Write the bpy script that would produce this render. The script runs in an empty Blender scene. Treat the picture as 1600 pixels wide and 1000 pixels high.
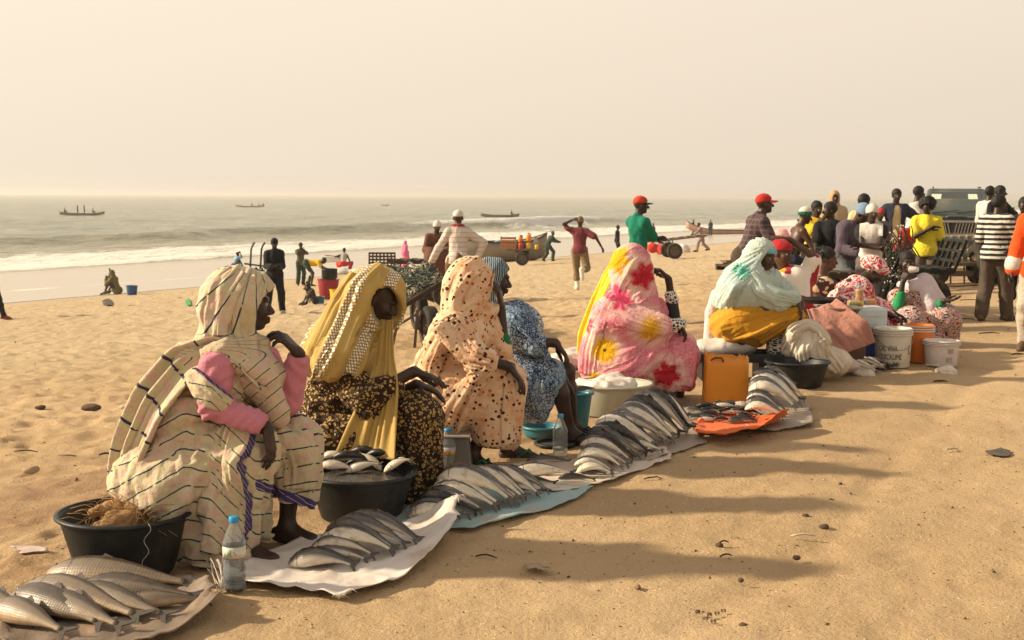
import bpy, bmesh, math, random
import numpy as np
from mathutils import Vector, Matrix

rng = np.random.default_rng(11)
random.seed(11)
SC = bpy.context.scene
COL = SC.collection
PI = math.pi

# ------------------------------------------------------------------ camera, sky, sun, exposure
CAM_H, FPX = 1.55, 2000.0
PITCH, ROLL = math.atan((500 - 306.5) / FPX), 0.0055
Fw = np.array([0, math.cos(PITCH), -math.sin(PITCH)])
R0 = np.array([1.0, 0, 0])
U0 = np.array([0, math.sin(PITCH), math.cos(PITCH)])
Rv = R0 * math.cos(ROLL) + U0 * math.sin(ROLL)
Uv = -R0 * math.sin(ROLL) + U0 * math.cos(ROLL)
EYE = np.array([0, 0, CAM_H])
cam = bpy.data.cameras.new('camera')
cam.sensor_width = 36.0
cam.lens = 36.0 * FPX / 1600.0
cam.clip_start, cam.clip_end = 0.05, 60000
cam.dof.use_dof = True
cam.dof.focus_distance = 6.6
cam.dof.aperture_fstop = 9.0
camo = bpy.data.objects.new('camera', cam)
COL.objects.link(camo)
camo.matrix_world = Matrix(((Rv[0], Uv[0], -Fw[0], EYE[0]), (Rv[1], Uv[1], -Fw[1], EYE[1]),
                            (Rv[2], Uv[2], -Fw[2], EYE[2]), (0, 0, 0, 1)))
SC.camera = camo

SUN_EL = math.radians(26.5)
SUN_DIR = np.array([-0.997, 0.075])          # towards the sun, on the ground
SUN_AZ = math.atan2(SUN_DIR[0], SUN_DIR[1])  # from +Y towards +X
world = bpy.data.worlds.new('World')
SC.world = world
world.use_nodes = True
wn, wl = world.node_tree.nodes, world.node_tree.links
wn.clear()
sky = wn.new('ShaderNodeTexSky')
sky.sky_type = 'NISHITA'
sky.sun_disc = False
sky.sun_elevation = SUN_EL
sky.sun_rotation = SUN_AZ
sky.dust_density = 6.0
sky.air_density = 1.0
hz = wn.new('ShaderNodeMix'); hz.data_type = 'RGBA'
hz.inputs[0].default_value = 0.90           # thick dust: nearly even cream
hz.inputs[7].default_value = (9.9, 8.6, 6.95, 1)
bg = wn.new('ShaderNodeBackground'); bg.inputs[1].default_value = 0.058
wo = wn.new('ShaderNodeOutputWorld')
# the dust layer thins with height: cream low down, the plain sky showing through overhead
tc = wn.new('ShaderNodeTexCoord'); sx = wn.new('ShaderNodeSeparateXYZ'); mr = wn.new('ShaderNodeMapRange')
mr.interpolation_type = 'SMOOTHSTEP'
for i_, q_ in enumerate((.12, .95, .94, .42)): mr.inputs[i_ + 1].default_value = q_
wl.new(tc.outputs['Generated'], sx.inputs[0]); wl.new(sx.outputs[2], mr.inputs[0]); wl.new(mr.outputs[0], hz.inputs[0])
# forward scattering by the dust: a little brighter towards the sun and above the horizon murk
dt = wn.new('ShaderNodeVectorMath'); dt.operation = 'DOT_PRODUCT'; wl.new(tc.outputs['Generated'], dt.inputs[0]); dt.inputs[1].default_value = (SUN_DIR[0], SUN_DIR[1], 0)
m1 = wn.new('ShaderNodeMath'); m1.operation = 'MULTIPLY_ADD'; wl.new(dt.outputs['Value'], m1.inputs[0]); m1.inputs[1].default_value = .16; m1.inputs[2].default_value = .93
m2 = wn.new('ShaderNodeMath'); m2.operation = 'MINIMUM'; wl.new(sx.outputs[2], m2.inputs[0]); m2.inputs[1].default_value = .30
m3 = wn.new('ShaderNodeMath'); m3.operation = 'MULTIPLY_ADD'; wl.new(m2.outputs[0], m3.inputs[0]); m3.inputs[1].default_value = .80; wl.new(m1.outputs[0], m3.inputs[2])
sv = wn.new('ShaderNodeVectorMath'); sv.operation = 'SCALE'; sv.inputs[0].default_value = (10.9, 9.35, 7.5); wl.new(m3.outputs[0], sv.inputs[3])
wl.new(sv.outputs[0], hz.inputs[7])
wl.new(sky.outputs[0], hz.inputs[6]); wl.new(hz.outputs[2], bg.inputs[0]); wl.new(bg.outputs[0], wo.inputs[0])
sun = bpy.data.lights.new('sun', 'SUN')
sun.energy = 5.0
sun.angle = math.radians(2.4)
sun.color = (1.0, 0.84, 0.60)
suno = bpy.data.objects.new('sun', sun); COL.objects.link(suno)
sd = Vector((SUN_DIR[0] * math.cos(SUN_EL), SUN_DIR[1] * math.cos(SUN_EL), math.sin(SUN_EL)))
suno.rotation_euler = sd.to_track_quat('Z', 'Y').to_euler()
suno.location = (-20, 2, 12)
SC.view_settings.view_transform = 'Standard'
SC.view_settings.look = 'None'
SC.view_settings.exposure = 0.58
SC.view_settings.gamma = 1.0
SC.view_settings.use_curve_mapping = False
SC.cycles.max_bounces = 6
SC.cycles.volume_bounces = 0
SC.cycles.transparent_max_bounces = 12
SC.cycles.sample_clamp_indirect = 6.0

# ------------------------------------------------------------------ numbers
def V3(*a): return np.array(a, float)

def smooth(a, b, x):
    t = np.clip((x - a) / (b - a), 0, 1)
    return t * t * (3 - 2 * t)

def hash3(i, j, k, s=0):
    n = (i.astype(np.int64) * 374761393 + j.astype(np.int64) * 668265263 + k.astype(np.int64) * 2147483647 + s * 974634777) & 0xffffffff
    n = ((n ^ (n >> 13)) * 1274126177) & 0xffffffff
    n = ((n ^ (n >> 16)) * 2246822519) & 0xffffffff
    return ((n ^ (n >> 15)) & 0xffff) / 65535.0

def vnoise(P, s=0):
    """value noise in [-1,1] at points P (n,3)"""
    P = np.asarray(P, float)
    I = np.floor(P).astype(np.int64)
    f = P - I
    f = f * f * (3 - 2 * f)
    out = 0
    for dx in (0, 1):
        for dy in (0, 1):
            for dz in (0, 1):
                w = (f[:, 0] if dx else 1 - f[:, 0]) * (f[:, 1] if dy else 1 - f[:, 1]) * (f[:, 2] if dz else 1 - f[:, 2])
                out = out + w * hash3(I[:, 0] + dx, I[:, 1] + dy, I[:, 2] + dz, s)
    return out * 2 - 1

def fbm(P, o=3, s=0):
    r, a = 0, 1.0
    P = np.asarray(P, float)
    for i in range(o):
        r = r + a * vnoise(P, s + i)
        P = P * 2.03 + 7.1
        a *= 0.5
    return r

# ------------------------------------------------------------------ the lie of the beach
LINE0 = np.array([-1.1, 5.2]); NRM = np.array([-0.87, 0.49]) / np.hypot(.87, .49)
TAN = np.array([-NRM[1] * -1, NRM[0] * -1]); TAN = np.array([0.49, 0.87]) / np.hypot(.87, .49)
SEA_Z = -2.92
def perp(x, y): return (x - LINE0[0]) * NRM[0] + (y - LINE0[1]) * NRM[1]
def along(x, y): return (x - LINE0[0]) * TAN[0] + (y - LINE0[1]) * TAN[1]
def base_z(x, y):
    p = np.maximum(perp(np.asarray(x, float), np.asarray(y, float)), 0)
    z = -0.066 * p
    z = np.where(p > 34, -2.244 - (p - 34) * 0.027, z)
    return np.maximum(z, -6.0)

def ray(px, py):
    d = Fw + Rv * (px - 800) / FPX + Uv * (500 - py) / FPX
    return d / d[1]                       # unit step in Y
def at(px, py, Y): return EYE + ray(px, py) * Y
def ground(px, py):
    d = ray(px, py)
    lo, hi = 0.5, 400.0
    for _ in range(60):
        m = (lo + hi) / 2
        q = EYE + d * m
        if q[2] > base_z(q[0], q[1]): lo = m
        else: hi = m
    return EYE + d * lo
def gz(x, y): return float(base_z(x, y))

# ------------------------------------------------------------------ materials
MATS = {}
class NT:
    """small helper over a material's node tree"""
    def __init__(s, name, rough=0.8, spec=0.3):
        m = bpy.data.materials.new(name); m.use_nodes = True
        s.m, s.n, s.l = m, m.node_tree.nodes, m.node_tree.links
        s.p = s.n['Principled BSDF']
        s.p.inputs['Roughness'].default_value = rough
        s.p.inputs['Specular IOR Level'].default_value = spec
        MATS[name] = m
    def node(s, t, **kw):
        n = s.n.new(t)
        for k, v in kw.items(): setattr(n, k, v)
        return n
    def put(s, sock, v):
        if isinstance(v, bpy.types.NodeSocket): s.l.new(v, sock)
        elif isinstance(v, (tuple, list)) and len(v) == 3 and sock.type == 'RGBA': sock.default_value = (*v, 1)
        else: sock.default_value = v
    def attr(s, name, out='Vector'): return s.node('ShaderNodeAttribute', attribute_name=name).outputs[out]
    def pos(s): return s.node('ShaderNodeNewGeometry').outputs['Position']
    def obj(s): return s.node('ShaderNodeTexCoord').outputs['Object']
    def noise(s, vec, scale, detail=3, rough=.55, dist=0, col=False):
        n = s.node('ShaderNodeTexNoise'); s.put(n.inputs['Vector'], vec)
        n.inputs['Scale'].default_value = scale; n.inputs['Detail'].default_value = detail
        n.inputs['Roughness'].default_value = rough; n.inputs['Distortion'].default_value = dist
        return n.outputs['Color' if col else 'Fac']
    def voro(s, vec, scale, feat='F1', rnd=1.0, out='Distance'):
        n = s.node('ShaderNodeTexVoronoi', feature=feat); s.put(n.inputs['Vector'], vec)
        n.inputs['Scale'].default_value = scale; n.inputs['Randomness'].default_value = rnd
        return n.outputs[out]
    def math(s, op, a, b=0.0, c=0.0, clamp=False):
        n = s.node('ShaderNodeMath', operation=op, use_clamp=clamp)
        s.put(n.inputs[0], a); s.put(n.inputs[1], b); s.put(n.inputs[2], c)
        return n.outputs[0]
    def vmath(s, op, a, b=(0, 0, 0)):
        n = s.node('ShaderNodeVectorMath', operation=op)
        s.put(n.inputs[0], a)
        if op == 'SCALE': s.put(n.inputs[3], b)
        else: s.put(n.inputs[1], b)
        return n.outputs['Value' if op in ('LENGTH', 'DISTANCE', 'DOT_PRODUCT') else 'Vector']
    def step(s, v, a, b):      # smooth 0..1 between a and b
        n = s.node('ShaderNodeMapRange', interpolation_type='SMOOTHSTEP')
        s.put(n.inputs[0], v); n.inputs[1].default_value = a; n.inputs[2].default_value = b
        return n.outputs[0]
    def lin(s, v, a, b, c, d):
        n = s.node('ShaderNodeMapRange'); s.put(n.inputs[0], v)
        for i, q in enumerate((a, b, c, d)): n.inputs[i + 1].default_value = q
        return n.outputs[0]
    def mix(s, f, a, b, mode='MIX'):
        n = s.node('ShaderNodeMix', data_type='RGBA', blend_type=mode)
        s.put(n.inputs[0], f); s.put(n.inputs[6], a); s.put(n.inputs[7], b)
        return n.outputs[2]
    def sep(s, v):
        n = s.node('ShaderNodeSeparateXYZ'); s.put(n.inputs[0], v); return n.outputs
    def comb(s, x, y, z):
        n = s.node('ShaderNodeCombineXYZ')
        for i, q in enumerate((x, y, z)): s.put(n.inputs[i], q)
        return n.outputs[0]
    def color(s, v): s.put(s.p.inputs['Base Color'], v); return s
    def rough(s, v): s.put(s.p.inputs['Roughness'], v); return s
    def bump(s, h, strength=.5, dist=.01, prev=None):
        n = s.node('ShaderNodeBump'); s.put(n.inputs['Height'], h)
        n.inputs['Strength'].default_value = strength; n.inputs['Distance'].default_value = dist
        if prev is not None: s.l.new(prev, n.inputs['Normal'])
        s.l.new(n.outputs[0], s.p.inputs['Normal'])
        return n.outputs[0]

def plain(name, c, rough=.7, spec=.3, var=.15, scale=25, bump=.0, metal=0.0, dirt=None):
    if name in MATS: return MATS[name]
    t = NT(name, rough, spec)
    v = t.obj()
    n = t.noise(v, scale, 4)
    c2 = tuple(x * (1 - var * 1.6) for x in c); c1 = tuple(min(1, x * (1 + var)) for x in c)
    col = t.mix(n, c2, c1)
    if dirt:
        d = t.step(t.noise(v, scale * .3, 5, .65), .5, .72)
        col = t.mix(t.math('MULTIPLY', d, .6), col, dirt)
    t.color(col)
    t.p.inputs['Metallic'].default_value = metal
    if bump: t.bump(t.noise(v, scale * 3, 3), bump, .01)
    return t.m

def cloth(name, c, var=.12, weave=True, c2=None):
    if name in MATS: return MATS[name]
    t = NT(name, .85, .15)
    v = t.attr('rest')
    n = t.noise(v, 9, 4)
    c2 = c2 or tuple(x * (1 - 2 * var) for x in c)
    t.color(t.mix(n, c2, c))
    t.p.inputs['Sheen Weight'].default_value = .08
    t.bump(t.noise(v, 32, 4), .45, .03)
    return t.m

# ------------------------------------------------------------------ objects
def link(name, me, parent=None, label=None, cat=None, group=None, kind=None, loc=None):
    o = bpy.data.objects.new(name, me); COL.objects.link(o)
    if parent is not None: o.parent = parent
    if label: o['label'] = label
    if cat: o['category'] = cat
    if group: o['group'] = group
    if kind: o['kind'] = kind
    if loc is not None: o.location = loc
    return o

def thing(name, label, cat, loc=(0, 0, 0), group=None):
    return link(name, None, None, label, cat, group, None, tuple(float(q) for q in loc))

def mesh(name, Vv, Ff, mat=None, smooth_=True, attrs=None, mats=None, mi=None):
    me = bpy.data.meshes.new(name)
    Vv = np.asarray(Vv, float)
    if isinstance(Ff, np.ndarray) and Ff.ndim == 2:
        me.vertices.add(len(Vv)); me.vertices.foreach_set('co', Vv.astype(np.float32).ravel())
        nf, k = Ff.shape
        me.loops.add(nf * k); me.loops.foreach_set('vertex_index', Ff.astype(np.int32).ravel())
        me.polygons.add(nf); me.polygons.foreach_set('loop_start', np.arange(0, nf * k, k, dtype=np.int32))
        me.update(calc_edges=True); me.validate()
    else:
        me.from_pydata(Vv.tolist(), [], [list(map(int, f)) for f in Ff])
    if smooth_: me.polygons.foreach_set('use_smooth', np.ones(len(me.polygons), bool))
    for m in (mats or ([mat] if mat else [])): me.materials.append(m)
    if mi is not None: me.polygons.foreach_set('material_index', np.asarray(mi, np.int32))
    for k, a in (attrs or {}).items():
        a = np.asarray(a, np.float32)
        if a.ndim == 2:
            at_ = me.attributes.new(k, 'FLOAT_VECTOR', 'POINT'); at_.data.foreach_set('vector', a.ravel())
        else:
            at_ = me.attributes.new(k, 'FLOAT', 'POINT'); at_.data.foreach_set('value', a)
    me.update()
    return me

class MB:
    """collects simple solids into one mesh"""
    def __init__(s): s.v, s.f, s.smooth = [], [], []
    def add(s, V, F, sm=False):
        b = len(s.v)
        s.v.extend([tuple(map(float, p)) for p in V])
        s.f.extend([tuple(int(i) + b for i in f) for f in F]); s.smooth.extend([sm] * len(F))
        return s
    def box(s, c, size, rot=None, taper=None, bev=0.0):
        c = np.asarray(c, float); h = np.asarray(size, float) / 2
        if bev > 0:
            P = []
            b = min(bev, h.min() * .8)
            bm = bmesh.new(); bmesh.ops.create_cube(bm, size=1.0)
            for v in bm.verts: v.co = Vector((v.co.x * 2 * h[0], v.co.y * 2 * h[1], v.co.z * 2 * h[2]))
            bmesh.ops.bevel(bm, geom=list(bm.edges), offset=b, segments=1, affect='EDGES', profile=.5)
            V = np.array([v.co[:] for v in bm.verts]); F = [[v.index for v in f.verts] for f in bm.faces]
            bm.free()
        else:
            V = np.array([(x, y, z) for x in (-1, 1) for y in (-1, 1) for z in (-1, 1)], float) * h
            F = [(0, 1, 3, 2), (4, 6, 7, 5), (0, 4, 5, 1), (2, 3, 7, 6), (0, 2, 6, 4), (1, 5, 7, 3)]
        if taper is not None:
            k = np.where(V[:, 2] > 0, taper, 1.0); V[:, 0] *= k; V[:, 1] *= k
        if rot is not None: V = V @ np.asarray(rot).T
        return s.add(V + c, F)
    def tube(s, pts, r, n=8, caps=True):
        V, F = tube(pts, r, n, caps); return s.add(V, F, True)
    def bar(s, a, b, w, h=None):
        a, b = np.asarray(a, float), np.asarray(b, float)
        d = b - a; L = np.linalg.norm(d)
        R = frame(d / L)
        return s.box((a + b) / 2, (w, h or w, L), R)
    def lathe(s, prof, c=(0, 0, 0), n=32, axis=None):
        V, F = lathe(prof, n)
        if axis is not None: V = V @ frame(np.asarray(axis, float)).T
        return s.add(V + np.asarray(c, float), F, True)
    def build(s, name, mat, parent=None, **kw):
        me = mesh(name, np.array(s.v), s.f, mat, False)
        me.polygons.foreach_set('use_smooth', np.array(s.smooth, bool))
        return link(name, me, parent, **kw)

def frame(d):
    """rotation whose third column is d"""
    d = np.asarray(d, float); d = d / np.linalg.norm(d)
    up = np.array([0, 0, 1.0]) if abs(d[2]) < .95 else np.array([0, 1.0, 0])
    x = np.cross(up, d); x /= np.linalg.norm(x)
    return np.stack([x, np.cross(d, x), d], 1)

def rotz(a):
    c, s_ = math.cos(a), math.sin(a)
    return np.array([[c, -s_, 0], [s_, c, 0], [0, 0, 1.0]])
def rotx(a):
    c, s_ = math.cos(a), math.sin(a)
    return np.array([[1.0, 0, 0], [0, c, -s_], [0, s_, c]])
def roty(a):
    c, s_ = math.cos(a), math.sin(a)
    return np.array([[c, 0, s_], [0, 1.0, 0], [-s_, 0, c]])

def tube(pts, r, n=8, caps=True, flat=1.0):
    pts = np.asarray(pts, float); m = len(pts)
    r = np.broadcast_to(np.asarray(r, float), (m,))
    V = []
    x = None
    for i in range(m):
        d = pts[min(i + 1, m - 1)] - pts[max(i - 1, 0)]
        d = d / (np.linalg.norm(d) + 1e-9)
        if x is None: x = frame(d)[:, 0]
        x = x - d * x.dot(d); x /= np.linalg.norm(x) + 1e-9
        y = np.cross(d, x)
        for k in range(n):
            a = 2 * PI * k / n
            V.append(pts[i] + r[i] * (x * math.cos(a) + y * math.sin(a) * flat))
    F = [(i * n + k, i * n + (k + 1) % n, (i + 1) * n + (k + 1) % n, (i + 1) * n + k) for i in range(m - 1) for k in range(n)]
    if caps:
        F.append(tuple(range(n))[::-1]); F.append(tuple(range((m - 1) * n, m * n)))
    return np.array(V), F

def lathe(prof, n=32):
    """prof: list of (r, z) walked round an outline; ends on the axis are closed with tiny rings"""
    V, F = [], []
    for r, z in prof:
        for k in range(n):
            a = 2 * PI * k / n
            V.append((max(r, 1e-4) * math.cos(a), max(r, 1e-4) * math.sin(a), z))
    for i in range(len(prof) - 1):
        for k in range(n):
            F.append((i * n + k, i * n + (k + 1) % n, (i + 1) * n + (k + 1) % n, (i + 1) * n + k))
    return np.array(V), F

# ------------------------------------------------------------------ signed distance bodies -> one continuous surface
def surfnet(D, org, vox):
    s = D < 0
    nx, ny, nz = D.shape
    c = np.zeros((nx - 1, ny - 1, nz - 1), np.int8)
    corners = [(i, j, k) for i in (0, 1) for j in (0, 1) for k in (0, 1)]
    for i, j, k in corners: c += s[i:nx - 1 + i, j:ny - 1 + j, k:nz - 1 + k]
    act = (c > 0) & (c < 8)
    I, J, K = np.nonzero(act)
    idx = -np.ones(act.shape, np.int64); idx[I, J, K] = np.arange(len(I))
    dv = {q: D[I + q[0], J + q[1], K + q[2]] for q in corners}
    acc = np.zeros((len(I), 3)); cnt = np.zeros(len(I))
    for a in corners:
        for ax in range(3):
            if a[ax] == 0:
                b = list(a); b[ax] = 1; b = tuple(b)
                da, db = dv[a], dv[b]
                cr = (da < 0) != (db < 0)
                t = np.where(cr, da / np.where(cr, da - db, 1), 0)
                p = np.tile(np.array(a, float), (len(I), 1)); p[:, ax] += t
                acc += p * cr[:, None]; cnt += cr
    V = (acc / cnt[:, None] + np.stack([I, J, K], 1)) * vox + org
    Fs = []
    for ax in range(3):
        sl0 = [slice(None)] * 3; sl1 = [slice(None)] * 3
        sl0[ax] = slice(0, -1); sl1[ax] = slice(1, None)
        a, b = s[tuple(sl0)], s[tuple(sl1)]
        e = a != b
        o1, o2 = [(1, 2), (2, 0), (0, 1)][ax]
        e = e.copy()
        for o in (o1, o2):
            q = [slice(None)] * 3; q[o] = 0; e[tuple(q)] = False
            q[o] = -1; e[tuple(q)] = False
        P = np.stack(np.nonzero(e), 1)
        if not len(P): continue
        inside = a[tuple(P.T)]
        def cell(d1, d2):
            q = P.copy(); q[:, o1] += d1; q[:, o2] += d2
            return idx[tuple(q.T)]
        quad = np.stack([cell(-1, -1), cell(0, -1), cell(0, 0), cell(-1, 0)], 1)
        quad[~inside] = quad[~inside][:, ::-1]
        Fs.append(quad)
    return V, np.concatenate(Fs)

class Sdf:
    """smooth union of tapered capsules and ellipsoids sampled on a grid"""
    def __init__(s): s.ops = []
    def cap(s, a, b, ra, rb=None, k=.02, sub=False):
        a, b = np.asarray(a, float), np.asarray(b, float); rb = ra if rb is None else rb
        s.ops.append(('c', a, b, ra, rb, k, sub)); return s
    def ell(s, c, r, R=None, k=.02, sub=False):
        r = np.broadcast_to(np.asarray(r, float), (3,))
        s.ops.append(('e', np.asarray(c, float), r, np.eye(3) if R is None else np.asarray(R), 0, k, sub)); return s
    def plane(s, p, n):           # cut away the side the normal points to
        n = np.asarray(n, float); s.ops.append(('p', np.asarray(p, float), n / np.linalg.norm(n), 0, 0, 0.004, True)); return s
    def path(s, pts, rs, k=.02):
        for i in range(len(pts) - 1): s.cap(pts[i], pts[i + 1], rs[i], rs[i + 1], k)
        return s
    def inflate(s, d):
        o = Sdf()
        for q in s.ops:
            if q[0] == 'c': o.ops.append(('c', q[1], q[2], q[3] + d, q[4] + d, q[5], q[6]))
            elif q[0] == 'e': o.ops.append(('e', q[1], q[2] + d, q[3], 0, q[5], q[6]))
        return o
    def bounds(s, pad):
        lo, hi = np.full(3, 1e9), np.full(3, -1e9)
        for q in s.ops:
            if q[6]: continue
            if q[0] == 'c':
                for p, r in ((q[1], q[3]), (q[2], q[4])): lo = np.minimum(lo, p - r); hi = np.maximum(hi, p + r)
            elif q[0] == 'e':
                e = np.sqrt(((q[3] * q[2]) ** 2).sum(1)); lo = np.minimum(lo, q[1] - e); hi = np.maximum(hi, q[1] + e)
        return lo - pad, hi + pad
    def grid(s, vox, pad=None):
        pad = pad or vox * 3
        lo, hi = s.bounds(pad)
        n = np.ceil((hi - lo) / vox).astype(int) + 1
        D = np.full(n, .12, np.float32)
        ax = [lo[i] + np.arange(n[i]) * vox for i in range(3)]
        for typ, A, B, r1, r2, k, sub in s.ops:
            m = k + vox * 3
            if typ == 'c':
                l, h = np.minimum(A - r1, B - r2) - m, np.maximum(A + r1, B + r2) + m
            elif typ == 'e':
                R, rr = r1, B
                e = np.sqrt(((R * rr) ** 2).sum(1)); l, h = A - e - m, A + e + m
            else: l, h = lo, hi
            i0 = np.clip(np.floor((l - lo) / vox).astype(int), 0, n - 1); i1 = np.clip(np.ceil((h - lo) / vox).astype(int) + 1, 1, n)
            if (i1 <= i0).any(): continue
            X = ax[0][i0[0]:i1[0], None, None]; Y = ax[1][None, i0[1]:i1[1], None]; Z = ax[2][None, None, i0[2]:i1[2]]
            if typ == 'c':
                d = B - A; L2 = max(d.dot(d), 1e-12)
                t = np.clip(((X - A[0]) * d[0] + (Y - A[1]) * d[1] + (Z - A[2]) * d[2]) / L2, 0, 1)
                q = np.sqrt((X - A[0] - t * d[0]) ** 2 + (Y - A[1] - t * d[1]) ** 2 + (Z - A[2] - t * d[2]) ** 2) - (r1 + (r2 - r1) * t)
            elif typ == 'e':
                x, y, z = X - A[0], Y - A[1], Z - A[2]
                u = [(R[0, i] * x + R[1, i] * y + R[2, i] * z) for i in range(3)]
                k0 = np.sqrt(sum((u[i] / rr[i]) ** 2 for i in range(3))); k1 = np.sqrt(sum((u[i] / rr[i] ** 2) ** 2 for i in range(3))) + 1e-9
                q = k0 * (k0 - 1) / k1
            else:
                q = -((X - A[0]) * B[0] + (Y - A[1]) * B[1] + (Z - A[2]) * B[2])
            sl = tuple(slice(i0[i], i1[i]) for i in range(3))
            a = D[sl]
            kk = max(k, 1e-5)
            if sub:
                q = -q
                hh = np.clip(.5 - .5 * (a - q) / kk, 0, 1)      # smooth max
                D[sl] = a + (q - a) * hh + kk * hh * (1 - hh)
            else:
                hh = np.clip(.5 + .5 * (q - a) / kk, 0, 1)
                D[sl] = q + (a - q) * hh - kk * hh * (1 - hh)
        return D, lo
    def mesh(s, vox, shift=None):
        D, lo = s.grid(vox)
        if shift is not None: D = D + shift
        return surfnet(D, lo, vox)

def vnormals(V, F):
    a, b, c, d = (V[F[:, i]] for i in range(4))
    n = np.cross(c - a, d - b)
    N = np.zeros_like(V)
    for i in range(4):
        for k in range(3): N[:, k] += np.bincount(F[:, i], n[:, k], len(V))
    return N / (np.linalg.norm(N, axis=1, keepdims=True) + 1e-12)

def trisample(D, lo, vox, P):
    q = (P - lo) / vox
    n = np.array(D.shape)
    q = np.clip(q, 0, n - 1.001)
    i = q.astype(int); f = q - i
    out = 0
    for dx in (0, 1):
        for dy in (0, 1):
            for dz in (0, 1):
                w = (f[:, 0] if dx else 1 - f[:, 0]) * (f[:, 1] if dy else 1 - f[:, 1]) * (f[:, 2] if dz else 1 - f[:, 2])
                out = out + w * D[i[:, 0] + dx, i[:, 1] + dy, i[:, 2] + dz]
    return out

def drape(V, F, body, stretch=(1.1, 1.1, 1.06), steps=34, its=10, off=.008, seed=0, jit=.006, floor=None, bend=.03, grav=1.6, stretch_fn=None):
    """let a cloth surface with some cloth to spare settle on a body: folds come from the settling"""
    D, lo, vox = body
    E = np.concatenate([F[:, [0, 1]], F[:, [1, 2]], F[:, [2, 3]], F[:, [3, 0]]])
    E = np.unique(np.sort(E, 1), axis=0)
    Dg = np.concatenate([F[:, [0, 2]], F[:, [1, 3]]])
    A = np.concatenate([E, Dg]); i, j = A[:, 0], A[:, 1]
    n = len(V)
    d0 = V[i] - V[j]
    S = np.array(stretch) if stretch_fn is None else stretch_fn((V[i] + V[j]) / 2)
    L = np.linalg.norm(d0 * S, axis=1)
    w = np.where(np.arange(len(A)) < len(E), 1.0, .45)
    deg = np.bincount(i, w, n) + np.bincount(j, w, n)
    dl = np.bincount(E[:, 0], minlength=n) + np.bincount(E[:, 1], minlength=n)
    X = V + vnormals(V, F) * (fbm(V * 14, 2, seed) * jit)[:, None]
    Xp = X.copy(); dt = 1 / 50
    eps = vox
    for st in range(steps):
        vel = (X - Xp) * .82
        Xp = X.copy()
        X = X + vel; X[:, 2] -= grav * dt * dt * .35
        for it in range(its):
            d = X[i] - X[j]; l = np.linalg.norm(d, axis=1) + 1e-9
            c = (w * (l - L) / l * .5)[:, None] * d
            for k in range(3):
                X[:, k] += 1.5 * (np.bincount(j, c[:, k], n) - np.bincount(i, c[:, k], n)) / deg * 1.0
        # bending: pull to the mean of the neighbours
        M = np.empty_like(X)
        for k in range(3): M[:, k] = (np.bincount(E[:, 0], X[E[:, 1], k], n) + np.bincount(E[:, 1], X[E[:, 0], k], n)) / dl
        X += bend * (M - X)
        q = trisample(D, lo, vox, X) - off
        hit = q < 0
        if hit.any():
            H = X[hit]
            g = np.stack([trisample(D, lo, vox, H + e) - trisample(D, lo, vox, H - e) for e in np.eye(3) * eps], 1)
            g /= np.linalg.norm(g, axis=1, keepdims=True) + 1e-9
            X[hit] = H - g * q[hit][:, None]
            Xp[hit] += (X[hit] - Xp[hit]) * .75
        if floor is not None: X[:, 2] = np.maximum(X[:, 2], floor)
    return X

def ribbon(path, side, widths, n=40, m=22, fold=.012, nf=5, seed=0, taper_fold=True):
    """a strip of hanging cloth: centre path (k,3), sideways directions (k,3) and half widths; pleats run along it"""
    path, side = np.asarray(path, float), np.asarray(side, float); widths = np.asarray(widths, float)
    t = np.linspace(0, 1, len(path)); T = np.linspace(0, 1, n)
    def ip(a):
        # smooth interpolation of each column
        out = np.stack([np.interp(T, t, a[:, k]) for k in range(a.shape[1])], 1)
        for _ in range(3): out[1:-1] = (out[:-2] + 2 * out[1:-1] + out[2:]) / 4
        return out
    C, S, W = ip(path), ip(side), ip(widths[:, None])[:, 0]
    S /= np.linalg.norm(S, axis=1, keepdims=True)
    D = np.gradient(C, axis=0); D /= np.linalg.norm(D, axis=1, keepdims=True)
    Nn = np.cross(S, D)
    u = np.linspace(-1, 1, m)
    V = []
    for i in range(n):
        P3 = np.stack([u * nf * .5, np.full(m, T[i] * 1.5), np.full(m, seed * 3.7)], 1)
        r = (1 - 2 * np.abs(vnoise(P3, seed))) * fold * (min(1, .35 + T[i]) if taper_fold else 1)
        V.append(C[i] + S[i] * (u * W[i])[:, None] + Nn[i] * (r - .25 * W[i] * u * u)[:, None])
    V = np.concatenate(V)
    I, J = np.meshgrid(np.arange(n - 1), np.arange(m - 1), indexing='ij')
    F = np.stack([I * m + J, I * m + J + 1, (I + 1) * m + J + 1, (I + 1) * m + J], -1).reshape(-1, 4)
    return V, F

def thicken(o, t=.004, off=0.0):
    m = o.modifiers.new('thickness', 'SOLIDIFY'); m.thickness = t; m.offset = off
    return o

def add_subsurf(o, lv=1):
    m = o.modifiers.new('subdivision', 'SUBSURF'); m.levels = lv; m.render_levels = lv
    return o
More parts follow.
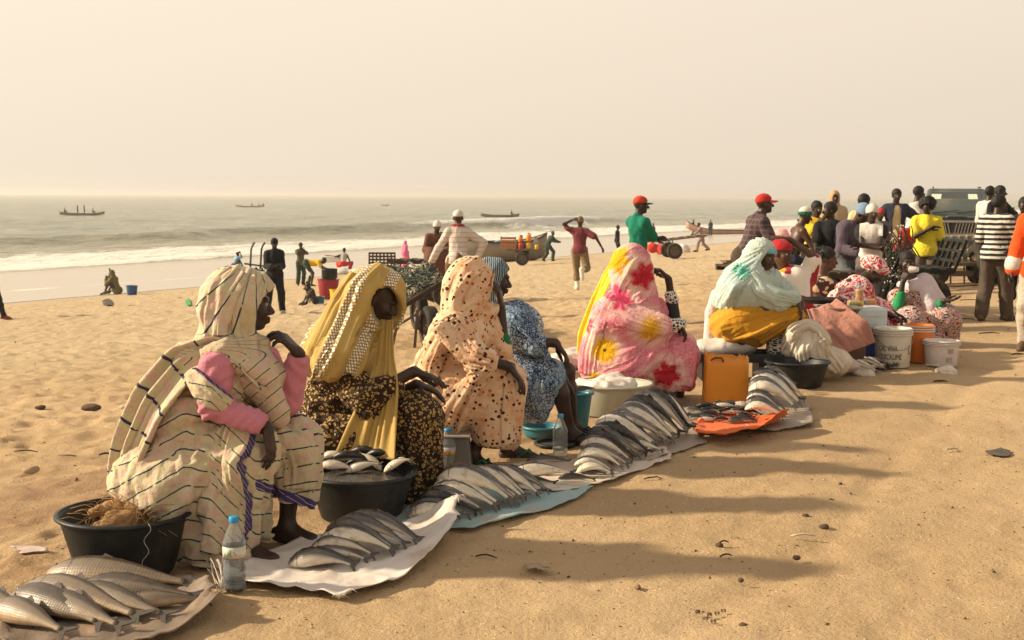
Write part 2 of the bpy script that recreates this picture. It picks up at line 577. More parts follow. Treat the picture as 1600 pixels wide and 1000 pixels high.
# ------------------------------------------------------------------ sand, sea, haze
def sand_mat():
    t = NT('sand', .95, .12)
    P = t.pos(); x, y, z = t.sep(P)[:3]
    pp = t.math('ADD', t.math('MULTIPLY', t.math('SUBTRACT', x, float(LINE0[0])), float(NRM[0])), t.math('MULTIPLY', t.math('SUBTRACT', y, float(LINE0[1])), float(NRM[1])))
    big = t.noise(P, .33, 4, .6)
    mid = t.noise(P, 1.7, 5, .65)
    fine = t.noise(P, 60, 4, .7)
    grain = t.noise(P, 380, 2, .6)
    col = t.mix(t.step(big, .35, .68), (.44, .303, .165), (.53, .38, .22))
    col = t.mix(t.math('MULTIPLY', t.step(mid, .52, .75), .45), col, (.36, .235, .13))
    col = t.mix(t.math('MULTIPLY', t.step(t.noise(P, 5.5, 5, .7), .6, .72), .35), col, (.60, .46, .285))
    # the trodden, damp and stained strip behind the sellers
    strip = t.math('MULTIPLY', t.step(pp, -.1, .7), t.math('SUBTRACT', 1.0, t.step(pp, 1.6, 4.6)))
    strip = t.math('MULTIPLY', strip, t.step(t.noise(P, .9, 5, .62), .36, .62))
    col = t.mix(t.math('MULTIPLY', strip, .85), col, (.25, .145, .078))
    # paler, cleaner sand further down the beach
    far = t.step(pp, 5.0, 12.0)
    col = t.mix(t.math('MULTIPLY', far, .62), col, (.50, .395, .255))
    col = t.mix(t.math('MULTIPLY', t.step(fine, .55, .75), .20), col, (.24, .14, .07))
    # specks of shell and dark grit
    sp = t.math('MULTIPLY', t.math('LESS_THAN', t.voro(P, 40), .17), t.step(t.noise(P, 7, 3), .44, .58))
    col = t.mix(sp, col, t.mix(t.math('GREATER_THAN', t.noise(P, 31, 1), .5), (.12, .07, .04), (.72, .62, .47)))
    # wet sand by the water
    wob = t.math('ADD', pp, t.math('MULTIPLY', t.math('SUBTRACT', t.noise(P, .06, 3), .5), 5.0))
    wet = t.step(wob, 30.5, 33.5)
    col = t.mix(t.math('MULTIPLY', wet, .8), col, (.36, .27, .175))
    t.color(col)
    t.rough(t.lin(wet, 0, 1, .95, .16))
    t.put(t.p.inputs['Specular IOR Level'], t.lin(wet, 0, 1, .12, .5))
    lum = t.math('MULTIPLY', t.voro(t.vmath('MULTIPLY', P, (1, 1, 1)), 6.0, 'SMOOTH_F1'), t.step(pp, 1.5, 6.0))
    h = t.math('ADD', t.math('MULTIPLY', t.noise(P, 14, 5, .65), .8), t.math('MULTIPLY', fine, .7))
    h = t.math('ADD', h, t.math('MULTIPLY', lum, 1.6))
    h = t.math('ADD', h, t.math('MULTIPLY', grain, .22))
    b = t.node('ShaderNodeBump'); t.put(b.inputs['Height'], h); b.inputs['Distance'].default_value = .05
    t.put(b.inputs['Strength'], t.lin(wet, 0, 1, .62, .03))
    t.l.new(b.outputs[0], t.p.inputs['Normal'])
    return t.m

def tread(x, y):
    """trodden relief of the dry sand (small, no higher than the base plane near the goods)"""
    P = np.stack([x, y, np.zeros_like(x)], 1)
    pp = perp(x, y)
    z = .010 * fbm(P * 1.3, 3, 3) + .008 * fbm(P * 5.2, 3, 5) - .006
    rough = smooth(1.2, 5, pp) * (1 - smooth(28, 33, pp))
    z = z + rough * (.026 * np.abs(fbm(P * 2.4, 3, 21)) + .024 * fbm(P * 6.3, 2, 9) - .02)
    z = z * (1 - smooth(30, 33, pp))
    # wheel ruts running along the row of sellers
    for off, w in ((-1.75, .10), (-2.9, .10), (4.2, .14), (5.7, .14), (8.6, .16), (10.1, .16)):
        q = (pp - off + .25 * vnoise(P * .35, 40)) / w
        z = z - .014 * np.exp(-q * q)
    return z

def build_sand():
    ang = np.concatenate([np.linspace(-PI, -.62, 60, endpoint=False), np.linspace(-.62, .62, 560), np.linspace(.62, PI, 60)[1:]])[:-1]
    r = np.concatenate([np.geomspace(.4, 2.6, 12, endpoint=False), np.geomspace(2.6, 60, 640, endpoint=False), np.geomspace(60, 420, 60, endpoint=False), np.geomspace(420, 9000, 14)])
    A, Rr = np.meshgrid(ang, r)
    x, y = (Rr * np.sin(A)).ravel(), (Rr * np.cos(A)).ravel()
    z = base_z(x, y) + tread(x, y) * (1 - smooth(120, 300, Rr.ravel()))
    n, m = len(r), len(ang)
    # footprints: shallow heel-and-toe hollows with a pushed-up rim, deep in the loose sand, faint on the packed track
    X, Y2, Z = x.reshape(n, m), y.reshape(n, m), z.reshape(n, m)
    q = np.random.default_rng(77)
    for k in range(1700):
        a0 = q.uniform(-.5, .5); r0 = 4.2 * math.exp(q.uniform(0, 1) ** .9 * math.log(8.5)); fx, fy = r0 * math.sin(a0), r0 * math.cos(a0)
        p0 = float(perp(fx, fy)); dep = .003 if p0 < .3 else (.011 if p0 < 4 else .017)
        if p0 > 31: continue
        th = q.normal(0, .5) + (1.06 if q.random() < .6 else -.5); ca, sa = math.cos(th), math.sin(th)
        i0, i1 = np.searchsorted(r, (r0 - .3, r0 + .3)); j0, j1 = np.searchsorted(ang, (a0 - .3 / r0, a0 + .3 / r0))
        sl = (slice(i0, i1), slice(j0, j1)); dx, dy = X[sl] - fx, Y2[sl] - fy
        u, v = (dx * ca + dy * sa) / .125, (-dx * sa + dy * ca) / .055; e = u * u + v * v
        Z[sl] += -dep * np.exp(-e * 1.1) + dep * .55 * np.exp(-(np.sqrt(e) - 1.55) ** 2 * 5)
    z = Z.ravel()
    ii, jj = np.meshgrid(np.arange(n - 1), np.arange(m), indexing='ij')
    j2 = (jj + 1) % m
    F = np.stack([ii * m + jj, (ii + 1) * m + jj, (ii + 1) * m + j2, ii * m + j2], -1).reshape(-1, 4)[:, ::-1]
    V = np.stack([x, y, z], 1)
    F = np.concatenate([F])
    V = np.concatenate([V, [[0, 0, 0]]])
    cap = np.array([(len(V) - 1, k, (k + 1) % m, (k + 1) % m) for k in range(m)])
    me = mesh('sand', V, [tuple(f) for f in F] + [(len(V) - 1, (k + 1) % m, k) for k in range(m)], sand_mat())
    link('sand', me, kind='structure')

def wave_z(x, y):
    p, a = perp(x, y), along(x, y)
    P = np.stack([p, a * .30, np.zeros_like(p)], 1)
    fade = smooth(52, 75, p)
    z = fade * (.10 * fbm(P * .22, 3, 50) + .05 * fbm(P * .9, 2, 55))
    z = z + .16 * smooth(120, 260, p) * fbm(P * .05, 3, 60)
    # the breaker: a steep shoreward face, its crest line wandering
    c = 92 + 6.0 * vnoise(np.stack([a * .013, a * 0, a * 0], 1), 61) + 1.5 * vnoise(np.stack([a * .07, a * 0, a * 0], 1), 62)
    amp = np.clip(1.02 + .62 * vnoise(np.stack([a * .018, a * 0 + 5, a * 0], 1), 63), .3, 1.8) * smooth(10, 60, a)
    q = p - c
    z = z + amp * np.where(q < 0, np.exp(-(q / 2.1) ** 2), np.exp(-(q / 6.5) ** 2))
    c2 = 118 + 7 * vnoise(np.stack([a * .01, a * 0 + 3, a * 0], 1), 64)
    z = z + .35 * np.exp(-((p - c2) / 5.0) ** 2) * smooth(-.4, .5, vnoise(np.stack([a * .02, a * 0, a * 0], 1), 66))
    c3 = 150 + 9 * vnoise(np.stack([a * .008, a * 0 + 9, a * 0], 1), 67)
    z = z + .30 * np.exp(-((p - c3) / 6.0) ** 2)
    # front of the broken wave running up the beach
    c4 = 57 + 3.0 * vnoise(np.stack([a * .03, a * 0 + 4, a * 0], 1), 68) + .8 * vnoise(np.stack([a * .2, a * 0, a * 0], 1), 69)
    z = z + .22 * smooth(-.8, .8, p - c4) * (1 - smooth(4, 26, p - c4)) + .05 * smooth(-2, 2, p - c4) * fbm(P * 1.5, 2, 70)
    z = np.where(p < c4, z - .02 * (c4 - p), z)
    foam = smooth(-.6, .6, p - c4) * (1 - .84 * smooth(8, 22, p - c4)) * (.80 + .22 * fbm(np.stack([p * .25, a * .05, 0 * a], 1), 3, 90))
    foam = np.maximum(foam, smooth(-2.6, -.4, q) * (1 - smooth(-.4, 1.2, q)) * smooth(1.0, 1.35, amp) * .95)
    foam = np.maximum(foam, (1 - smooth(0, 13, -q)) * (q < 0) * smooth(1.2, 1.55, amp) * .7)
    # thin rims of froth left on the wet sand
    for cc, s_ in ((34.5, 71), (40.5, 75), (47.5, 79)):
        r_ = cc + 2.6 * vnoise(np.stack([a * .05, a * 0 + cc, a * 0], 1), s_) + .6 * vnoise(np.stack([a * .3, a * 0, a * 0], 1), s_ + 1)
        foam = np.maximum(foam, (.34 + .2 * vnoise(np.stack([a * .08, a * 0 + cc, a * 0], 1), s_ + 3)) * np.exp(-((p - r_) / np.where(p > r_, 1.6, .25)) ** 2))
    return z, foam

def sea_mat():
    t = NT('sea_water', .22, .5)
    P = t.pos()
    f0 = t.attr('foam', 'Fac')
    pv = t.attr('sea')                       # (across, along) the shore
    st = t.vmath('MULTIPLY', pv, (.55, .16, 1))
    lace = t.noise(st, 1.6, 5, .72, .6)
    fm = t.step(t.math('ADD', f0, t.math('MULTIPLY', t.math('SUBTRACT', lace, .5), 1.1)), .38, .62)
    w2 = t.vmath('MULTIPLY', pv, (.33, .085, 1))
    chop = t.noise(w2, 1.0, 6, .68)
    water = t.mix(t.step(chop, .38, .66), (.115, .132, .072), (.32, .318, .208))
    sandy = t.step(t.sep(pv)[0], 120.0, 60.0)
    water = t.mix(t.math('MULTIPLY', sandy, .5), water, (.36, .30, .19))
    film = t.step(t.sep(pv)[0], 62.0, 50.0)
    water = t.mix(film, water, (.44, .375, .28))
    col = t.mix(fm, water, (.66, .64, .58))
    t.color(col)
    t.rough(t.lin(fm, 0, 1, .24, .85))
    h = t.math('ADD', t.math('MULTIPLY', chop, 1.0), t.math('MULTIPLY', t.noise(t.vmath('MULTIPLY', pv, (1.3, .4, 1)), 1.0, 5, .7), .35))
    h = t.math('ADD', h, t.math('MULTIPLY', fm, .12))
    h = t.math('MULTIPLY', h, t.lin(film, 0, 1, 1.0, .05))
    t.bump(h, .9, .9)
    return t.m

def build_sea():
    # its own grid, square to the shore
    pg = np.concatenate([np.arange(32.5, 60, .45), np.arange(60, 100, .35), np.arange(100, 180, 1.0), np.geomspace(180, 26000, 90)])
    ag = np.concatenate([-np.geomspace(26000, 120, 26), np.linspace(-110, -20, 40), np.linspace(-19, 130, 320), np.linspace(132, 420, 150), np.geomspace(430, 26000, 40)])
    Pp, Aa = np.meshgrid(pg, ag, indexing='ij')
    p, a = Pp.ravel(), Aa.ravel()
    x, y = LINE0[0] + p * NRM[0] + a * TAN[0], LINE0[1] + p * NRM[1] + a * TAN[1]
    z, foam = wave_z(x, y)
    far = 1 - smooth(700, 2500, np.hypot(x, y))
    z = SEA_Z + z * far
    # the wash: a film lying just above the wet sand
    film = base_z(x, y) + .012
    z = np.where(p < 66, np.maximum(z, film), z)
    n, m = len(pg), len(ag)
    ii, jj = np.meshgrid(np.arange(n - 1), np.arange(m - 1), indexing='ij')
    F = np.stack([ii * m + jj, ii * m + jj + 1, (ii + 1) * m + jj + 1, (ii + 1) * m + jj], -1).reshape(-1, 4)
    N = np.cross(np.append(TAN, 0), np.append(NRM, 0))
    if N[2] > 0: F = F[:, ::-1]
    me = mesh('sea', np.stack([x, y, z], 1), F, sea_mat(), True, {'foam': foam, 'sea': np.stack([p, a, 0 * p], 1)})
    link('sea', me, kind='structure')

def build_haze():
    m = bpy.data.materials.new('haze'); m.use_nodes = True
    n, l = m.node_tree.nodes, m.node_tree.links
    n.remove(n['Principled BSDF'])
    v = n.new('ShaderNodeVolumePrincipled')
    v.inputs['Color'].default_value = (.97, .93, .86, 1)
    v.inputs['Density'].default_value = HAZE
    v.inputs['Anisotropy'].default_value = .3
    l.new(v.outputs[0], n['Material Output'].inputs['Volume'])
    b = MB(); b.box((0, 0, (9.0 - 8.0) / 2), (56000, 56000, 17.0))
    link('haze', mesh('haze', np.array(b.v), b.f, m, False), kind='stuff')
HAZE = 0.00042
build_sand(); build_sea(); build_haze()
# ------------------------------------------------------------------ people
def skin_mat(name='dark_skin', c=(.036, .0175, .0105)):
    if name in MATS: return MATS[name]
    t = NT(name, .46, .4)
    v = t.obj()
    t.color(t.mix(t.noise(v, 14, 4), tuple(q * .72 for q in c), tuple(q * 1.25 for q in c)))
    t.bump(t.noise(v, 120, 3), .12, .004)
    return t.m
SKIN = skin_mat(); SKIN2 = skin_mat('brown_skin', (.075, .035, .019))

def rows(*a): return np.array(a, float)

def head_ops(s, c, R, sc=1.0, fine=True, k=.012):
    c = np.asarray(c, float)
    p = lambda x, y, z: c + R @ (np.array([x, y, z]) * sc)
    e = lambda q, r, kk=k, sub=False: s.ell(p(*q), np.array(r) * sc if np.ndim(r) else r * sc, R, kk * sc, sub)
    e((0, -.012, .028), (.073, .092, .086))
    e((0, .026, -.028), (.058, .060, .082), .02)
    e((0, .055, -.088), (.027, .024, .020), .02)
    if fine:
        e((.036, .058, -.022), .026, .02); e((-.036, .058, -.022), .026, .02)
        e((0, .078, .026), (.048, .018, .012), .012)
        e((.031, .094, .005), (.017, .013, .010), .010, True); e((-.031, .094, .005), (.017, .013, .010), .010, True)
        s.cap(p(0, .086, .006), p(0, .106, -.028), .009 * sc, .014 * sc, .008 * sc)
        e((.015, .094, -.034), .011, .006); e((-.015, .094, -.034), .011, .006)
        e((0, .090, -.057), (.027, .013, .0085), .005); e((0, .087, -.071), (.023, .014, .0095), .005)
        e((.076, -.008, -.008), (.010, .022, .032), .006); e((-.076, -.008, -.008), (.010, .022, .032), .006)
    else:
        s.cap(p(0, .086, .0), p(0, .104, -.03), .010 * sc, .018 * sc, .010 * sc)
        e((.074, -.008, -.008), (.012, .022, .032), .01); e((-.074, -.008, -.008), (.012, .022, .032), .01)

def hand_chains(w, d, n, side, curl=.5, sc=1.0, spread=.12, thumb=.6):
    """palm and five fingers as chains of points and radii; d along the hand, n where the palm faces, side +1 thumb on cross(d,n)"""
    w, d, n = (np.asarray(q, float) for q in (w, d, n))
    d = d / np.linalg.norm(d); n = n - d * n.dot(d); n /= np.linalg.norm(n)
    t = np.cross(d, n) * side
    L = [.074, .082, .076, .058]; off = [.031, .010, -.011, -.030]; kn = [.088, .092, .087, .079]
    C = []
    for i in range(4):
        q = w + d * kn[i] * sc + t * off[i] * sc
        C.append(('palm', [w + t * off[i] * .55 * sc + d * .008 * sc, q], [.016 * sc, .0125 * sc]))
        a = curl * (.55 + .1 * i); pts = [q]; dd = d + t * spread * (off[i] / .03); dd /= np.linalg.norm(dd)
        for seg, (fr, m) in enumerate(((.45, 1.0), (.31, 1.25), (.24, .8))):
            ang = a * m if seg == 0 else ang + a * m
            pts.append(pts[-1] + (dd * math.cos(ang) + n * math.sin(ang)) * L[i] * fr * sc)
        C.append(('finger', pts, [.0098 * sc, .0088 * sc, .0080 * sc, .0066 * sc]))
    q = w + (d * .022 + t * .022 + n * .006) * sc
    q2 = q + (d * .030 + t * .028 + n * .012 * (1 + thumb)) * sc
    q3 = q2 + (d * .034 + t * .010 * (1 - thumb) + n * .016 * thumb) * sc
    q4 = q3 + (d * .026 - t * .004 + n * .014 * thumb) * sc
    C.append(('thumb', [q, q2, q3, q4], [.015 * sc, .0125 * sc, .0105 * sc, .0082 * sc]))
    return C

def hand_ops(s, *a, **k):
    sc = k.get('sc', 1.0)
    for nm, pts, rs in hand_chains(*a, **k):
        s.path(pts, rs, (.012 if nm == 'palm' else .005) * sc)

def hand_tubes(*a, **k):
    V, F = [], []
    for nm, pts, rs in hand_chains(*a, **k):
        v, f = tube(pts, np.array(rs) * 1.12, 5)
        b = sum(len(q) for q in V); V.append(v); F += [tuple(i + b for i in q) for q in f]
    return np.concatenate(V), F

def ik(a, b, l1, l2, pole):
    a, b, pole = (np.asarray(q, float) for q in (a, b, pole))
    d = b - a; L = np.linalg.norm(d); d = d / (L + 1e-9)
    if L > (l1 + l2) * .999: b = a + d * (l1 + l2) * .999; L = (l1 + l2) * .999
    L = max(L, abs(l1 - l2) * 1.02)
    x = (L * L + l1 * l1 - l2 * l2) / (2 * L); h = math.sqrt(max(l1 * l1 - x * x, 0))
    pole = pole - d * pole.dot(d); pole /= np.linalg.norm(pole) + 1e-9
    return a + d * x + pole * h, b

def joints(H=1.75, pel=(0, 0, .94), lean=0, side=0, twist=0, hyaw=0, hpitch=0, handL=(-.24, .03, .80), handR=(.24, .03, .80), elbL=(-.5, -1, 0), elbR=(.5, -1, 0),
           footL=(-.11, 0, 0), footR=(.11, 0, 0), kneeL=(-.15, 1, 0), kneeR=(.15, 1, 0), toeL=None, toeR=None, build=.92, armdirL=None, armdirR=None, palmL=None, palmR=None, curl=.5, hlow=0):
    """joint positions in the figure's own frame: x to its right, y forward, z up (metres for 1.75 m, then scaled)"""
    J = {}
    pel = V3(*pel)
    Rt = rotz(-math.radians(twist)) @ roty(math.radians(side)) @ rotx(-math.radians(lean))
    J['pel'] = pel; J['R'] = Rt
    J['waist'] = pel + Rt @ V3(0, .01, .16)
    J['chest'] = pel + Rt @ V3(0, .012, .33)
    J['neck'] = pel + Rt @ V3(0, .0, .51)
    Rp = Rt * .35 + np.eye(3) * .65 if abs(lean) > 10 else np.eye(3)
    Rh = rotz(-math.radians(hyaw)) @ rotx(-math.radians(hpitch))
    J['head'] = J['neck'] + Rt @ V3(0, .018, .06) + Rh @ V3(0, .025, .105)
    J['Rh'] = Rh
    for sd, sg in (('L', -1), ('R', 1)):
        J['sh' + sd] = pel + Rt @ V3(sg * .156, -.005, .438)
        J['hip' + sd] = pel + V3(sg * .085, 0, -.03)
        hand = {'L': handL, 'R': handR}[sd]; pole = {'L': elbL, 'R': elbR}[sd]
        J['el' + sd], J['wr' + sd] = ik(J['sh' + sd], hand, .29, .255, pole)
        ft = V3(*{'L': footL, 'R': footR}[sd][:3]); kp = {'L': kneeL, 'R': kneeR}[sd]
        J['kn' + sd], J['an' + sd] = ik(J['hip' + sd], ft + V3(0, -.03, .085), .43, .425, kp)
        td = {'L': toeL, 'R': toeR}[sd]
        td = V3(sg * .25, 1, -.16) if td is None else V3(*td)
        J['toe' + sd] = td / np.linalg.norm(td)
        ad = {'L': armdirL, 'R': armdirR}[sd]
        J['hd' + sd] = (J['wr' + sd] - J['el' + sd]) if ad is None else V3(*ad)
        pm = {'L': palmL, 'R': palmR}[sd]
        J['pn' + sd] = V3(-sg, .3, 0) if pm is None else V3(*pm)
    J['build'] = build; J['curl'] = curl
    s = H / 1.75
    J['s'] = s
    for k in J:
        if isinstance(J[k], np.ndarray) and J[k].shape == (3,) and k[:2] not in ('to', 'hd', 'pn'): J[k] = J[k] * s
    return J

def torso_ops(s, J, k=.05, d=0.0):
    sc, R, b = J['s'], J['R'], J['build']
    e = lambda p, r, kk=k: s.ell(p, np.array(r) * sc + d, R, kk * sc)
    e(J['pel'] + R @ V3(0, -.012, .0) * sc, (.155 * b, .118 * b, .12))
    e(J['waist'], (.128 * b, .100 * b, .13))
    e(J['chest'] + R @ V3(0, .0, .02) * sc, (.150 * b, .112 * b, .165))
    for q in 'LR':
        s.cap(J['neck'] + R @ V3(0, -.008, -.035) * sc, J['sh' + q] * .88 + J['pel'] * .12 * 0 + J['neck'] * .12, .052 * sc + d * .7, .056 * sc + d, k * sc * .8)

def arm_ops(s, J, sd, d=0.0, upto=2.0, k=.02, taper=0.0):
    sc = J['s']; a, b, c = J['sh' + sd], J['el' + sd], J['wr' + sd]
    r = [.050, .040, .039, .0265]
    if upto <= 1:
        m = a + (b - a) * upto
        s.cap(a, m, r[0] * sc + d, (r[0] + (r[1] - r[0]) * upto) * sc + d + taper, k)
    else:
        s.cap(a, b, r[0] * sc + d, r[1] * sc + d, k)
        m = b + (c - b) * (upto - 1)
        s.cap(b, m, r[2] * sc + d, (r[2] + (r[3] - r[2]) * (upto - 1)) * sc + d + taper, k)

def leg_ops(s, J, sd, d=0.0, upto=2.0, k=.03, taper=0.0):
    sc = J['s']; a, b, c = J['hip' + sd], J['kn' + sd], J['an' + sd]
    s.cap(a, b if upto >= 1 else a + (b - a) * upto, .088 * sc + d, .058 * sc + d + (taper if upto <= 1 else 0), k)
    if upto > 1:
        u = min(upto - 1, 1)
        s.cap(b, b + (c - b) * .35, .055 * sc + d, .054 * sc + d, k)
        s.cap(b + (c - b) * .35, b + (c - b) * u, .054 * sc + d, (.054 - .02 * u) * sc + d + taper, k)

def foot_ops(s, J, sd, d=0.0):
    sc = J['s']; c, t = J['an' + sd], J['toe' + sd]
    tf = V3(t[0], t[1], 0); tf /= np.linalg.norm(tf) + 1e-9
    low = V3(0, 0, -.045) * sc
    heel = c + low - t * .045 * sc; ball = c + t * .13 * sc + V3(0, 0, -.045) * sc; toe = c + t * .185 * sc + V3(0, 0, -.052) * sc
    s.cap(heel, ball, .037 * sc + d, .036 * sc + d, .02); s.cap(ball, toe, .036 * sc + d, .026 * sc + d, .02)
    s.cap(c, ball, .034 * sc + d, .026 * sc + d, .03)

def body_mesh(name, J, vox, mat, fine=None, legs=True, hands=True, curlL=None, curlR=None, thumb=.6):
    fine = vox < .0085 if fine is None else fine
    s = Sdf(); sc = J['s']
    torso_ops(s, J)
    s.cap(J['neck'] - V3(0, 0, .02) * sc, J['head'] + J['Rh'] @ V3(0, -.02, -.05) * sc, .056 * sc, .052 * sc, .03)
    head_ops(s, J['head'], J['Rh'], sc, fine)
    V2, F2 = [], []
    for sd, sg in (('L', -1), ('R', 1)):
        arm_ops(s, J, sd)
        if legs: leg_ops(s, J, sd); foot_ops(s, J, sd)
        if hands:
            cu = {'L': curlL, 'R': curlR}[sd]; cu = J['curl'] if cu is None else cu
            v, f = hand_tubes(J['wr' + sd] - J['hd' + sd] / (np.linalg.norm(J['hd' + sd]) + 1e-9) * .012 * sc, J['hd' + sd], J['pn' + sd], sg * 1.0 if True else 1, curl=cu, sc=sc * 1.02, thumb=thumb)
            V2.append(v); F2.append(f)
    V, F = s.mesh(vox)
    Fl = [tuple(q) for q in F]; b = len(V)
    for v, f in zip(V2, F2):
        Fl += [tuple(i + b for i in q) for q in f]; b += len(v)
    V = np.concatenate([V] + V2) if V2 else V
    return mesh(name, V, Fl, mat, True)

def folded(s, vox, amp=.008, freq=9, aniso=(1, 1, .35), seed=0, extra=None, wr=1.0):
    V, F = s.mesh(vox)
    rest = V.copy()
    N = vnormals(V, F)
    n = fbm(V * freq * np.array(aniso), 3, seed)
    r = 1 - np.abs(fbm(V * freq * .6 * np.array(aniso) + 3.3, 2, seed + 5)) * 1.6
    V = V + N * (amp * (n * .6 + r * .6 * wr))[:, None]
    if extra is not None: V = V + N * extra(rest)[:, None]
    return V, F, rest

_pc = [0]
def person(label, loc, yaw, wear, pose=None, H=1.72, vox=None, group=None, skin=None, z=None, cat='person', hands=True):
    """loc (x,y) or (x,y,z); yaw 0 looks away from the camera (+y), 90 to the right (+x), 180 at the camera"""
    _pc[0] += 1; sd0 = _pc[0] * 13
    x, y = loc[:2]; zz = loc[2] if len(loc) > 2 else gz(x, y)
    d = math.hypot(x, y)
    vox = vox or max(.008, min(.03, d / 1280 * .85))
    J = joints(H, **(pose or {}))
    sc = J['s']
    skin = skin or SKIN
    o = link('person', body_mesh('person', J, vox, skin, hands=hands), None, label, cat, group)
    o.location = (x, y, zz); o.rotation_euler = (0, 0, -math.radians(yaw))
    gv = vox * 1.0
    def garment(name, s, mat, amp=.007, freq=10, aniso=(1, 1, .4), vx=None, **kw):
        V, F, rest = folded(s, vx or gv, amp, freq, aniso, sd0 + len(name), **kw)
        c = link(name, mesh(name, V, F, mat, True, {'rest': rest}), o)
        return c
    for w in wear:
        kind, mat = w[0], w[1]; a = w[2] if len(w) > 2 else {}
        s = Sdf()
        if kind == 'top':
            ls = a.get('loose', .016) * .75
            torso_ops(s, J, d=ls)
            for q in 'LR':
                if a.get('sleeve', .55) > 0: arm_ops(s, J, q, d=ls * .9, upto=a.get('sleeve', .55), taper=a.get('flare', .008))
            if 'long' in a:      # longer hem: a skirt of cloth below the hips
                R = J['R']
                s.ell(J['pel'] + V3(0, 0, -a['long'] * .5) * sc, (.165 * sc + ls, .135 * sc + ls, .14 + a['long'] * .5), None, .04)
                s.plane(J['pel'] + V3(0, 0, -a['long']) * sc, (0, 0, -1))
            else: s.plane(J['pel'] + J['R'] @ V3(0, 0, -.07) * sc, J['R'] @ V3(0, 0, -1))
            s.plane(J['neck'] + J['R'] @ V3(0, 0, .034) * sc, J['R'] @ V3(0, -.35, 1))
            if a.get('collar'): s.cap(J['neck'] + J['R'] @ V3(0, -.012, .0) * sc, J['neck'] + J['R'] @ V3(0, .002, .024) * sc, .066 * sc, .060 * sc, .01)
            garment(a.get('name', 'shirt'), s, mat, a.get('amp', .014))
        elif kind == 'trousers':
            ls = a.get('loose', .016) * .75
            s.ell(J['pel'] + V3(0, -.01, .0) * sc, np.array((.155, .118, .115)) * sc + ls, J['R'], .05)
            for q in 'LR': leg_ops(s, J, q, d=ls, upto=a.get('length', 1.97), taper=a.get('flare', .012))
            s.plane(J['pel'] + J['R'] @ V3(0, 0, .10) * sc, J['R'] @ V3(0, 0, 1))
            garment(a.get('name', 'trousers'), s, mat, a.get('amp', .014), 12)
        elif kind == 'robe':     # long loose garment down to the shins
            ls = a.get('loose', .03)
            torso_ops(s, J, d=ls)
            for q in 'LR':
                if a.get('sleeve', 1.6) > 0: arm_ops(s, J, q, d=ls * .9, upto=a.get('sleeve', 1.6), taper=.02)
                leg_ops(s, J, q, d=ls + .02, upto=a.get('length', 1.7), k=.12, taper=.05)
            s.cap(J['pel'], (J['knL'] + J['knR']) / 2, .17 * sc, .13 * sc, .1)
            s.cap((J['knL'] + J['knR']) / 2, (J['anL'] + J['anR']) / 2 + V3(0, 0, .12), .13 * sc, .15 * sc, .1)
            s.plane(J['neck'] + J['R'] @ V3(0, 0, .012) * sc, J['R'] @ V3(0, -.3, 1))
            garment(a.get('name', 'robe'), s, mat, a.get('amp', .014), 9)
        elif kind == 'veil':     # cloth over the head and shoulders
            h, Rh = J['head'], J['Rh']
            s.ell(h + Rh @ V3(0, -.015, .02) * sc, np.array((.092, .115, .112)) * sc, Rh, .03)
            s.cap(h + Rh @ V3(0, -.04, -.04) * sc, J['neck'] - J['R'] @ V3(0, .02, .02) * sc, .085 * sc, .10 * sc, .05)
            s.cap(J['shL'], J['shR'], .072 * sc, .072 * sc, .06)
            if a.get('down', .2): s.ell(J['chest'] + J['R'] @ V3(0, -.02, .0) * sc, np.array((.19, .15, a.get('down', .2))) * sc, J['R'], .05)
            s.ell(h + Rh @ V3(0, .09, -.025) * sc, np.array((.052, .085, .080)) * sc, Rh, .012, True)
            garment(a.get('name', 'veil'), s, mat, a.get('amp', .010), 11)
        elif kind == 'hair':
            h, Rh = J['head'], J['Rh']; u = a.get('vol', .008)
            s.ell(h + Rh @ V3(0, -.014, .034) * sc, (np.array((.074, .092, .086)) + u) * sc, Rh, .01)
            if a.get('afro'): s.ell(h + Rh @ V3(0, -.03, .05) * sc, (np.array((.122, .122, .11)) + u) * sc, Rh, .02)
            s.ell(h + Rh @ V3(0, .085, -.035) * sc, np.array((.075, .075, .078)) * sc, Rh, .008, True)
            s.plane(h + Rh @ V3(0, -.02, -.045) * sc, Rh @ V3(0, .25, -1))
            garment('hair', s, mat, .005 if not a.get('afro') else .014, 40, (1, 1, 1), vx=min(gv, .014))
        elif kind == 'cap':
            h, Rh = J['head'], J['Rh']; by = math.radians(a.get('yaw', 0))
            Rb = Rh @ rotz(-by)
            s.ell(h + Rh @ V3(0, -.012, .045) * sc, np.array((.084, .102, .086)) * sc, Rh, .01)
            s.plane(h + Rh @ V3(0, 0, .036) * sc, Rh @ V3(0, .12, -1))
            garment('cap', s, mat, .002, 12, vx=min(gv, .012))
            if a.get('brim', True):
                V, F = [], []
                m = 9
                for i in range(2):
                    for j in range(m):
                        an = (j / (m - 1) - .5) * 2.2; rr = (.082, .175)[i] if i == 0 else .085 + .085 * math.cos(an * .75)
                        V.append((rr * math.sin(an) * (.92 if i else .98), rr * math.cos(an), -.012 * abs(an) ** 1.5 - .012 * i + .045))
                V = np.array(V); V = np.concatenate([V, V - [0, 0, .008]])
                for j in range(m - 1):
                    F += [(j, j + 1, m + j + 1, m + j), (2 * m + j, 3 * m + j, 3 * m + j + 1, 2 * m + j + 1), (m + j, m + j + 1, 3 * m + j + 1, 3 * m + j), (j, 2 * m + j, 2 * m + j + 1, j + 1)]
                F += [(0, m, 3 * m, 2 * m), (m - 1, 3 * m - 1, 4 * m - 1, 2 * m - 1)]
                V = (V * sc) @ Rb.T + h + Rh @ V3(0, -.005, -.005) * sc
                link('cap_brim', mesh('cap_brim', V, F, a.get('brim_mat', mat), False), o)
        elif kind == 'beanie':
            h, Rh = J['head'], J['Rh']
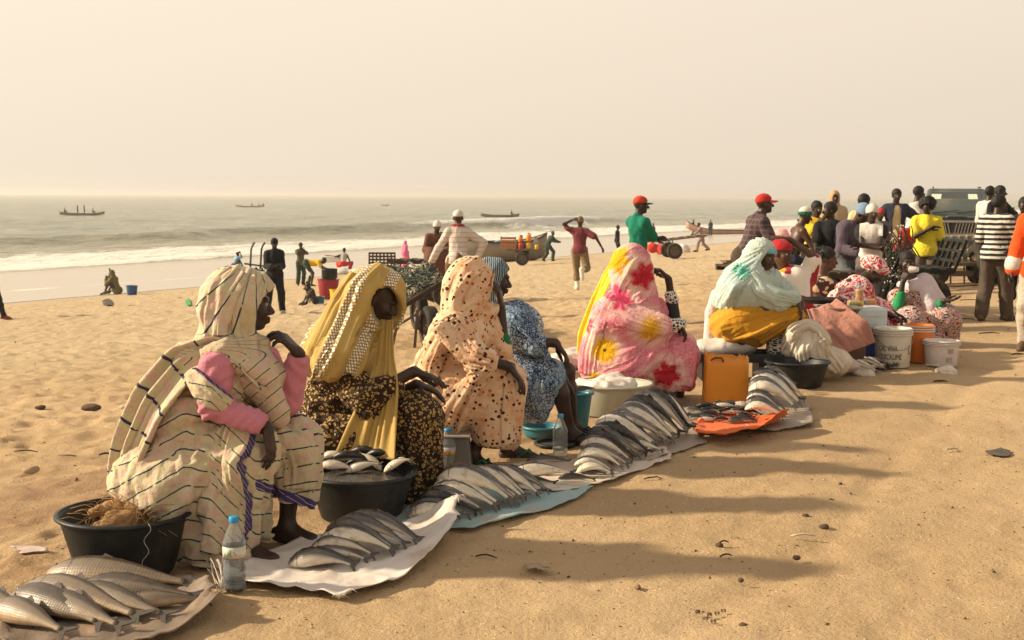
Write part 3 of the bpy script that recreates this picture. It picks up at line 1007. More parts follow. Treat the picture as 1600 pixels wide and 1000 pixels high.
            s.ell(h + Rh @ V3(0, -.014, .04) * sc, (np.array((.083, .103, .095)) + a.get('vol', 0)) * sc, Rh, .01)
            if a.get('roll'): 
                for q in np.linspace(0, 2 * PI, 13)[:-1]: s.ell(h + Rh @ V3(.078 * math.sin(q), -.012 + .095 * math.cos(q), .012) * sc, .022 * sc, None, .02)
            s.plane(h + Rh @ V3(0, 0, a.get('low', .006)) * sc, Rh @ V3(0, .25, -1))
            garment('knit_cap', s, mat, .004, 16, vx=min(gv, .012))
        elif kind in ('shoes', 'boots'):
            for q in 'LR':
                s = Sdf(); foot_ops(s, J, q, d=.012)
                if kind == 'boots': s.cap(J['an' + q], J['an' + q] + (J['kn' + q] - J['an' + q]) * a.get('high', .55), .052 * sc, .066 * sc, .03)
                V, F = s.mesh(min(gv, .014))
                link('boot' if kind == 'boots' else 'shoe', mesh('shoe', V, F, mat), o)
        elif kind == 'scarf':
            s.path([J['neck'] + J['R'] @ V3(.07 * math.sin(q), .06 * math.cos(q), .03) * sc for q in np.linspace(0, 2 * PI, 9)], [.032 * sc] * 9, .03)
            if a.get('tail'): s.cap(J['neck'] + J['R'] @ V3(.02, .08, .0) * sc, J['neck'] + J['R'] @ V3(.03, .13, -a['tail']) * sc, .03, .04, .03)
            garment('scarf', s, mat, .006, 14)
        elif kind == 'band':     # coloured band of cloth round the hips
            s.ell(J['pel'] + V3(0, -.008, -.03) * sc, (.185 * sc, .15 * sc, .06), None, .02)
            s.plane(J['pel'] + V3(0, 0, -.07) * sc, (0, 0, -1))
            garment('waistband', s, mat, .003)
    return o, J

def place_on(o, J, p):
    """a point of figure o (its own frame) in the world"""
    return np.array(o.location) + rotz(o.rotation_euler[2]) @ np.asarray(p)

def by_feet(px, py): return ground(px, py)
def by_head(px, py, Y):
    q = at(px, py, Y); return q
# ------------------------------------------------------------------ the women seated along the row
def unit(v): v = np.asarray(v, float); return v / (np.linalg.norm(v) + 1e-12)
def look(f, up=(0, 0, 1)):
    f = unit(f); r = unit(np.cross(f, up)); return np.stack([r, f, np.cross(r, f)], 1)

class Seat:
    """one seated woman: reads picture positions at her own distance, in metres round her own base point"""
    def __init__(s, px, Y):
        s.Y = Y
        g = at(px, 600, Y); s.loc = V3(g[0], g[1], gz(g[0], g[1]))
    def __call__(s, px, py, dy=0.0): return at(px, py, s.Y + dy) - s.loc
    def r(s, q): return q * s.Y / FPX
    def px(s, P):
        """picture position of local points"""
        Q = P + s.loc - EYE
        dF, dR, dU = Q @ Fw, Q @ Rv, Q @ Uv
        return 800 + FPX * dR / dF, 500 - FPX * dU / dF

def seated(label, S, head, hf, neck, sh, el, wr, hd, pn, hip, kn, an, toe, sc=1.0, curl=(.5, .5), skin=None, group=None, vox=.0065, hup=(0, 0, 1), thumb=.5, hside=(1, 1)):
    J = dict(s=sc, build=1.05, curl=.5)
    J['pel'] = (hip[0] + hip[1]) / 2 + V3(0, 0, .03); J['neck'] = neck
    up = unit(neck - J['pel']); rt = unit(sh[1] - sh[0]); fw = unit(np.cross(up, rt)); rt = np.cross(fw, up)
    J['R'] = np.stack([rt, fw, up], 1)
    J['waist'] = J['pel'] * .66 + neck * .34; J['chest'] = J['pel'] * .34 + neck * .66
    J['head'] = head; J['Rh'] = look(hf, hup)
    for i, q in enumerate('LR'):
        J['sh' + q], J['el' + q], J['wr' + q], J['hip' + q], J['kn' + q], J['an' + q] = sh[i], el[i], wr[i], hip[i], kn[i], an[i]
        J['hd' + q] = V3(*hd[i]); J['pn' + q] = V3(*pn[i]); J['toe' + q] = unit(toe[i])
    me = body_mesh('person', J, vox, skin or SKIN, fine=True, hands=False)
    # hands at a finer grain, rooted in the wrists, in the same mesh
    bm = bmesh.new(); bm.from_mesh(me)
    for i, (q, sg) in enumerate((('L', -1), ('R', 1))):
        h = Sdf(); d = unit(J['hd' + q])
        h.cap(J['wr' + q] - unit(J['wr' + q] - J['el' + q]) * .05, J['wr' + q] + d * .012, .028 * sc, .026 * sc, .01)
        hand_ops(h, J['wr' + q] + d * .004, d, J['pn' + q], sg * hside[i], curl=curl[i], sc=sc * 1.05, thumb=thumb)
        V, F = h.mesh(.0045)
        m2 = mesh('hand', V, F, None); bm.from_mesh(m2); bpy.data.meshes.remove(m2)
    bm.to_mesh(me); bm.free()
    me.polygons.foreach_set('use_smooth', np.ones(len(me.polygons), bool))
    o = link('person', me, None, label, 'person', group, None, tuple(S.loc))
    return o, J

def eyes(o, J, sc=1.0):
    w = plain('eye_white', (.30, .25, .21), .35, .5, .05)
    dk = plain('eye_iris', (.012, .008, .006), .2, .5, .05)
    for sg in (-1, 1):
        c = J['head'] + J['Rh'] @ V3(sg * .031, .0775, .005) * sc
        V, F = lathe([(0, -.0105), (.006, -.0088), (.0098, -.004), (.0105, 0), (.0098, .004), (.006, .0088), (0, .0105)], 10)
        V = V @ frame(J['Rh'] @ V3(0, 1, 0)).T * sc
        V2, F2 = lathe([(0, .0085), (.0044, .0094), (.005, .0100), (0, .0115)], 8)
        V2 = V2 @ frame(J['Rh'] @ V3(0, 1, 0)).T * sc
        me = mesh('eye', np.concatenate([V, V2]) + c, list(F) + [tuple(i + len(V) for i in f) for f in F2], None, True, None, [w, dk], [0] * len(F) + [1] * len(F2))
        link('eye', me, o)

def robe(o, name, s, mat, vox=.024, drape_kw=None, amp=.0, attrs=None, sub=1, deflate=.03, post=None, cut=None):
    V, F = s.mesh(vox)
    rest = V.copy()
    if drape_kw is not None:
        b = Sdf(); b.ops = [q for q in s.ops if q[0] != 'p']
        bv = vox * 1.2
        D, lo = b.grid(bv, pad=.12)
        V = drape(V, F, (D + deflate, lo, bv), **drape_kw)
    if post is not None: V = post(V, F, rest)
    if cut is not None:
        keep = ~cut(rest)
        F = F[keep[F].all(1)]
        used = np.unique(F); mp = -np.ones(len(V), int); mp[used] = np.arange(len(used))
        V, rest, F = V[used], rest[used], mp[F]
    at_ = {'rest': rest}
    for k, f in (attrs or {}).items(): at_[k] = f(rest)
    c = link(name, mesh(name, V, F, mat, True, at_), o)
    if cut is not None:
        m = c.modifiers.new('thickness', 'SOLIDIFY'); m.thickness = .004; m.offset = -1
    if sub: add_subsurf(c, sub)
    return c

def radial(S, ax, ay, k=.3, split=None, bx=0, by=0, dk=.35):
    """folds fanning out from a gathering point (or from a second one below a height)"""
    def f(q):
        x, y = S.px(q)
        u = np.arctan2(y - ay, x - ax) * k
        if split is not None:
            w = smooth(split - 25, split + 25, y); u = u * (1 - w) + np.arctan2(x - bx, y - by + 60) * k * w
        return u + q[:, 1] * dk
    return f

def folds(ufn, freq, amp, seed=0, warp=.6, mask=None, sharp=1.0):
    """ridged folds running along lines of equal u; ufn(rest)->u in metres"""
    def f(V, F, rest):
        N = vnormals(V, F)
        u = ufn(rest) * freq + warp * fbm(rest * 5, 2, seed)
        n = vnoise(np.stack([u, rest @ V3(1, .7, .4) * 1.5, 0 * u], 1), seed + 1)
        n2 = vnoise(np.stack([u * 2.1 + 5, rest @ V3(.6, 1, .5) * 2.2, 0 * u], 1), seed + 7)
        r = (1 - np.abs(n) * 2.2) + .45 * (1 - np.abs(n2) * 2.2)
        w = .55 + .45 * vnoise(rest * 4 + 9, seed + 2)
        a = amp if mask is None else amp * mask(rest)
        return V + N * (a * r * w)[:, None]
    return f

def overlay(S, o, base, pts, widths, mat, n=44, m=26, fold=.016, nf=6, seed=0, off=.014, name='fold_layer', attrs=None):
    """a further layer of the same cloth lying over a garment, following its surface"""
    from mathutils.bvhtree import BVHTree
    me = base.data
    T = BVHTree.FromPolygons([v.co[:] for v in me.vertices], [p.vertices[:] for p in me.polygons])
    e = Vector(EYE - S.loc); H, N_ = [], []
    for px, py in pts:
        d = Vector(ray(px, py)).normalized(); hit = T.ray_cast(e, d)
        if hit[0] is None:
            hit = T.find_nearest(Vector(S(px, py)))
        q = np.array(hit[1]); q = q if q.dot(np.array(d)) < 0 else -q
        H.append(np.array(hit[0]) + q * off); N_.append(q)
    H, N_ = np.array(H), np.array(N_)
    D = np.gradient(H, axis=0); D /= np.linalg.norm(D, axis=1, keepdims=True)
    V, F = ribbon(H, np.cross(D, N_), widths, n, m, fold, nf, seed, False)
    # edges sink back onto the garment
    for k in range(len(V)):
        u = abs((k % m) / (m - 1) * 2 - 1)
        if u > .5:
            loc, nr, _, dist = T.find_nearest(Vector(V[k]))
            if loc is not None:
                nr = np.array(nr); tgt = np.array(loc) + nr * .006; w = ((u - .5) / .5) ** 1.5 * (1 if dist < .14 else .3)
                V[k] = V[k] * (1 - w) + tgt * w
    at_ = {'rest': V}
    for kk, f in (attrs or {}).items(): at_[kk] = f(V)
    c = link(name, mesh(name, V, F, mat, True, at_), o); thicken(c, .004); return c

# ---- fabrics
def fab(name, rough=.85):
    t = NT(name, rough, .15)
    t.p.inputs['Sheen Weight'].default_value = .06
    return t, t.attr('rest')

def striped_cream():
    t, v = fab('cream_striped_cotton')
    s = t.attr('stripe', 'Fac')
    base = t.mix(t.noise(v, 5, 3), (.46, .40, .24), (.53, .475, .31))
    cell = t.voro(v, 30)
    ring = t.math('MULTIPLY', t.step(cell, .16, .30), t.math('SUBTRACT', 1.0, t.step(cell, .46, .62)))
    ph = t.math('FRACT', t.math('MULTIPLY', s, 14.0))
    rowm = t.math('MULTIPLY', t.step(ph, .22, .36), t.math('SUBTRACT', 1.0, t.step(ph, .72, .84)))
    base = t.mix(t.math('MULTIPLY', t.math('MULTIPLY', ring, rowm), .42), base, (.60, .25, .30))
    base = t.mix(t.math('MULTIPLY', t.step(t.noise(v, 3.2, 3), .5, .66), .35), base, (.66, .42, .40))
    w = t.math('ADD', s, t.math('MULTIPLY', t.math('SUBTRACT', t.noise(v, 7, 2), .5), .02))
    ph2 = t.math('FRACT', t.math('MULTIPLY', w, 14.0))
    line = t.math('LESS_THAN', ph2, .085)
    brk = t.math('GREATER_THAN', t.noise(t.vmath('MULTIPLY', v, (1, 1, 1)), 22, 2), .40)
    base = t.mix(t.math('MULTIPLY', line, brk), base, (.045, .03, .085))
    band = t.attr('band', 'Fac')
    bm_ = t.math('MULTIPLY', t.step(band, .5, .55), t.math('GREATER_THAN', t.math('FRACT', t.math('MULTIPLY', t.math('ADD', s, t.math('MULTIPLY', t.sep(v)[0], .8)), 40.0)), .10))
    base = t.mix(bm_, base, (.055, .04, .14))
    t.color(base)
    b = t.bump(t.noise(v, 240, 2), .25, .002)
    t.bump(t.noise(v, 26, 4), .45, .03, b)
    return t.m

# ================= first woman: cream striped wrap, pink sleeves
def woman_striped():
    S = Seat(340, 5.5)
    P, r = S, S.r
    o, J = seated('woman in cream striped wrap with pink sleeves, chin on hand, on the black tub', S,
        P(386, 476), (.95, .22, -.04), P(362, 545, 0),
        (P(412, 572, .22), P(335, 575, -.13)), (P(446, 628, .12), P(328, 645, -.20)), (P(468, 553, .06), P(418, 668, -.24)),
        ((-.66, -.12, .72), (.16, -.02, -1)), ((-.75, .1, -.62), (-.9, .1, .0)),
        (P(285, 765, .14), P(262, 765, -.1)), (P(460, 680, .17), P(383, 695, -.13)), (P(448, 822, .16), P(385, 850, -.1)),
        ((.9, -.35, -.14), (.9, -.4, -.16)), curl=(.75, .42), thumb=.5)
    eyes(o, J)
    mat = striped_cream()
    def stripe(R_):
        x, y = S.px(R_)
        f = np.interp(x, [180, 290, 330, 395, 425, 500], [0, .10, .085, -.02, -.02, 0.0])
        return -(y / 390.0) - f * 1.6 + .5
    def band(R_):
        x, y = S.px(R_)
        d = np.abs((x - 330) * .62 + (y - 735) * .78)   # across a line from lower left to upper right on the near thigh
        ln = (x - 330) * .78 - (y - 735) * .62
        m = np.clip(np.minimum(np.minimum((12 - d), (ln + 10)), 105 - ln) / 14 + .5, 0, 1) * (R_[:, 1] < .05)
        e = np.clip((8 - np.abs((x - 440) * -.33 + (y - 758) * .95)) / 14 + .5, 0, 1) * smooth(390, 400, x)
        return e
    s = Sdf()
    s.ell(P(256, 728), (r(70), .23, r(66)), None, .06)
    s.cap(P(256, 735), P(305, 640, -.02), r(66), r(60), .08).cap(P(305, 640, -.02), P(352, 580, .02), r(60), r(44), .08)
    s.cap(P(345, 585, -.1), P(395, 590, .18), r(34), r(34), .05)
    s.cap(P(275, 745, -.12), P(380, 697, -.13), r(64), r(47), .06).cap(P(295, 735, .16), P(455, 684, .17), r(55), r(42), .05)
    s.cap(P(380, 697, -.13), P(352, 845, -.12), r(47), r(42), .05).cap(P(300, 760, -.08), P(325, 860, -.1), r(58), r(38), .06)
    s.cap(P(457, 684, .17), P(462, 768, .17), r(41), r(37), .05)
    s.cap(P(395, 740, .10), P(405, 850, .14), r(26), r(32), .05).cap(P(300, 770, .1), P(360, 850, .12), r(50), r(40), .06)
    s.cap(P(385, 640, .1), P(420, 690, .05), r(38), r(26), .05)
    s.plane(P(460, 786, .15), (-.12, 0, -1)) if False else None
    w_ = robe(o, 'robe', s, mat, .018, dict(stretch=(1.09, 1.09, 1.05), seed=3, floor=.004, jit=.006), post=folds(radial(S, 415, 600, .34, 690, 385, 660), 26, .024, 31, .4), attrs={'stripe': stripe, 'band': band},
         cut=lambda R_: (lambda x, y: (((y > 772 + (x - 440) * .25) & (x > 425) & (R_[:, 1] > .0)) | (R_[:, 2] < .012)))(*S.px(R_)))
    ab = {'stripe': stripe, 'band': lambda q: 0 * q[:, 0]}
    overlay(S, o, w_, [(368, 668), (358, 720), (352, 790), (346, 862)], [.08, .10, .11, .10], mat, 60, 34, .018, 7, 71, attrs=dict(ab, band=lambda q: np.tile(1 - smooth(3.4, 4.4, np.arange(34.0)), 60)))
    overlay(S, o, w_, [(438, 668), (462, 690), (474, 724), (472, 762)], [.06, .09, .09, .08], mat, 44, 26, .016, 6, 73, attrs=ab)
    # head cloth, wound round the neck and hanging down the back
    s = Sdf()
    Rh = J['Rh']
    s.ell(P(376, 472), (r(62), .135, r(56)), None, .03)
    s.cap(P(355, 490), P(345, 532), r(46), r(40), .05)
    s.cap(P(395, 470, .0), P(402, 535, .03), r(34), r(22), .04)
    s.ell(J['head'] + Rh @ V3(0, .10, -.035), (.16, .10, .115), Rh, .015, True)
    s.path([P(402, 600, -.08), P(354, 546, -.12), P(300, 562, -.10), P(235, 652, -.04), P(203, 730, .0), P(205, 775, .02)], [r(20), r(22), r(28), r(30), r(27), r(24)], .035)
    s.path([P(440, 590, .1), P(400, 575, -.02), P(345, 548, -.06), P(318, 575, .05)], [r(22), r(27), r(28), r(34)], .04)
    s.cap(P(405, 590, -.05), P(435, 650, .0), r(30), r(20), .04)
    def u(R_):
        x, y = S.px(R_)
        hd = smooth(520, 560, y)
        return (np.arctan2(y - 400, x - 400) * .16) * (1 - hd) + hd * ((x - 300) * .62 + (y - 600) * .78) * S.Y / FPX
    hc_ = robe(o, 'head_cloth', s, mat, .011, None, attrs={'stripe': lambda q: u(q) * 1.5 + .2, 'band': lambda q: 0 * q[:, 0]}, post=folds(u, 30, .015, 5), sub=1)
    ah = {'stripe': lambda q: u(q) * 1.5 + .2, 'band': lambda q: 0 * q[:, 0]}
    overlay(S, o, hc_, [(404, 436), (388, 474), (384, 516), (392, 560)], [.04, .06, .06, .05], mat, 48, 22, .012, 6, 75, .010, attrs=ah)
    overlay(S, o, hc_, [(372, 424), (346, 454), (334, 496), (334, 528)], [.05, .08, .08, .06], mat, 44, 22, .014, 6, 77, .010, attrs=ah)
    overlay(S, o, hc_, [(318, 562), (352, 552), (392, 566), (428, 592)], [.06, .08, .08, .05], mat, 44, 22, .016, 6, 79, .012, attrs=ah)
    V, F = ribbon([P(404, 592, -.16), P(350, 544, -.19), P(284, 566, -.20), P(232, 632, -.19), P(204, 700, -.16), P(193, 752, -.11), P(202, 792, -.07)], [V3(.25, -.2, -1)] + [V3(.62, -.42, -.62)] * 3 + [V3(.7, -.55, -.35)] * 3, [.05, .075, .085, .095, .10, .10, .08], 70, 34, .024, 7, 29, False)
    c = link('shawl', mesh('shawl', V, F, mat, True, {'rest': V, 'stripe': np.repeat(np.linspace(0, .6, 70), 34), 'band': 0 * V[:, 0]}), o); thicken(c)
    pink = cloth('pink_jersey', (.56, .205, .26), .08)
    V, F = ribbon([P(296, 584, -.25), P(312, 604, -.30), P(334, 622, -.315), P(358, 634, -.28)], [V3(-.55, -.1, -.8)] * 4, [.035, .05, .05, .035], 30, 16, .012, 4, 41, False)
    c = link('sleeve_end', mesh('sleeve_end', V, F, mat, True, {'rest': V, 'stripe': stripe(V) * 1.2, 'band': np.tile(smooth(.82, .86, np.abs(np.linspace(-1, 1, 16))), 30) * (np.tile(np.linspace(-1, 1, 16), 30) < 0)}), o); thicken(c)
    for pts, rs in (((P(338, 574, -.19), P(334, 634, -.23), P(412, 664, -.25)), (r(27), r(22), r(16.5))),
                    ((P(410, 570, .2), P(446, 624, .12), P(468, 556, .06)), (r(32), r(26), r(17)))):
        s = Sdf().cap(pts[0], pts[1], rs[0], rs[1], .02).cap(pts[1], pts[2], rs[1], rs[2], .02)
        s.plane(pts[2], pts[2] - pts[1])
        V, F, rest = folded(s, .008, .006, 18, (1, 1, 1), 4)
        al = np.minimum(np.linalg.norm(rest - pts[1], axis=1), 9); ar = (rest - pts[1]) @ unit(pts[0] - pts[2])
        V = V + vnormals(V, F) * (.0045 * np.sin(ar * 170 + 3 * vnoise(rest * 14, 3)) * np.exp(-(al / .085) ** 2) + .003 * np.sin(ar * 150 + 5 * vnoise(rest * 9, 5)))[:, None]
        link('sleeve', mesh('sleeve', V, F, pink, True, {'rest': rest}), o)
    return o
woman_striped()
# ---- more fabrics
def leopard():
    t, v = fab('brown_leaf_print')
    a = t.voro(v, 58)
    m = t.math('MULTIPLY', t.step(a, .16, .24), t.math('SUBTRACT', 1.0, t.step(a, .38, .48)))
    m = t.math('MULTIPLY', m, t.math('GREATER_THAN', t.noise(v, 70, 2), .44))
    t.color(t.mix(m, (.035, .018, .010), t.mix(t.noise(v, 6), (.40, .24, .07), (.62, .42, .16))))
    t.bump(t.noise(v, 30, 4), .5, .03); return t.m
def gold_veil():
    t, v = fab('gold_gauze', .7)
    s = t.attr('stripe', 'Fac')
    w = t.math('ADD', s, t.math('MULTIPLY', t.math('SUBTRACT', t.noise(v, 4, 2), .5), .12))
    f = t.math('FRACT', w)
    band = t.math('MULTIPLY', t.math('GREATER_THAN', f, .28), t.math('LESS_THAN', f, .68))
    g = t.attr('grid')
    gx, gy, _ = t.sep(g)[:3]
    dx = t.math('GREATER_THAN', t.math('FRACT', t.math('MULTIPLY', gx, 62.0)), .42)
    dy = t.math('GREATER_THAN', t.math('FRACT', t.math('MULTIPLY', gy, 62.0)), .40)
    sq = t.math('MULTIPLY', t.math('MULTIPLY', dx, dy), band)
    base = t.mix(t.noise(v, 7, 4), (.37, .245, .06), (.52, .36, .125))
    base = t.mix(t.math('MULTIPLY', band, .55), base, (.20, .12, .035))
    t.color(t.mix(sq, base, (.82, .78, .66)))
    t.put(t.p.inputs['Metallic'], t.math('MULTIPLY', sq, .25))
    t.rough(t.lin(sq, 0, 1, .72, .35))
    b = t.bump(t.noise(v, 70, 3), .4, .006); t.bump(sq, .3, .002, b)
    return t.m
def dotted():
    t, v = fab('peach_dotted_cotton')
    base = t.mix(t.step(t.noise(v, 7, 4, .6), .38, .62), (.62, .31, .155), (.70, .47, .29))
    base = t.mix(t.math('MULTIPLY', t.step(t.voro(v, 17), .25, .38), .35), base, (.72, .58, .42))
    d1 = t.math('LESS_THAN', t.voro(v, 32), t.lin(t.noise(v, 13, 1), .3, .7, .17, .40))
    hue = t.voro(v, 32, out='Color')
    hx = t.sep(hue)[0]
    dc = t.mix(t.math('GREATER_THAN', hx, .62), (.055, .018, .014), t.mix(t.math('GREATER_THAN', hx, .82), (.42, .10, .04), (.30, .15, .06)))
    t.color(t.mix(d1, base, dc))
    t.bump(t.noise(v, 32, 4), .45, .03); return t.m
def blue_batik():
    t, v = fab('blue_batik')
    e = t.voro(t.vmath('MULTIPLY', v, (1, 1, .8)), 40, 'DISTANCE_TO_EDGE')
    e2 = t.voro(v, 60, 'DISTANCE_TO_EDGE')
    base = t.mix(t.step(t.noise(v, 3.2, 3), .40, .62), (.24, .34, .44), (.62, .62, .62))
    m = t.math('MAXIMUM', t.math('MULTIPLY', t.math('LESS_THAN', e, .06), t.math('GREATER_THAN', t.noise(v, 11, 3), .40)), t.math('MULTIPLY', t.math('LESS_THAN', e2, .10), t.math('GREATER_THAN', t.noise(v, 6, 2), .48)))
    t.color(t.mix(m, base, (.025, .05, .11)))
    t.bump(t.noise(v, 30, 4), .45, .03); return t.m
def dark_batik():
    t, v = fab('dark_blue_head_cloth')
    w = t.node('ShaderNodeTexWave'); t.put(w.inputs['Vector'], v); w.inputs['Scale'].default_value = 26; w.inputs['Distortion'].default_value = 4
    t.color(t.mix(t.math('GREATER_THAN', w.outputs['Fac'], .62), (.022, .035, .055), (.30, .38, .42)))
    t.bump(t.noise(v, 40, 3), .4, .01); return t.m
def tie_dye(S, P):
    t, v = fab('pink_tie_dye')
    n = t.noise(v, 60, 5, .75); n2 = t.noise(v, 5, 4, .6)
    col = t.mix(t.step(n, .38, .62), (.54, .115, .175), (.67, .29, .32))
    col = t.mix(t.math('MULTIPLY', t.step(n2, .54, .72), .35), col, (.78, .58, .53))
    def flower(px, py, dy, rad, c, ring=(.80, .66, .52), star=0.0, zone=.42):
        nonlocal col
        C = P(px, py, dy)
        d = t.vmath('SUBTRACT', v, tuple(C))
        d = t.vmath('MULTIPLY', d, (1, .42, 1))
        L = t.vmath('LENGTH', d)
        x, y, z = t.sep(d)[:3]
        an = t.math('ARCTAN2', z, x)
        pet = t.math('MULTIPLY', t.math('SINE', t.math('MULTIPLY', an, 6.0)), star)
        wob = t.math('ADD', t.math('MULTIPLY', t.math('SUBTRACT', t.noise(v, 26, 5, .75), .5), 1.3), pet)
        q = t.math('ADD', t.math('DIVIDE', L, rad), wob)
        halo = t.math('SUBTRACT', 1.0, t.step(q, .95, 1.7))
        core = t.math('MULTIPLY', t.math('SUBTRACT', 1.0, t.step(q, .62, 1.08)), 1.0)
        col = t.mix(t.math('MULTIPLY', halo, .5), col, ring)
        veins = t.math('MULTIPLY', t.math('GREATER_THAN', t.math('SINE', t.math('MULTIPLY', an, 13.0)), .86), t.math('LESS_THAN', q, .75))
        cc = t.mix(t.math('MULTIPLY', veins, .55), c, tuple(q_ * .25 for q_ in c))
        cc = t.mix(t.step(L, rad * .16, rad * .10), cc, (.10, .05, .02)) if star == 0 else cc
        col = t.mix(core, col, cc)
    RED, YEL, MAG = (.50, .02, .04), (.70, .38, .01), (.70, .05, .14)
    flower(968, 468, -.1, S.r(24), MAG, star=.18)
    flower(945, 547, -.25, S.r(22), YEL)
    flower(1013, 510, -.2, S.r(24), YEL)
    flower(1040, 583, -.2, S.r(24), RED, star=.12)
    flower(916, 505, -.05, S.r(17), MAG, star=.2)
    flower(1004, 430, -.1, S.r(24), RED, star=.14)
    flower(962, 405, -.05, S.r(24), YEL, star=.15)
    flower(1080, 508, .05, S.r(20), YEL)
    flower(930, 592, -.2, S.r(12), YEL)
    t.color(col)
    b = t.bump(t.noise(v, 110, 4, .7), .55, .006)
    t.bump(t.noise(v, 26, 4), .4, .03, b); return t.m
def teal_shawl(P):
    t, v = fab('pale_green_muslin')
    col = t.mix(t.noise(v, 4, 4), (.40, .49, .43), (.54, .61, .54))
    col = t.mix(t.math('MULTIPLY', t.step(t.noise(v, 2.3, 2), .52, .68), .5), col, (.34, .53, .56))
    d = t.vmath('SUBTRACT', v, tuple(P(1158, 424, -.15))); d = t.vmath('MULTIPLY', d, (1, .2, 1))
    x, y, z = t.sep(d)[:3]; L = t.vmath('LENGTH', d); an = t.math('ARCTAN2', x, t.math('MULTIPLY', z, -1.0))
    ray_ = t.math('GREATER_THAN', t.math('SINE', t.math('MULTIPLY', an, 15.0)), .1)
    m = t.math('MULTIPLY', t.math('MULTIPLY', t.math('LESS_THAN', L, .075), t.math('GREATER_THAN', L, .012)), ray_)
    m = t.math('MAXIMUM', m, t.math('LESS_THAN', t.math('ADD', L, t.math('MULTIPLY', t.noise(v, 60, 2), .03)), .045))
    col = t.mix(m, col, (.05, .46, .33))
    t.color(col); t.bump(t.noise(v, 28, 5, .7), .6, .03); return t.m
def net_print():
    t, v = fab('black_and_white_net_print')
    e = t.voro(t.vmath('MULTIPLY', v, (.55, .55, 1.3)), 48, 'DISTANCE_TO_EDGE')
    t.color(t.mix(t.math('LESS_THAN', e, .11), (.02, .02, .025), (.66, .62, .55))); return t.m
def patch_print():
    t, v = fab('patchwork_print')
    b = t.voro(t.vmath('MULTIPLY', v, (1.0, 1.0, .55)), 8.5, out='Color', rnd=.75)
    r = t.sep(b)[0]
    col = t.mix(t.math('GREATER_THAN', r, .25), (.34, .02, .03), (.74, .66, .56))
    col = t.mix(t.math('GREATER_THAN', r, .55), col, (.66, .33, .05))
    col = t.mix(t.math('GREATER_THAN', r, .78), col, (.76, .70, .62))
    col = t.mix(t.math('GREATER_THAN', r, .90), col, (.20, .27, .03))
    t.color(col); t.bump(t.noise(v, 30, 3), .4, .01); return t.m
def red_white_print():
    t, v = fab('red_and_white_print')
    w = t.noise(v, 7.5, 3, .5, 1.2)
    b = t.math('FRACT', t.math('MULTIPLY', w, 7.0))
    col = t.mix(t.math('GREATER_THAN', b, .52), (.76, .62, .58), (.48, .02, .035))
    sp = t.math('LESS_THAN', t.voro(v, 55), .24)
    col = t.mix(t.math('MULTIPLY', sp, .85), col, t.mix(t.math('GREATER_THAN', b, .52), (.40, .03, .05), (.74, .60, .56)))
    t.color(col); t.bump(t.noise(v, 28, 4), .4, .03); return t.m
def swirl_print():
    t, v = fab('orange_and_blue_swirl_print')
    w = t.noise(v, 8.0, 3, .5, 1.5); b = t.math('FRACT', t.math('MULTIPLY', w, 8.0))
    col = t.mix(t.math('GREATER_THAN', b, .30), (.025, .02, .03), (.62, .20, .05))
    col = t.mix(t.math('GREATER_THAN', b, .52), col, (.40, .45, .55))
    col = t.mix(t.math('GREATER_THAN', b, .72), col, (.30, .05, .04))
    col = t.mix(t.math('GREATER_THAN', b, .86), col, (.70, .64, .58))
    t.color(col); t.bump(t.noise(v, 30, 4), .4, .01); return t.m

GRAV = lambda q: q[:, 0] * .8 + q[:, 1] * .55

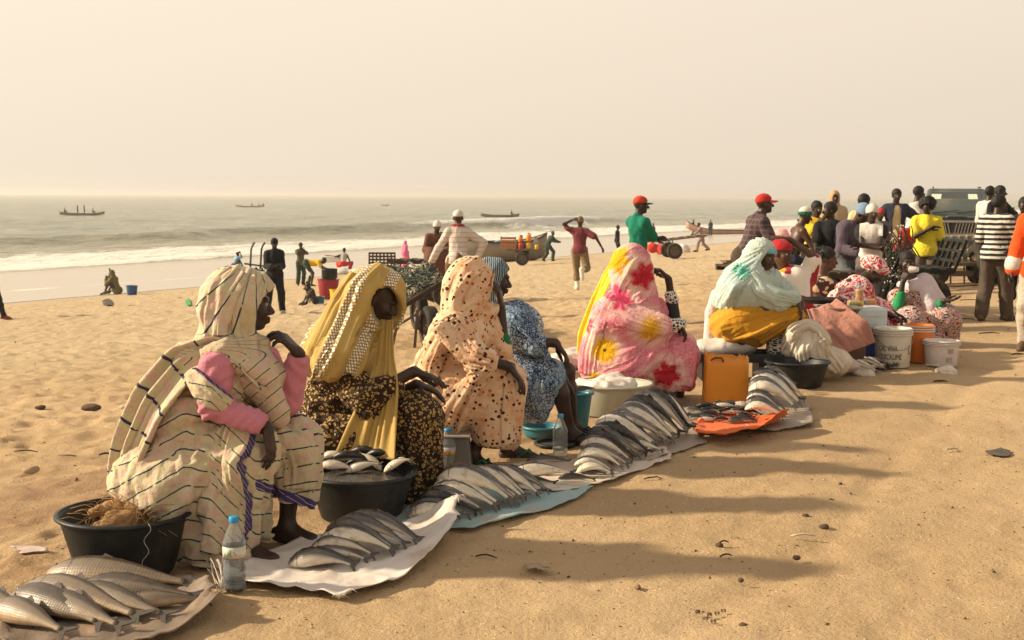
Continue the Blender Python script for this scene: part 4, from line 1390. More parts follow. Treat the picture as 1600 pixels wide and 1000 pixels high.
# ================= second woman: gold veil with silver stripes over a brown print dress
def woman_gold():
    S = Seat(575, 6.55); P, r = S, S.r
    o, J = seated('woman under a gold veil with silver check stripes, brown dress, head bowed', S,
        P(592, 468), (.88, -.20, -.42), P(560, 536, .02),
        (P(585, 552, .2), P(525, 560, -.13)), (P(612, 625, .18), P(582, 618, -.22)), (P(650, 600, .1), P(646, 580, -.2)),
        ((.9, -.1, -.3), (.96, -.05, -.28)), ((-.2, 0, -1), (-.25, -.1, -1)),
        (P(500, 700, .14), P(490, 700, -.12)), (P(640, 630, .2), P(652, 640, -.1)), (P(650, 765, .2), P(660, 768, -.08)),
        ((.8, -.6, -.15), (.8, -.6, -.15)), curl=(.4, .34))
    dress = leopard(); gold = gold_veil()
    s = Sdf()
    s.ell(P(500, 690), (r(48), .2, r(50)), None, .06)
    s.cap(P(500, 670), P(535, 575), r(48), r(42), .06)
    s.cap(P(520, 690, -.1), P(648, 644, -.1), r(50), r(38), .06).cap(P(520, 680, .14), P(636, 632, .2), r(48), r(36), .06)
    s.cap(P(648, 644, -.1), P(650, 752, -.08), r(38), r(37), .05).cap(P(636, 632, .2), P(640, 750, .2), r(36), r(35), .05)
    s.cap(P(560, 690), P(575, 755), r(40), r(40), .08)
    s.cap(P(520, 560, -.12), P(575, 618, -.2), r(26), r(22), .04).cap(P(575, 618, -.2), P(612, 592, -.2), r(22), r(17), .04)
    w_ = robe(o, 'dress', s, dress, .019, dict(stretch=(1.08, 1.08, 1.04), seed=8, floor=.004, jit=.005), post=folds(radial(S, 655, 620, .3, 640, 655, 600), 26, .024, 41, .4))
    overlay(S, o, w_, [(640, 618), (662, 650), (668, 700), (672, 752)], [.08, .11, .12, .11], dress, 50, 30, .020, 7, 61)
    overlay(S, o, w_, [(500, 606), (530, 612), (570, 622), (604, 610)], [.05, .07, .07, .05], dress, 40, 22, .020, 5, 63)
    s = Sdf(); Rh = J['Rh']
    s.ell(P(584, 464), (r(49), .145, r(51)), None, .03)
    s.cap(P(572, 470), P(530, 540), r(44), r(48), .06).cap(P(530, 540), P(517, 565), r(50), r(54), .05)
    s.cap(P(560, 550, .16), P(525, 560, -.16), r(38), r(40), .05)
    s.cap(P(610, 452, -.02), P(614, 500, .0), r(20), r(16), .04)
    s.ell(J['head'] + V3(.055, -.10, -.045), (.085, .12, .125), roty(-.35), .012, True)
    s.plane(P(530, 586), (.05, 0, -1))
    st = lambda q: (lambda x, y: (x + .45 * y) / 50.0 + .30)(*S.px(q))
    gr = lambda q: np.stack([q[:, 0] + q[:, 1] * .6, q[:, 2] + q[:, 1] * .3, 0 * q[:, 0]], 1)
    def u(q):
        x, y = S.px(q); h = smooth(500, 545, y)
        return (np.arctan2(y - 395, x - 585) * .2) * (1 - h) + h * (x * .9 + y * .4) * S.Y / FPX
    v_ = robe(o, 'veil', s, gold, .0115, None, attrs={'stripe': st, 'grid': gr}, post=folds(u, 30, .020, 15, .35), sub=1)
    av = {'stripe': st, 'grid': gr}
    overlay(S, o, v_, [(596, 418), (566, 446), (548, 492), (524, 548), (506, 582)], [.05, .09, .10, .10, .08], gold, 60, 28, .016, 7, 81, .010, attrs=av)
    overlay(S, o, v_, [(556, 430), (524, 478), (494, 540), (478, 580)], [.06, .09, .09, .07], gold, 54, 26, .016, 6, 83, .010, attrs=av)
    overlay(S, o, v_, [(574, 520), (560, 556), (545, 582)], [.06, .09, .09], gold, 40, 24, .016, 6, 85, .010, attrs=av)
    # the loose end falling down her front
    V, F = ribbon([P(606, 500, -.06), P(603, 560, -.14), P(598, 610, -.24), P(585, 660, -.27), P(572, 715, -.29)], [V3(.8, -.6, 0)] * 2 + [V3(.95, -.3, 0)] * 3, [.045, .065, .09, .13, .165], 50, 40, .020, 9, 19)
    c = link('veil_end', mesh('veil_end', V, F, gold, True, {'rest': V, 'stripe': V[:, 0] * 0 + .05, 'grid': gr(V)}), o); thicken(c)

# ================= third woman: peach dotted wrap
def woman_dotted():
    S = Seat(725, 7.4); P, r = S, S.r
    o, J = seated('woman in peach wrap with dark dots, back turned, one hand to her face', S,
        P(744, 440), (.86, .48, -.05), P(728, 498, .02),
        (P(768, 512, .2), P(703, 520, -.12)), (P(787, 556, .14), P(745, 560, -.24)), (P(783, 482, .16), P(796, 572, -.26)),
        ((-.12, .1, 1), (.62, -.1, -.78)), ((-1, .2, 0), (-.6, 0, -.8)),
        (P(700, 645, .14), P(690, 645, -.1)), (P(786, 592, .2), P(784, 600, -.12)), (P(800, 700, .2), P(738, 712, -.1)),
        ((.95, -.2, -.14), (.75, -.6, -.15)), curl=(.5, .35))
    mat = dotted(); grn = cloth('green_jersey', (.02, .16, .07))
    s = Sdf()
    s.ell(P(688, 612), (r(54), .21, r(46)), None, .06)
    s.cap(P(690, 600), P(716, 520), r(54), r(42), .06)
    s.cap(P(755, 515, .16), P(705, 520, -.12), r(32), r(34), .05)
    s.cap(P(705, 622, -.1), P(782, 603, -.12), r(48), r(38), .06).cap(P(710, 620, .14), P(786, 596, .2), r(46), r(36), .06)
    s.cap(P(782, 603, -.12), P(770, 672, -.1), r(38), r(34), .05).cap(P(786, 596, .2), P(788, 686, .18), r(36), r(28), .05)
    s.cap(P(690, 625, -.05), P(694, 665, -.06), r(44), r(34), .06)
    s.cap(P(712, 530, -.14), P(748, 566, -.24), r(28), r(20), .05).cap(P(748, 566, -.24), P(762, 566, -.24), r(20), r(18), .04)
    s.cap(P(765, 520, .18), P(784, 552, .14), r(24), r(18), .04)
    w_ = robe(o, 'wrap', s, mat, .017, None, post=folds(radial(S, 775, 570, .34, 625, 790, 560), 40, .017, 51, .2),
         cut=lambda q: (lambda x, y: (y > 690 + (x - 680) * .12))(*S.px(q)))
    s = Sdf(); Rh = J['Rh']
    s.ell(P(734, 440), (r(39), .132, r(41)), None, .03).cap(P(725, 455), P(722, 500), r(34), r(34), .05)
    s.cap(P(758, 450, .05), P(752, 495, .06), r(24), r(24), .04)
    s.ell(P(712, 520, -.02), (r(36), .16, r(26)), None, .04)
    s.ell(J['head'] + Rh @ V3(0, .10, -.035), (.14, .085, .105), Rh, .015, True)
    def u(q):
        x, y = S.px(q); return np.hypot(x - 760, y - 470) * S.Y / FPX
    h_ = robe(o, 'head_cloth', s, mat, .011, None, post=folds(u, 40, .011, 55, .3), sub=1)
    overlay(S, o, h_, [(752, 408), (726, 424), (708, 456), (704, 488)], [.05, .07, .07, .06], mat, 44, 22, .012, 6, 87, .008)
    overlay(S, o, h_, [(768, 438), (750, 470), (726, 496), (696, 508)], [.05, .06, .07, .06], mat, 44, 22, .014, 6, 89, .008)
    overlay(S, o, w_, [(712, 500), (684, 528), (664, 568), (656, 612), (668, 652)], [.05, .09, .11, .12, .09], mat, 56, 34, .020, 8, 3)
    overlay(S, o, w_, [(690, 508), (716, 536), (742, 556), (764, 566)], [.10, .10, .08, .05], mat, 44, 30, .018, 7, 8)
    overlay(S, o, w_, [(762, 572), (738, 600), (712, 640), (694, 684)], [.04, .06, .08, .09], mat, 48, 26, .020, 6, 12)
    overlay(S, o, w_, [(796, 574), (806, 610), (804, 650), (800, 690)], [.05, .08, .09, .08], mat, 40, 24, .014, 5, 17)
    s = Sdf().cap(P(785, 548, .14), P(786, 530, .145), .046, .044); V, F = s.mesh(.01); link('sleeve', mesh('sleeve', V, F, grn, True, {'rest': V}), o)
    s = Sdf().cap(P(752, 562, -.24), P(764, 564, -.245), .056, .05); V, F = s.mesh(.01); link('sleeve', mesh('sleeve', V, F, grn, True, {'rest': V}), o)
    sandals(o, J, (.02, .20, .12))

def sandals(o, J, c, sc=1.0):
    m = plain('sandal_%d' % int(c[1] * 100), c, .6)
    for q in 'LR':
        a, t = J['an' + q], J['toe' + q]; f = unit(V3(t[0], t[1], 0)); x = V3(f[1], -f[0], 0)
        b = MB(); z = a[2] - .083 * sc + .0
        pts = [(-.07, .033), (-.03, .04), (.05, .042), (.13, .05), (.18, .046), (.21, .025)]
        n = len(pts); V = []
        for k, zz in enumerate((z - .004, z + .012)):
            for d_, w in pts: V.append(V3(a[0], a[1], zz) + f * d_ * sc - x * w * sc)
            for d_, w in pts[::-1]: V.append(V3(a[0], a[1], zz) + f * d_ * sc + x * w * sc)
        m2 = 2 * n
        F = [tuple(range(m2)), tuple(range(2 * m2 - 1, m2 - 1, -1))] + [(k, (k + 1) % m2, m2 + (k + 1) % m2, m2 + k) for k in range(m2)]
        b.add(V, F)
        tip = V3(a[0], a[1], z + .02) + f * .16 * sc
        for sg in (-1, 1): b.tube([tip, V3(a[0], a[1], z + .075 * sc) + f * .10 * sc + x * sg * .025 * sc, V3(a[0], a[1], z + .03) + f * .04 * sc + x * sg * .045 * sc], .007, 6)
        b.build('sandal', m, o)

# ================= fourth woman: blue and white batik
def woman_blue():
    S = Seat(815, 8.05); P, r = S, S.r
    o, J = seated('woman in blue and white patterned robe leaning forward beyond the dotted wrap', S,
        P(772, 436), (.97, .05, -.15), P(775, 490, .05),
        (P(812, 505, .2), P(790, 510, -.12)), (P(850, 560, .22), P(835, 535, -.2)), (P(880, 590, .1), P(868, 535, -.22)),
        ((.6, -.1, -.8), (.62, 0, -.78)), ((-.7, 0, -.7), (-.7, 0, -.6)),
        (P(800, 620, .14), P(800, 620, -.1)), (P(884, 580, .2), P(868, 585, -.1)), (P(895, 664, .2), P(890, 672, -.08)),
        ((.9, -.4, -.14), (.9, -.4, -.15)), curl=(.4, .4))
    s = Sdf()
    s.ell(P(805, 605), (r(44), .2, r(40)), None, .06).cap(P(805, 590), P(800, 510), r(44), r(40), .06)
    s.cap(P(815, 510, .18), P(800, 512, -.12), r(32), r(32), .05)
    s.cap(P(815, 605, -.1), P(852, 590, -.12), r(38), r(28), .06).cap(P(815, 600, .14), P(858, 585, .16), r(36), r(26), .06)
    s.cap(P(845, 590, -.1), P(838, 640, -.1), r(30), r(22), .05).cap(P(810, 620, -.05), P(805, 642, -.05), r(34), r(24), .05)
    s.cap(P(805, 520, -.14), P(838, 540, -.2), r(22), r(18), .04)
    bm_ = blue_batik(); w_ = robe(o, 'robe', s, bm_, .020, None, post=folds(radial(S, 850, 540, .32), 28, .024, 61, .25))
    overlay(S, o, w_, [(812, 488), (836, 520), (852, 556), (856, 596), (846, 640)], [.08, .10, .10, .09, .07], bm_, 50, 28, .018, 7, 23)
    overlay(S, o, w_, [(800, 560), (826, 590), (836, 630)], [.10, .10, .08], bm_, 36, 26, .018, 6, 27)
    s = Sdf(); Rh = J['Rh']
    s.ell(P(768, 430), (r(31), .12, r(29)), None, .03).cap(P(758, 445), P(765, 485), r(24), r(22), .04)
    s.ell(J['head'] + Rh @ V3(0, .105, -.03), (.14, .082, .10), Rh, .012, True)
    robe(o, 'head_cloth', s, dark_batik(), .012, None, post=folds(lambda q: q[:, 2] - q[:, 0], 22, .008, 66), sub=1)
    sandals(o, J, (.02, .03, .03))

# ================= fifth woman: pink tie-dye over a white basin
def woman_pink():
    S = Seat(990, 9.75); P, r = S, S.r
    o, J = seated('woman in pink tie-dye wrap with yellow and red flowers, seated on white basin', S,
        P(994, 424, .04), (.82, .55, -.12), P(985, 474, .02),
        (P(1022, 490, .18), P(955, 492, -.12)), (P(1053, 505, .15), P(1035, 510, -.25)), (P(1045, 436, .12), P(1062, 506, -.2)),
        ((-.62, .05, .62), (.45, 0, -.85)), ((-.6, 0, -.8), (-.8, 0, -.5)),
        (P(985, 580, .14), P(980, 580, -.1)), (P(1066, 552, .22), P(1060, 556, -.1)), (P(1060, 632, .2), P(1040, 636, -.1)),
        ((.8, -.6, -.14), (.8, -.6, -.15)), curl=(1.0, .5))
    mat = tie_dye(S, P)
    s = Sdf()
    s.ell(P(962, 560), (r(56), .23, r(40)), None, .06).cap(P(966, 545), P(984, 484), r(58), r(42), .07)
    s.cap(P(1015, 490, .16), P(958, 495, -.12), r(30), r(34), .05)
    s.cap(P(985, 565, -.1), P(1054, 556, -.1), r(44), r(35), .06).cap(P(985, 560, .14), P(1060, 548, .2), r(42), r(30), .06)
    s.cap(P(1056, 556, -.1), P(1058, 590, -.1), r(34), r(28), .05).cap(P(1060, 550, .2), P(1064, 590, .2), r(30), r(24), .05)
    s.cap(P(972, 500, -.16), P(1030, 510, -.24), r(32), r(20), .05)
    s.cap(P(938, 578, -.06), P(1055, 584, -.08), r(30), r(26), .06)
    w_ = robe(o, 'wrap', s, mat, .019, None, post=folds(radial(S, 1052, 505, .40, 575, 1065, 540), 34, .017, 71, .2),
         cut=lambda q: (lambda x, y: y > 612)(*S.px(q)))
    s = Sdf(); Rh = J['Rh']
    s.ell(P(986, 420), (r(34), .145, r(40)), None, .03).cap(P(983, 440), P(984, 470), r(28), r(27), .04).cap(P(984, 478, .06), P(990, 484, -.1), r(30), r(30), .05)
    s.cap(P(1005, 440, .0), P(1010, 480, -.05), r(20), r(22), .04)
    s.ell(J['head'] + Rh @ V3(0, .11, -.03), (.12, .085, .10), Rh, .015, True)
    h_ = robe(o, 'head_cloth', s, mat, .012, None, post=folds(lambda q: np.hypot(q[:, 0] - P(1000, 470)[0], q[:, 2] - P(1000, 470)[2]), 20, .012, 75), sub=1)
    s = Sdf()
    overlay(S, o, w_, [(948, 474), (985, 494), (1020, 506), (1044, 512)], [.13, .13, .10, .07], mat, 50, 34, .020, 7, 33)
    overlay(S, o, w_, [(1044, 516), (1026, 548), (994, 578), (950, 594), (916, 596)], [.05, .08, .09, .085, .06], mat, 60, 28, .018, 6, 37)
    overlay(S, o, w_, [(952, 470), (930, 505), (918, 545), (914, 582)], [.09, .10, .10, .08], mat, 50, 26, .016, 5, 41)
    overlay(S, o, h_, [(1008, 392), (984, 408), (966, 440), (962, 468)], [.05, .08, .08, .06], mat, 44, 22, .014, 6, 91, .008)
    overlay(S, o, h_, [(1014, 430), (1004, 456), (978, 478)], [.06, .07, .07], mat, 40, 22, .014, 6, 93, .008)
    overlay(S, o, w_, [(1066, 528), (1074, 562), (1072, 602)], [.08, .10, .08], mat, 36, 24, .016, 5, 45)
    V, F = ribbon([P(972, 392, .08), P(952, 425, .13), P(932, 470, .14), P(914, 520, .12), P(909, 556, .10)], [V3(.75, -.65, .1)] * 5, [.035, .05, .055, .06, .04], 40, 18, .014, 5, 77)
    c = link('yellow_scarf', mesh('scarf', V, F, cloth('yellow_dyed_cotton', (.84, .66, .05), .06), True, {'rest': V}), o); thicken(c)
    bk = plain('black_beaded_cuff', (.02, .02, .022), .6)
    s = Sdf().cap(P(1053, 498, .15), P(1049, 466, .135), .052, .046); V, F = s.mesh(.01); link('cuff', mesh('cuff', V, F, bk), o)
    wt = NT('white_bead_print', .5); v = wt.obj(); e = wt.voro(v, 40, 'DISTANCE_TO_EDGE'); wt.color(wt.mix(wt.math('LESS_THAN', e, .12), (.02, .02, .02), (.75, .72, .66)))
    s = Sdf().cap(P(1046, 508, -.22), P(1064, 506, -.2), .050, .045); V, F = s.mesh(.01); link('cuff', mesh('cuff', V, F, wt.m), o)
    s = Sdf().cap(P(1050, 470, .14), P(1048, 462, .13), .052, .050); V, F = s.mesh(.01); link('cuff', mesh('cuff', V, F, wt.m), o)

# ================= sixth woman: pale green shawl, ochre skirt
def woman_green():
    S = Seat(1185, 11.1); P, r = S, S.r
    o, J = seated('woman in pale green shawl and ochre skirt, blue headband, looking down to the right', S,
        P(1194, 401), (.72, -.62, -.22), P(1182, 436, .02),
        (P(1205, 448, .18), P(1152, 452, -.12)), (P(1225, 480, .1), P(1195, 482, -.22)), (P(1252, 474, -.05), P(1246, 474, -.2)),
        ((.3, -.2, -.9), (.3, -.2, -.9)), ((-.9, 0, -.2), (-.9, 0, -.3)),
        (P(1160, 530, .14), P(1155, 530, -.1)), (P(1238, 500, .15), P(1228, 505, -.12)), (P(1222, 585, .12), P(1215, 588, -.1)),
        ((.7, -.7, -.14), (.7, -.7, -.15)), curl=(.5, .4), skin=SKIN2, vox=.007)
    eyes(o, J)
    s = Sdf()
    s.ell(P(1150, 508), (r(40), .24, r(32)), None, .06).cap(P(1160, 500, -.1), P(1232, 500, -.12), r(36), r(25), .06).cap(P(1160, 500, .14), P(1236, 497, .14), r(34), r(24), .06)
    s.cap(P(1185, 515, -.1), P(1185, 528, -.1), r(26), r(16), .05)
    w_ = robe(o, 'skirt', s, cloth('ochre_cotton', (.55, .27, .022), .1), .017, None, post=folds(radial(S, 1262, 478, .6), 26, .026, 81, .25), sub=1)
    overlay(S, o, w_, [(1250, 484), (1215, 500), (1170, 515), (1130, 520)], [.05, .09, .12, .12], MATS['ochre_cotton'], 54, 30, .022, 8, 51)
    overlay(S, o, w_, [(1246, 492), (1216, 514), (1186, 532)], [.04, .07, .08], MATS['ochre_cotton'], 40, 22, .020, 5, 53)
    s = Sdf().cap(P(1220, 508, -.1), P(1214, 545, -.1), r(20), r(17), .04).cap(P(1228, 505, .1), P(1224, 545, .1), r(18), r(15), .04)
    V, F, rest = folded(s, .016, .008); link('leggings', mesh('leggings', V, F, net_print(), True, {'rest': rest}), o)
    s = Sdf().cap(P(1214, 545, -.1), P(1212, 585, -.1), r(15), r(13), .04).cap(P(1224, 545, .1), P(1220, 580, .1), r(14), r(12), .04)
    V, F, rest = folded(s, .016, .008); link('blue_underskirt', mesh('underskirt', V, F, cloth('navy_cotton', (.02, .035, .12)), True, {'rest': rest}), o)
    s = Sdf(); Rh = J['Rh']
    s.ell(P(1189, 396), (r(22), .115, r(25)), None, .03).cap(P(1180, 405), P(1168, 440), r(21), r(32), .06)
    s.cap(P(1195, 438, .12), P(1155, 450, -.12), r(24), r(32), .06).cap(P(1160, 445), P(1155, 466, -.02), r(36), r(40), .06)
    s.cap(P(1165, 452, -.14), P(1212, 470, -.2), r(26), r(17), .05).cap(P(1212, 470, -.2), P(1240, 466, -.18), r(17), r(12), .04).cap(P(1205, 445, .12), P(1238, 462, .0), r(20), r(13), .05)
    s.ell(J['head'] + Rh @ V3(0, .135, -.03), (.14, .155, .125), Rh, .012, True)
    s.plane(P(1160, 482, 0), (.0, 0, -1))
    tm_ = teal_shawl(P); w_ = robe(o, 'shawl', s, tm_, .013, None, post=folds(radial(S, 1205, 385, .45), 30, .021, 85, .25), sub=1)
    overlay(S, o, w_, [(1176, 428), (1190, 448), (1216, 462), (1246, 468)], [.07, .10, .09, .06], tm_, 46, 28, .016, 7, 57)
    overlay(S, o, w_, [(1160, 420), (1142, 446), (1128, 470)], [.09, .12, .11], tm_, 40, 28, .016, 7, 59)
    s = Sdf().ell(J['head'] + Rh @ V3(0, -.005, .055), (.088, .108, .07), Rh); s.plane(J['head'] + Rh @ V3(0, 0, .042), Rh @ V3(0, .05, -1))
    V, F, rest = folded(s, .009, .003); link('headband', mesh('headband', V, F, cloth('light_blue_cotton', (.22, .48, .56)), True, {'rest': rest}), o)
    s = Sdf().path([P(1120, 460, .1), P(1112, 490, .12), P(1108, 530, .14)], [.05, .05, .05]); V, F, rest = folded(s, .016, .01)
    link('white_underskirt', mesh('underskirt', V, F, cloth('white_and_pink_cotton', (.72, .62, .60)), True, {'rest': rest}), o)

def woman_patch():
    S = Seat(1240, 12.4); P, r = S, S.r
    o, J = seated('woman in red headscarf and patchwork dress with one arm raised to her head', S,
        P(1222, 396), (.66, -.72, -.15), P(1232, 428, .03),
        (P(1262, 432, .12), P(1218, 436, -.08)), (P(1270, 400, .0), P(1215, 470, -.15)), (P(1234, 374, .04), P(1240, 480, -.2)),
        ((-.9, .1, .2), (.7, -.2, -.6)), ((.1, .1, -1), (-.6, 0, -.6)),
        (P(1240, 505, .12), P(1232, 505, -.1)), (P(1285, 490, .1), P(1270, 495, -.2)), (P(1275, 550, .1), P(1262, 555, -.2)),
        ((.7, -.7, -.14), (.7, -.7, -.15)), skin=SKIN2, vox=.008, curl=(.3, .5))
    eyes(o, J)
    s = Sdf()
    s.cap(P(1240, 500), P(1240, 440), r(36), r(27), .06).cap(P(1256, 436, .1), P(1222, 440, -.08), r(17), r(18), .05)
    s.cap(P(1262, 432, .1), P(1270, 408, .02), r(16), r(13), .04).cap(P(1240, 505), P(1280, 500), r(36), r(28), .06).cap(P(1280, 500), P(1270, 545), r(30), r(28), .05)
    robe(o, 'dress', s, patch_print(), .024, None, post=folds(GRAV, 14, .012, 91))
    s = Sdf(); Rh = J['Rh']
    s.ell(J['head'] + Rh @ V3(0, -.02, .05), (.095, .112, .085), Rh); s.plane(J['head'] + Rh @ V3(0, 0, .03), Rh @ V3(0, .2, -1))
    V, F, rest = folded(s, .01, .008, 14, (1, 1, 1)); link('headscarf', mesh('headscarf', V, F, cloth('red_headscarf_cotton', (.40, .02, .025)), True, {'rest': rest}), o)

def braids(o, J, mat, n=34, length=.22, down=(.0, 0, -1), seed=3, beads=None, spread=1.0):
    q = random.Random(seed); h, Rh = J['head'], J['Rh']
    b = MB(); bd = MB()
    for i in range(n):
        a = q.uniform(-PI, PI) if spread else q.uniform(1.2, PI * 1.4)
        el = q.uniform(.15, 1.3)
        dirn = Rh @ V3(math.sin(a) * math.cos(el), -abs(math.cos(a)) * math.cos(el) - .15, math.sin(el))
        p0 = h + Rh @ (np.array([.078, .098, .09]) * (Rh.T @ dirn) + V3(0, -.012, .03))
        L = length * q.uniform(.6, 1.15)
        p1 = p0 + dirn * .03 + V3(*down) * L * .4; p2 = p0 + dirn * .035 + V3(*down) * L + V3(q.uniform(-.03, .03), q.uniform(-.03, .03), 0)
        b.tube([p0 - dirn * .02, p0 + dirn * .018, p1, p2], [.009, .009, .008, .005], 5)
        if beads: 
            for u in (.5, .8, 1.0):
                c = p0 + dirn * .033 + (p2 - p0 - dirn * .033) * u
                V, F = lathe([(0, -.007), (.007, -.003), (.007, .003), (0, .007)], 5); bd.add(V + c, F)
    b.build('braids', mat, o)
    if beads: bd.build('beads', beads, o, kind='stuff')

BLACKHAIR = plain('black_hair', (.012, .010, .009), .6, .3, .3, 90, .4)
def woman_braids():
    S = Seat(1290, 13.0); P, r = S, S.r
    o, J = seated('woman with braided hair in profile behind the patchwork dress', S,
        P(1292, 405), (.90, -.38, -.12), P(1285, 436, .02),
        (P(1300, 448, .18), P(1272, 450, -.1)), (P(1312, 480, .15), P(1285, 485, -.2)), (P(1330, 490, 0), P(1315, 490, -.2)),
        ((.9, -.2, -.4), (.9, -.2, -.4)), ((-.2, 0, -1), (-.2, 0, -1)),
        (P(1285, 510, .12), P(1280, 510, -.1)), (P(1325, 500, .1), P(1320, 500, -.15)), (P(1320, 545, .1), P(1315, 550, -.15)),
        ((.7, -.7, -.14), (.7, -.7, -.15)), skin=SKIN2, vox=.008)
    s = Sdf(); h, Rh = J['head'], J['Rh']
    s.ell(h + Rh @ V3(0, -.02, .045), (.084, .1, .085), Rh); s.ell(h + Rh @ V3(0, .085, -.03), (.075, .07, .08), Rh, .01, True)
    V, F, rest = folded(s, .009, .004, 40, (1, 1, 1)); link('hair', mesh('hair', V, F, BLACKHAIR), o)
    braids(o, J, BLACKHAIR, 26, .13)
    s = Sdf().cap(P(1285, 505), P(1286, 450), r(28), r(20), .05).cap(P(1298, 448, .15), P(1274, 450, -.1), r(13), r(14), .04).cap(P(1285, 505), P(1322, 500), r(28), r(24), .05).cap(P(1322, 502), P(1318, 540), r(24), r(22), .05)
    t, v = fab('dark_and_cream_print'); t.color(t.mix(t.math('GREATER_THAN', t.noise(v, 9, 2), .55), (.05, .03, .03), (.62, .50, .28)))
    robe(o, 'dress', s, t.m, .026, None, post=folds(GRAV, 14, .01, 95))

def woman_red():
    S = Seat(1345, 12.7); P, r = S, S.r
    o, J = seated('woman in red and white print with matching headwrap bending over the cool box', S,
        P(1366, 424), (.78, -.25, -.58), P(1338, 440, .0),
        (P(1345, 450, .2), P(1320, 455, -.12)), (P(1375, 480, .2), P(1352, 490, -.2)), (P(1395, 488, .1), P(1388, 490, -.2)),
        ((.9, -.2, -.4), (.9, -.2, -.4)), ((-.2, 0, -1), (-.2, 0, -1)),
        (P(1305, 505, .12), P(1300, 505, -.1)), (P(1378, 500, .15), P(1374, 500, -.15)), (P(1370, 548, .15), P(1366, 552, -.12)),
        ((.7, -.7, -.14), (.7, -.7, -.15)), vox=.008, hup=(.3, 0, 1))
    mat = red_white_print()
    s = Sdf()
    s.cap(P(1308, 490), P(1335, 456), r(34), r(28), .06).cap(P(1345, 455, .15), P(1325, 458, -.1), r(18), r(20), .05)
    s.cap(P(1330, 462, -.1), P(1356, 486, -.2), r(20), r(15), .05).cap(P(1310, 500), P(1378, 502, -.05), r(34), r(22), .06).cap(P(1376, 500), P(1374, 530), r(24), r(22), .05)
    s.cap(P(1345, 470, .1), P(1380, 480, .18), r(20), r(15), .05)
    robe(o, 'dress', s, mat, .022, dict(stretch=(1.08, 1.08, 1.05), seed=52), post=folds(radial(S, 1390, 490, .4), 24, .022, 97, .4))
    s = Sdf(); h, Rh = J['head'], J['Rh']
    s.ell(h + Rh @ V3(0, -.03, .055), (.105, .125, .09), Rh); s.path([h + Rh @ V3(.09 * math.sin(a), -.03 + .11 * math.cos(a), .045 + .02 * math.cos(a)) for a in np.linspace(0, 2 * PI, 11)], [.035] * 11, .02)
    s.ell(h + Rh @ V3(-.03, -.10, .06), (.06, .05, .06), Rh)
    s.ell(h + Rh @ V3(0, .09, -.045), (.085, .085, .075), Rh, .01, True)
    V, F, rest = folded(s, .010, .010, 14, (1, 1, 1)); link('headwrap', mesh('headwrap', V, F, mat, True, {'rest': rest}), o)

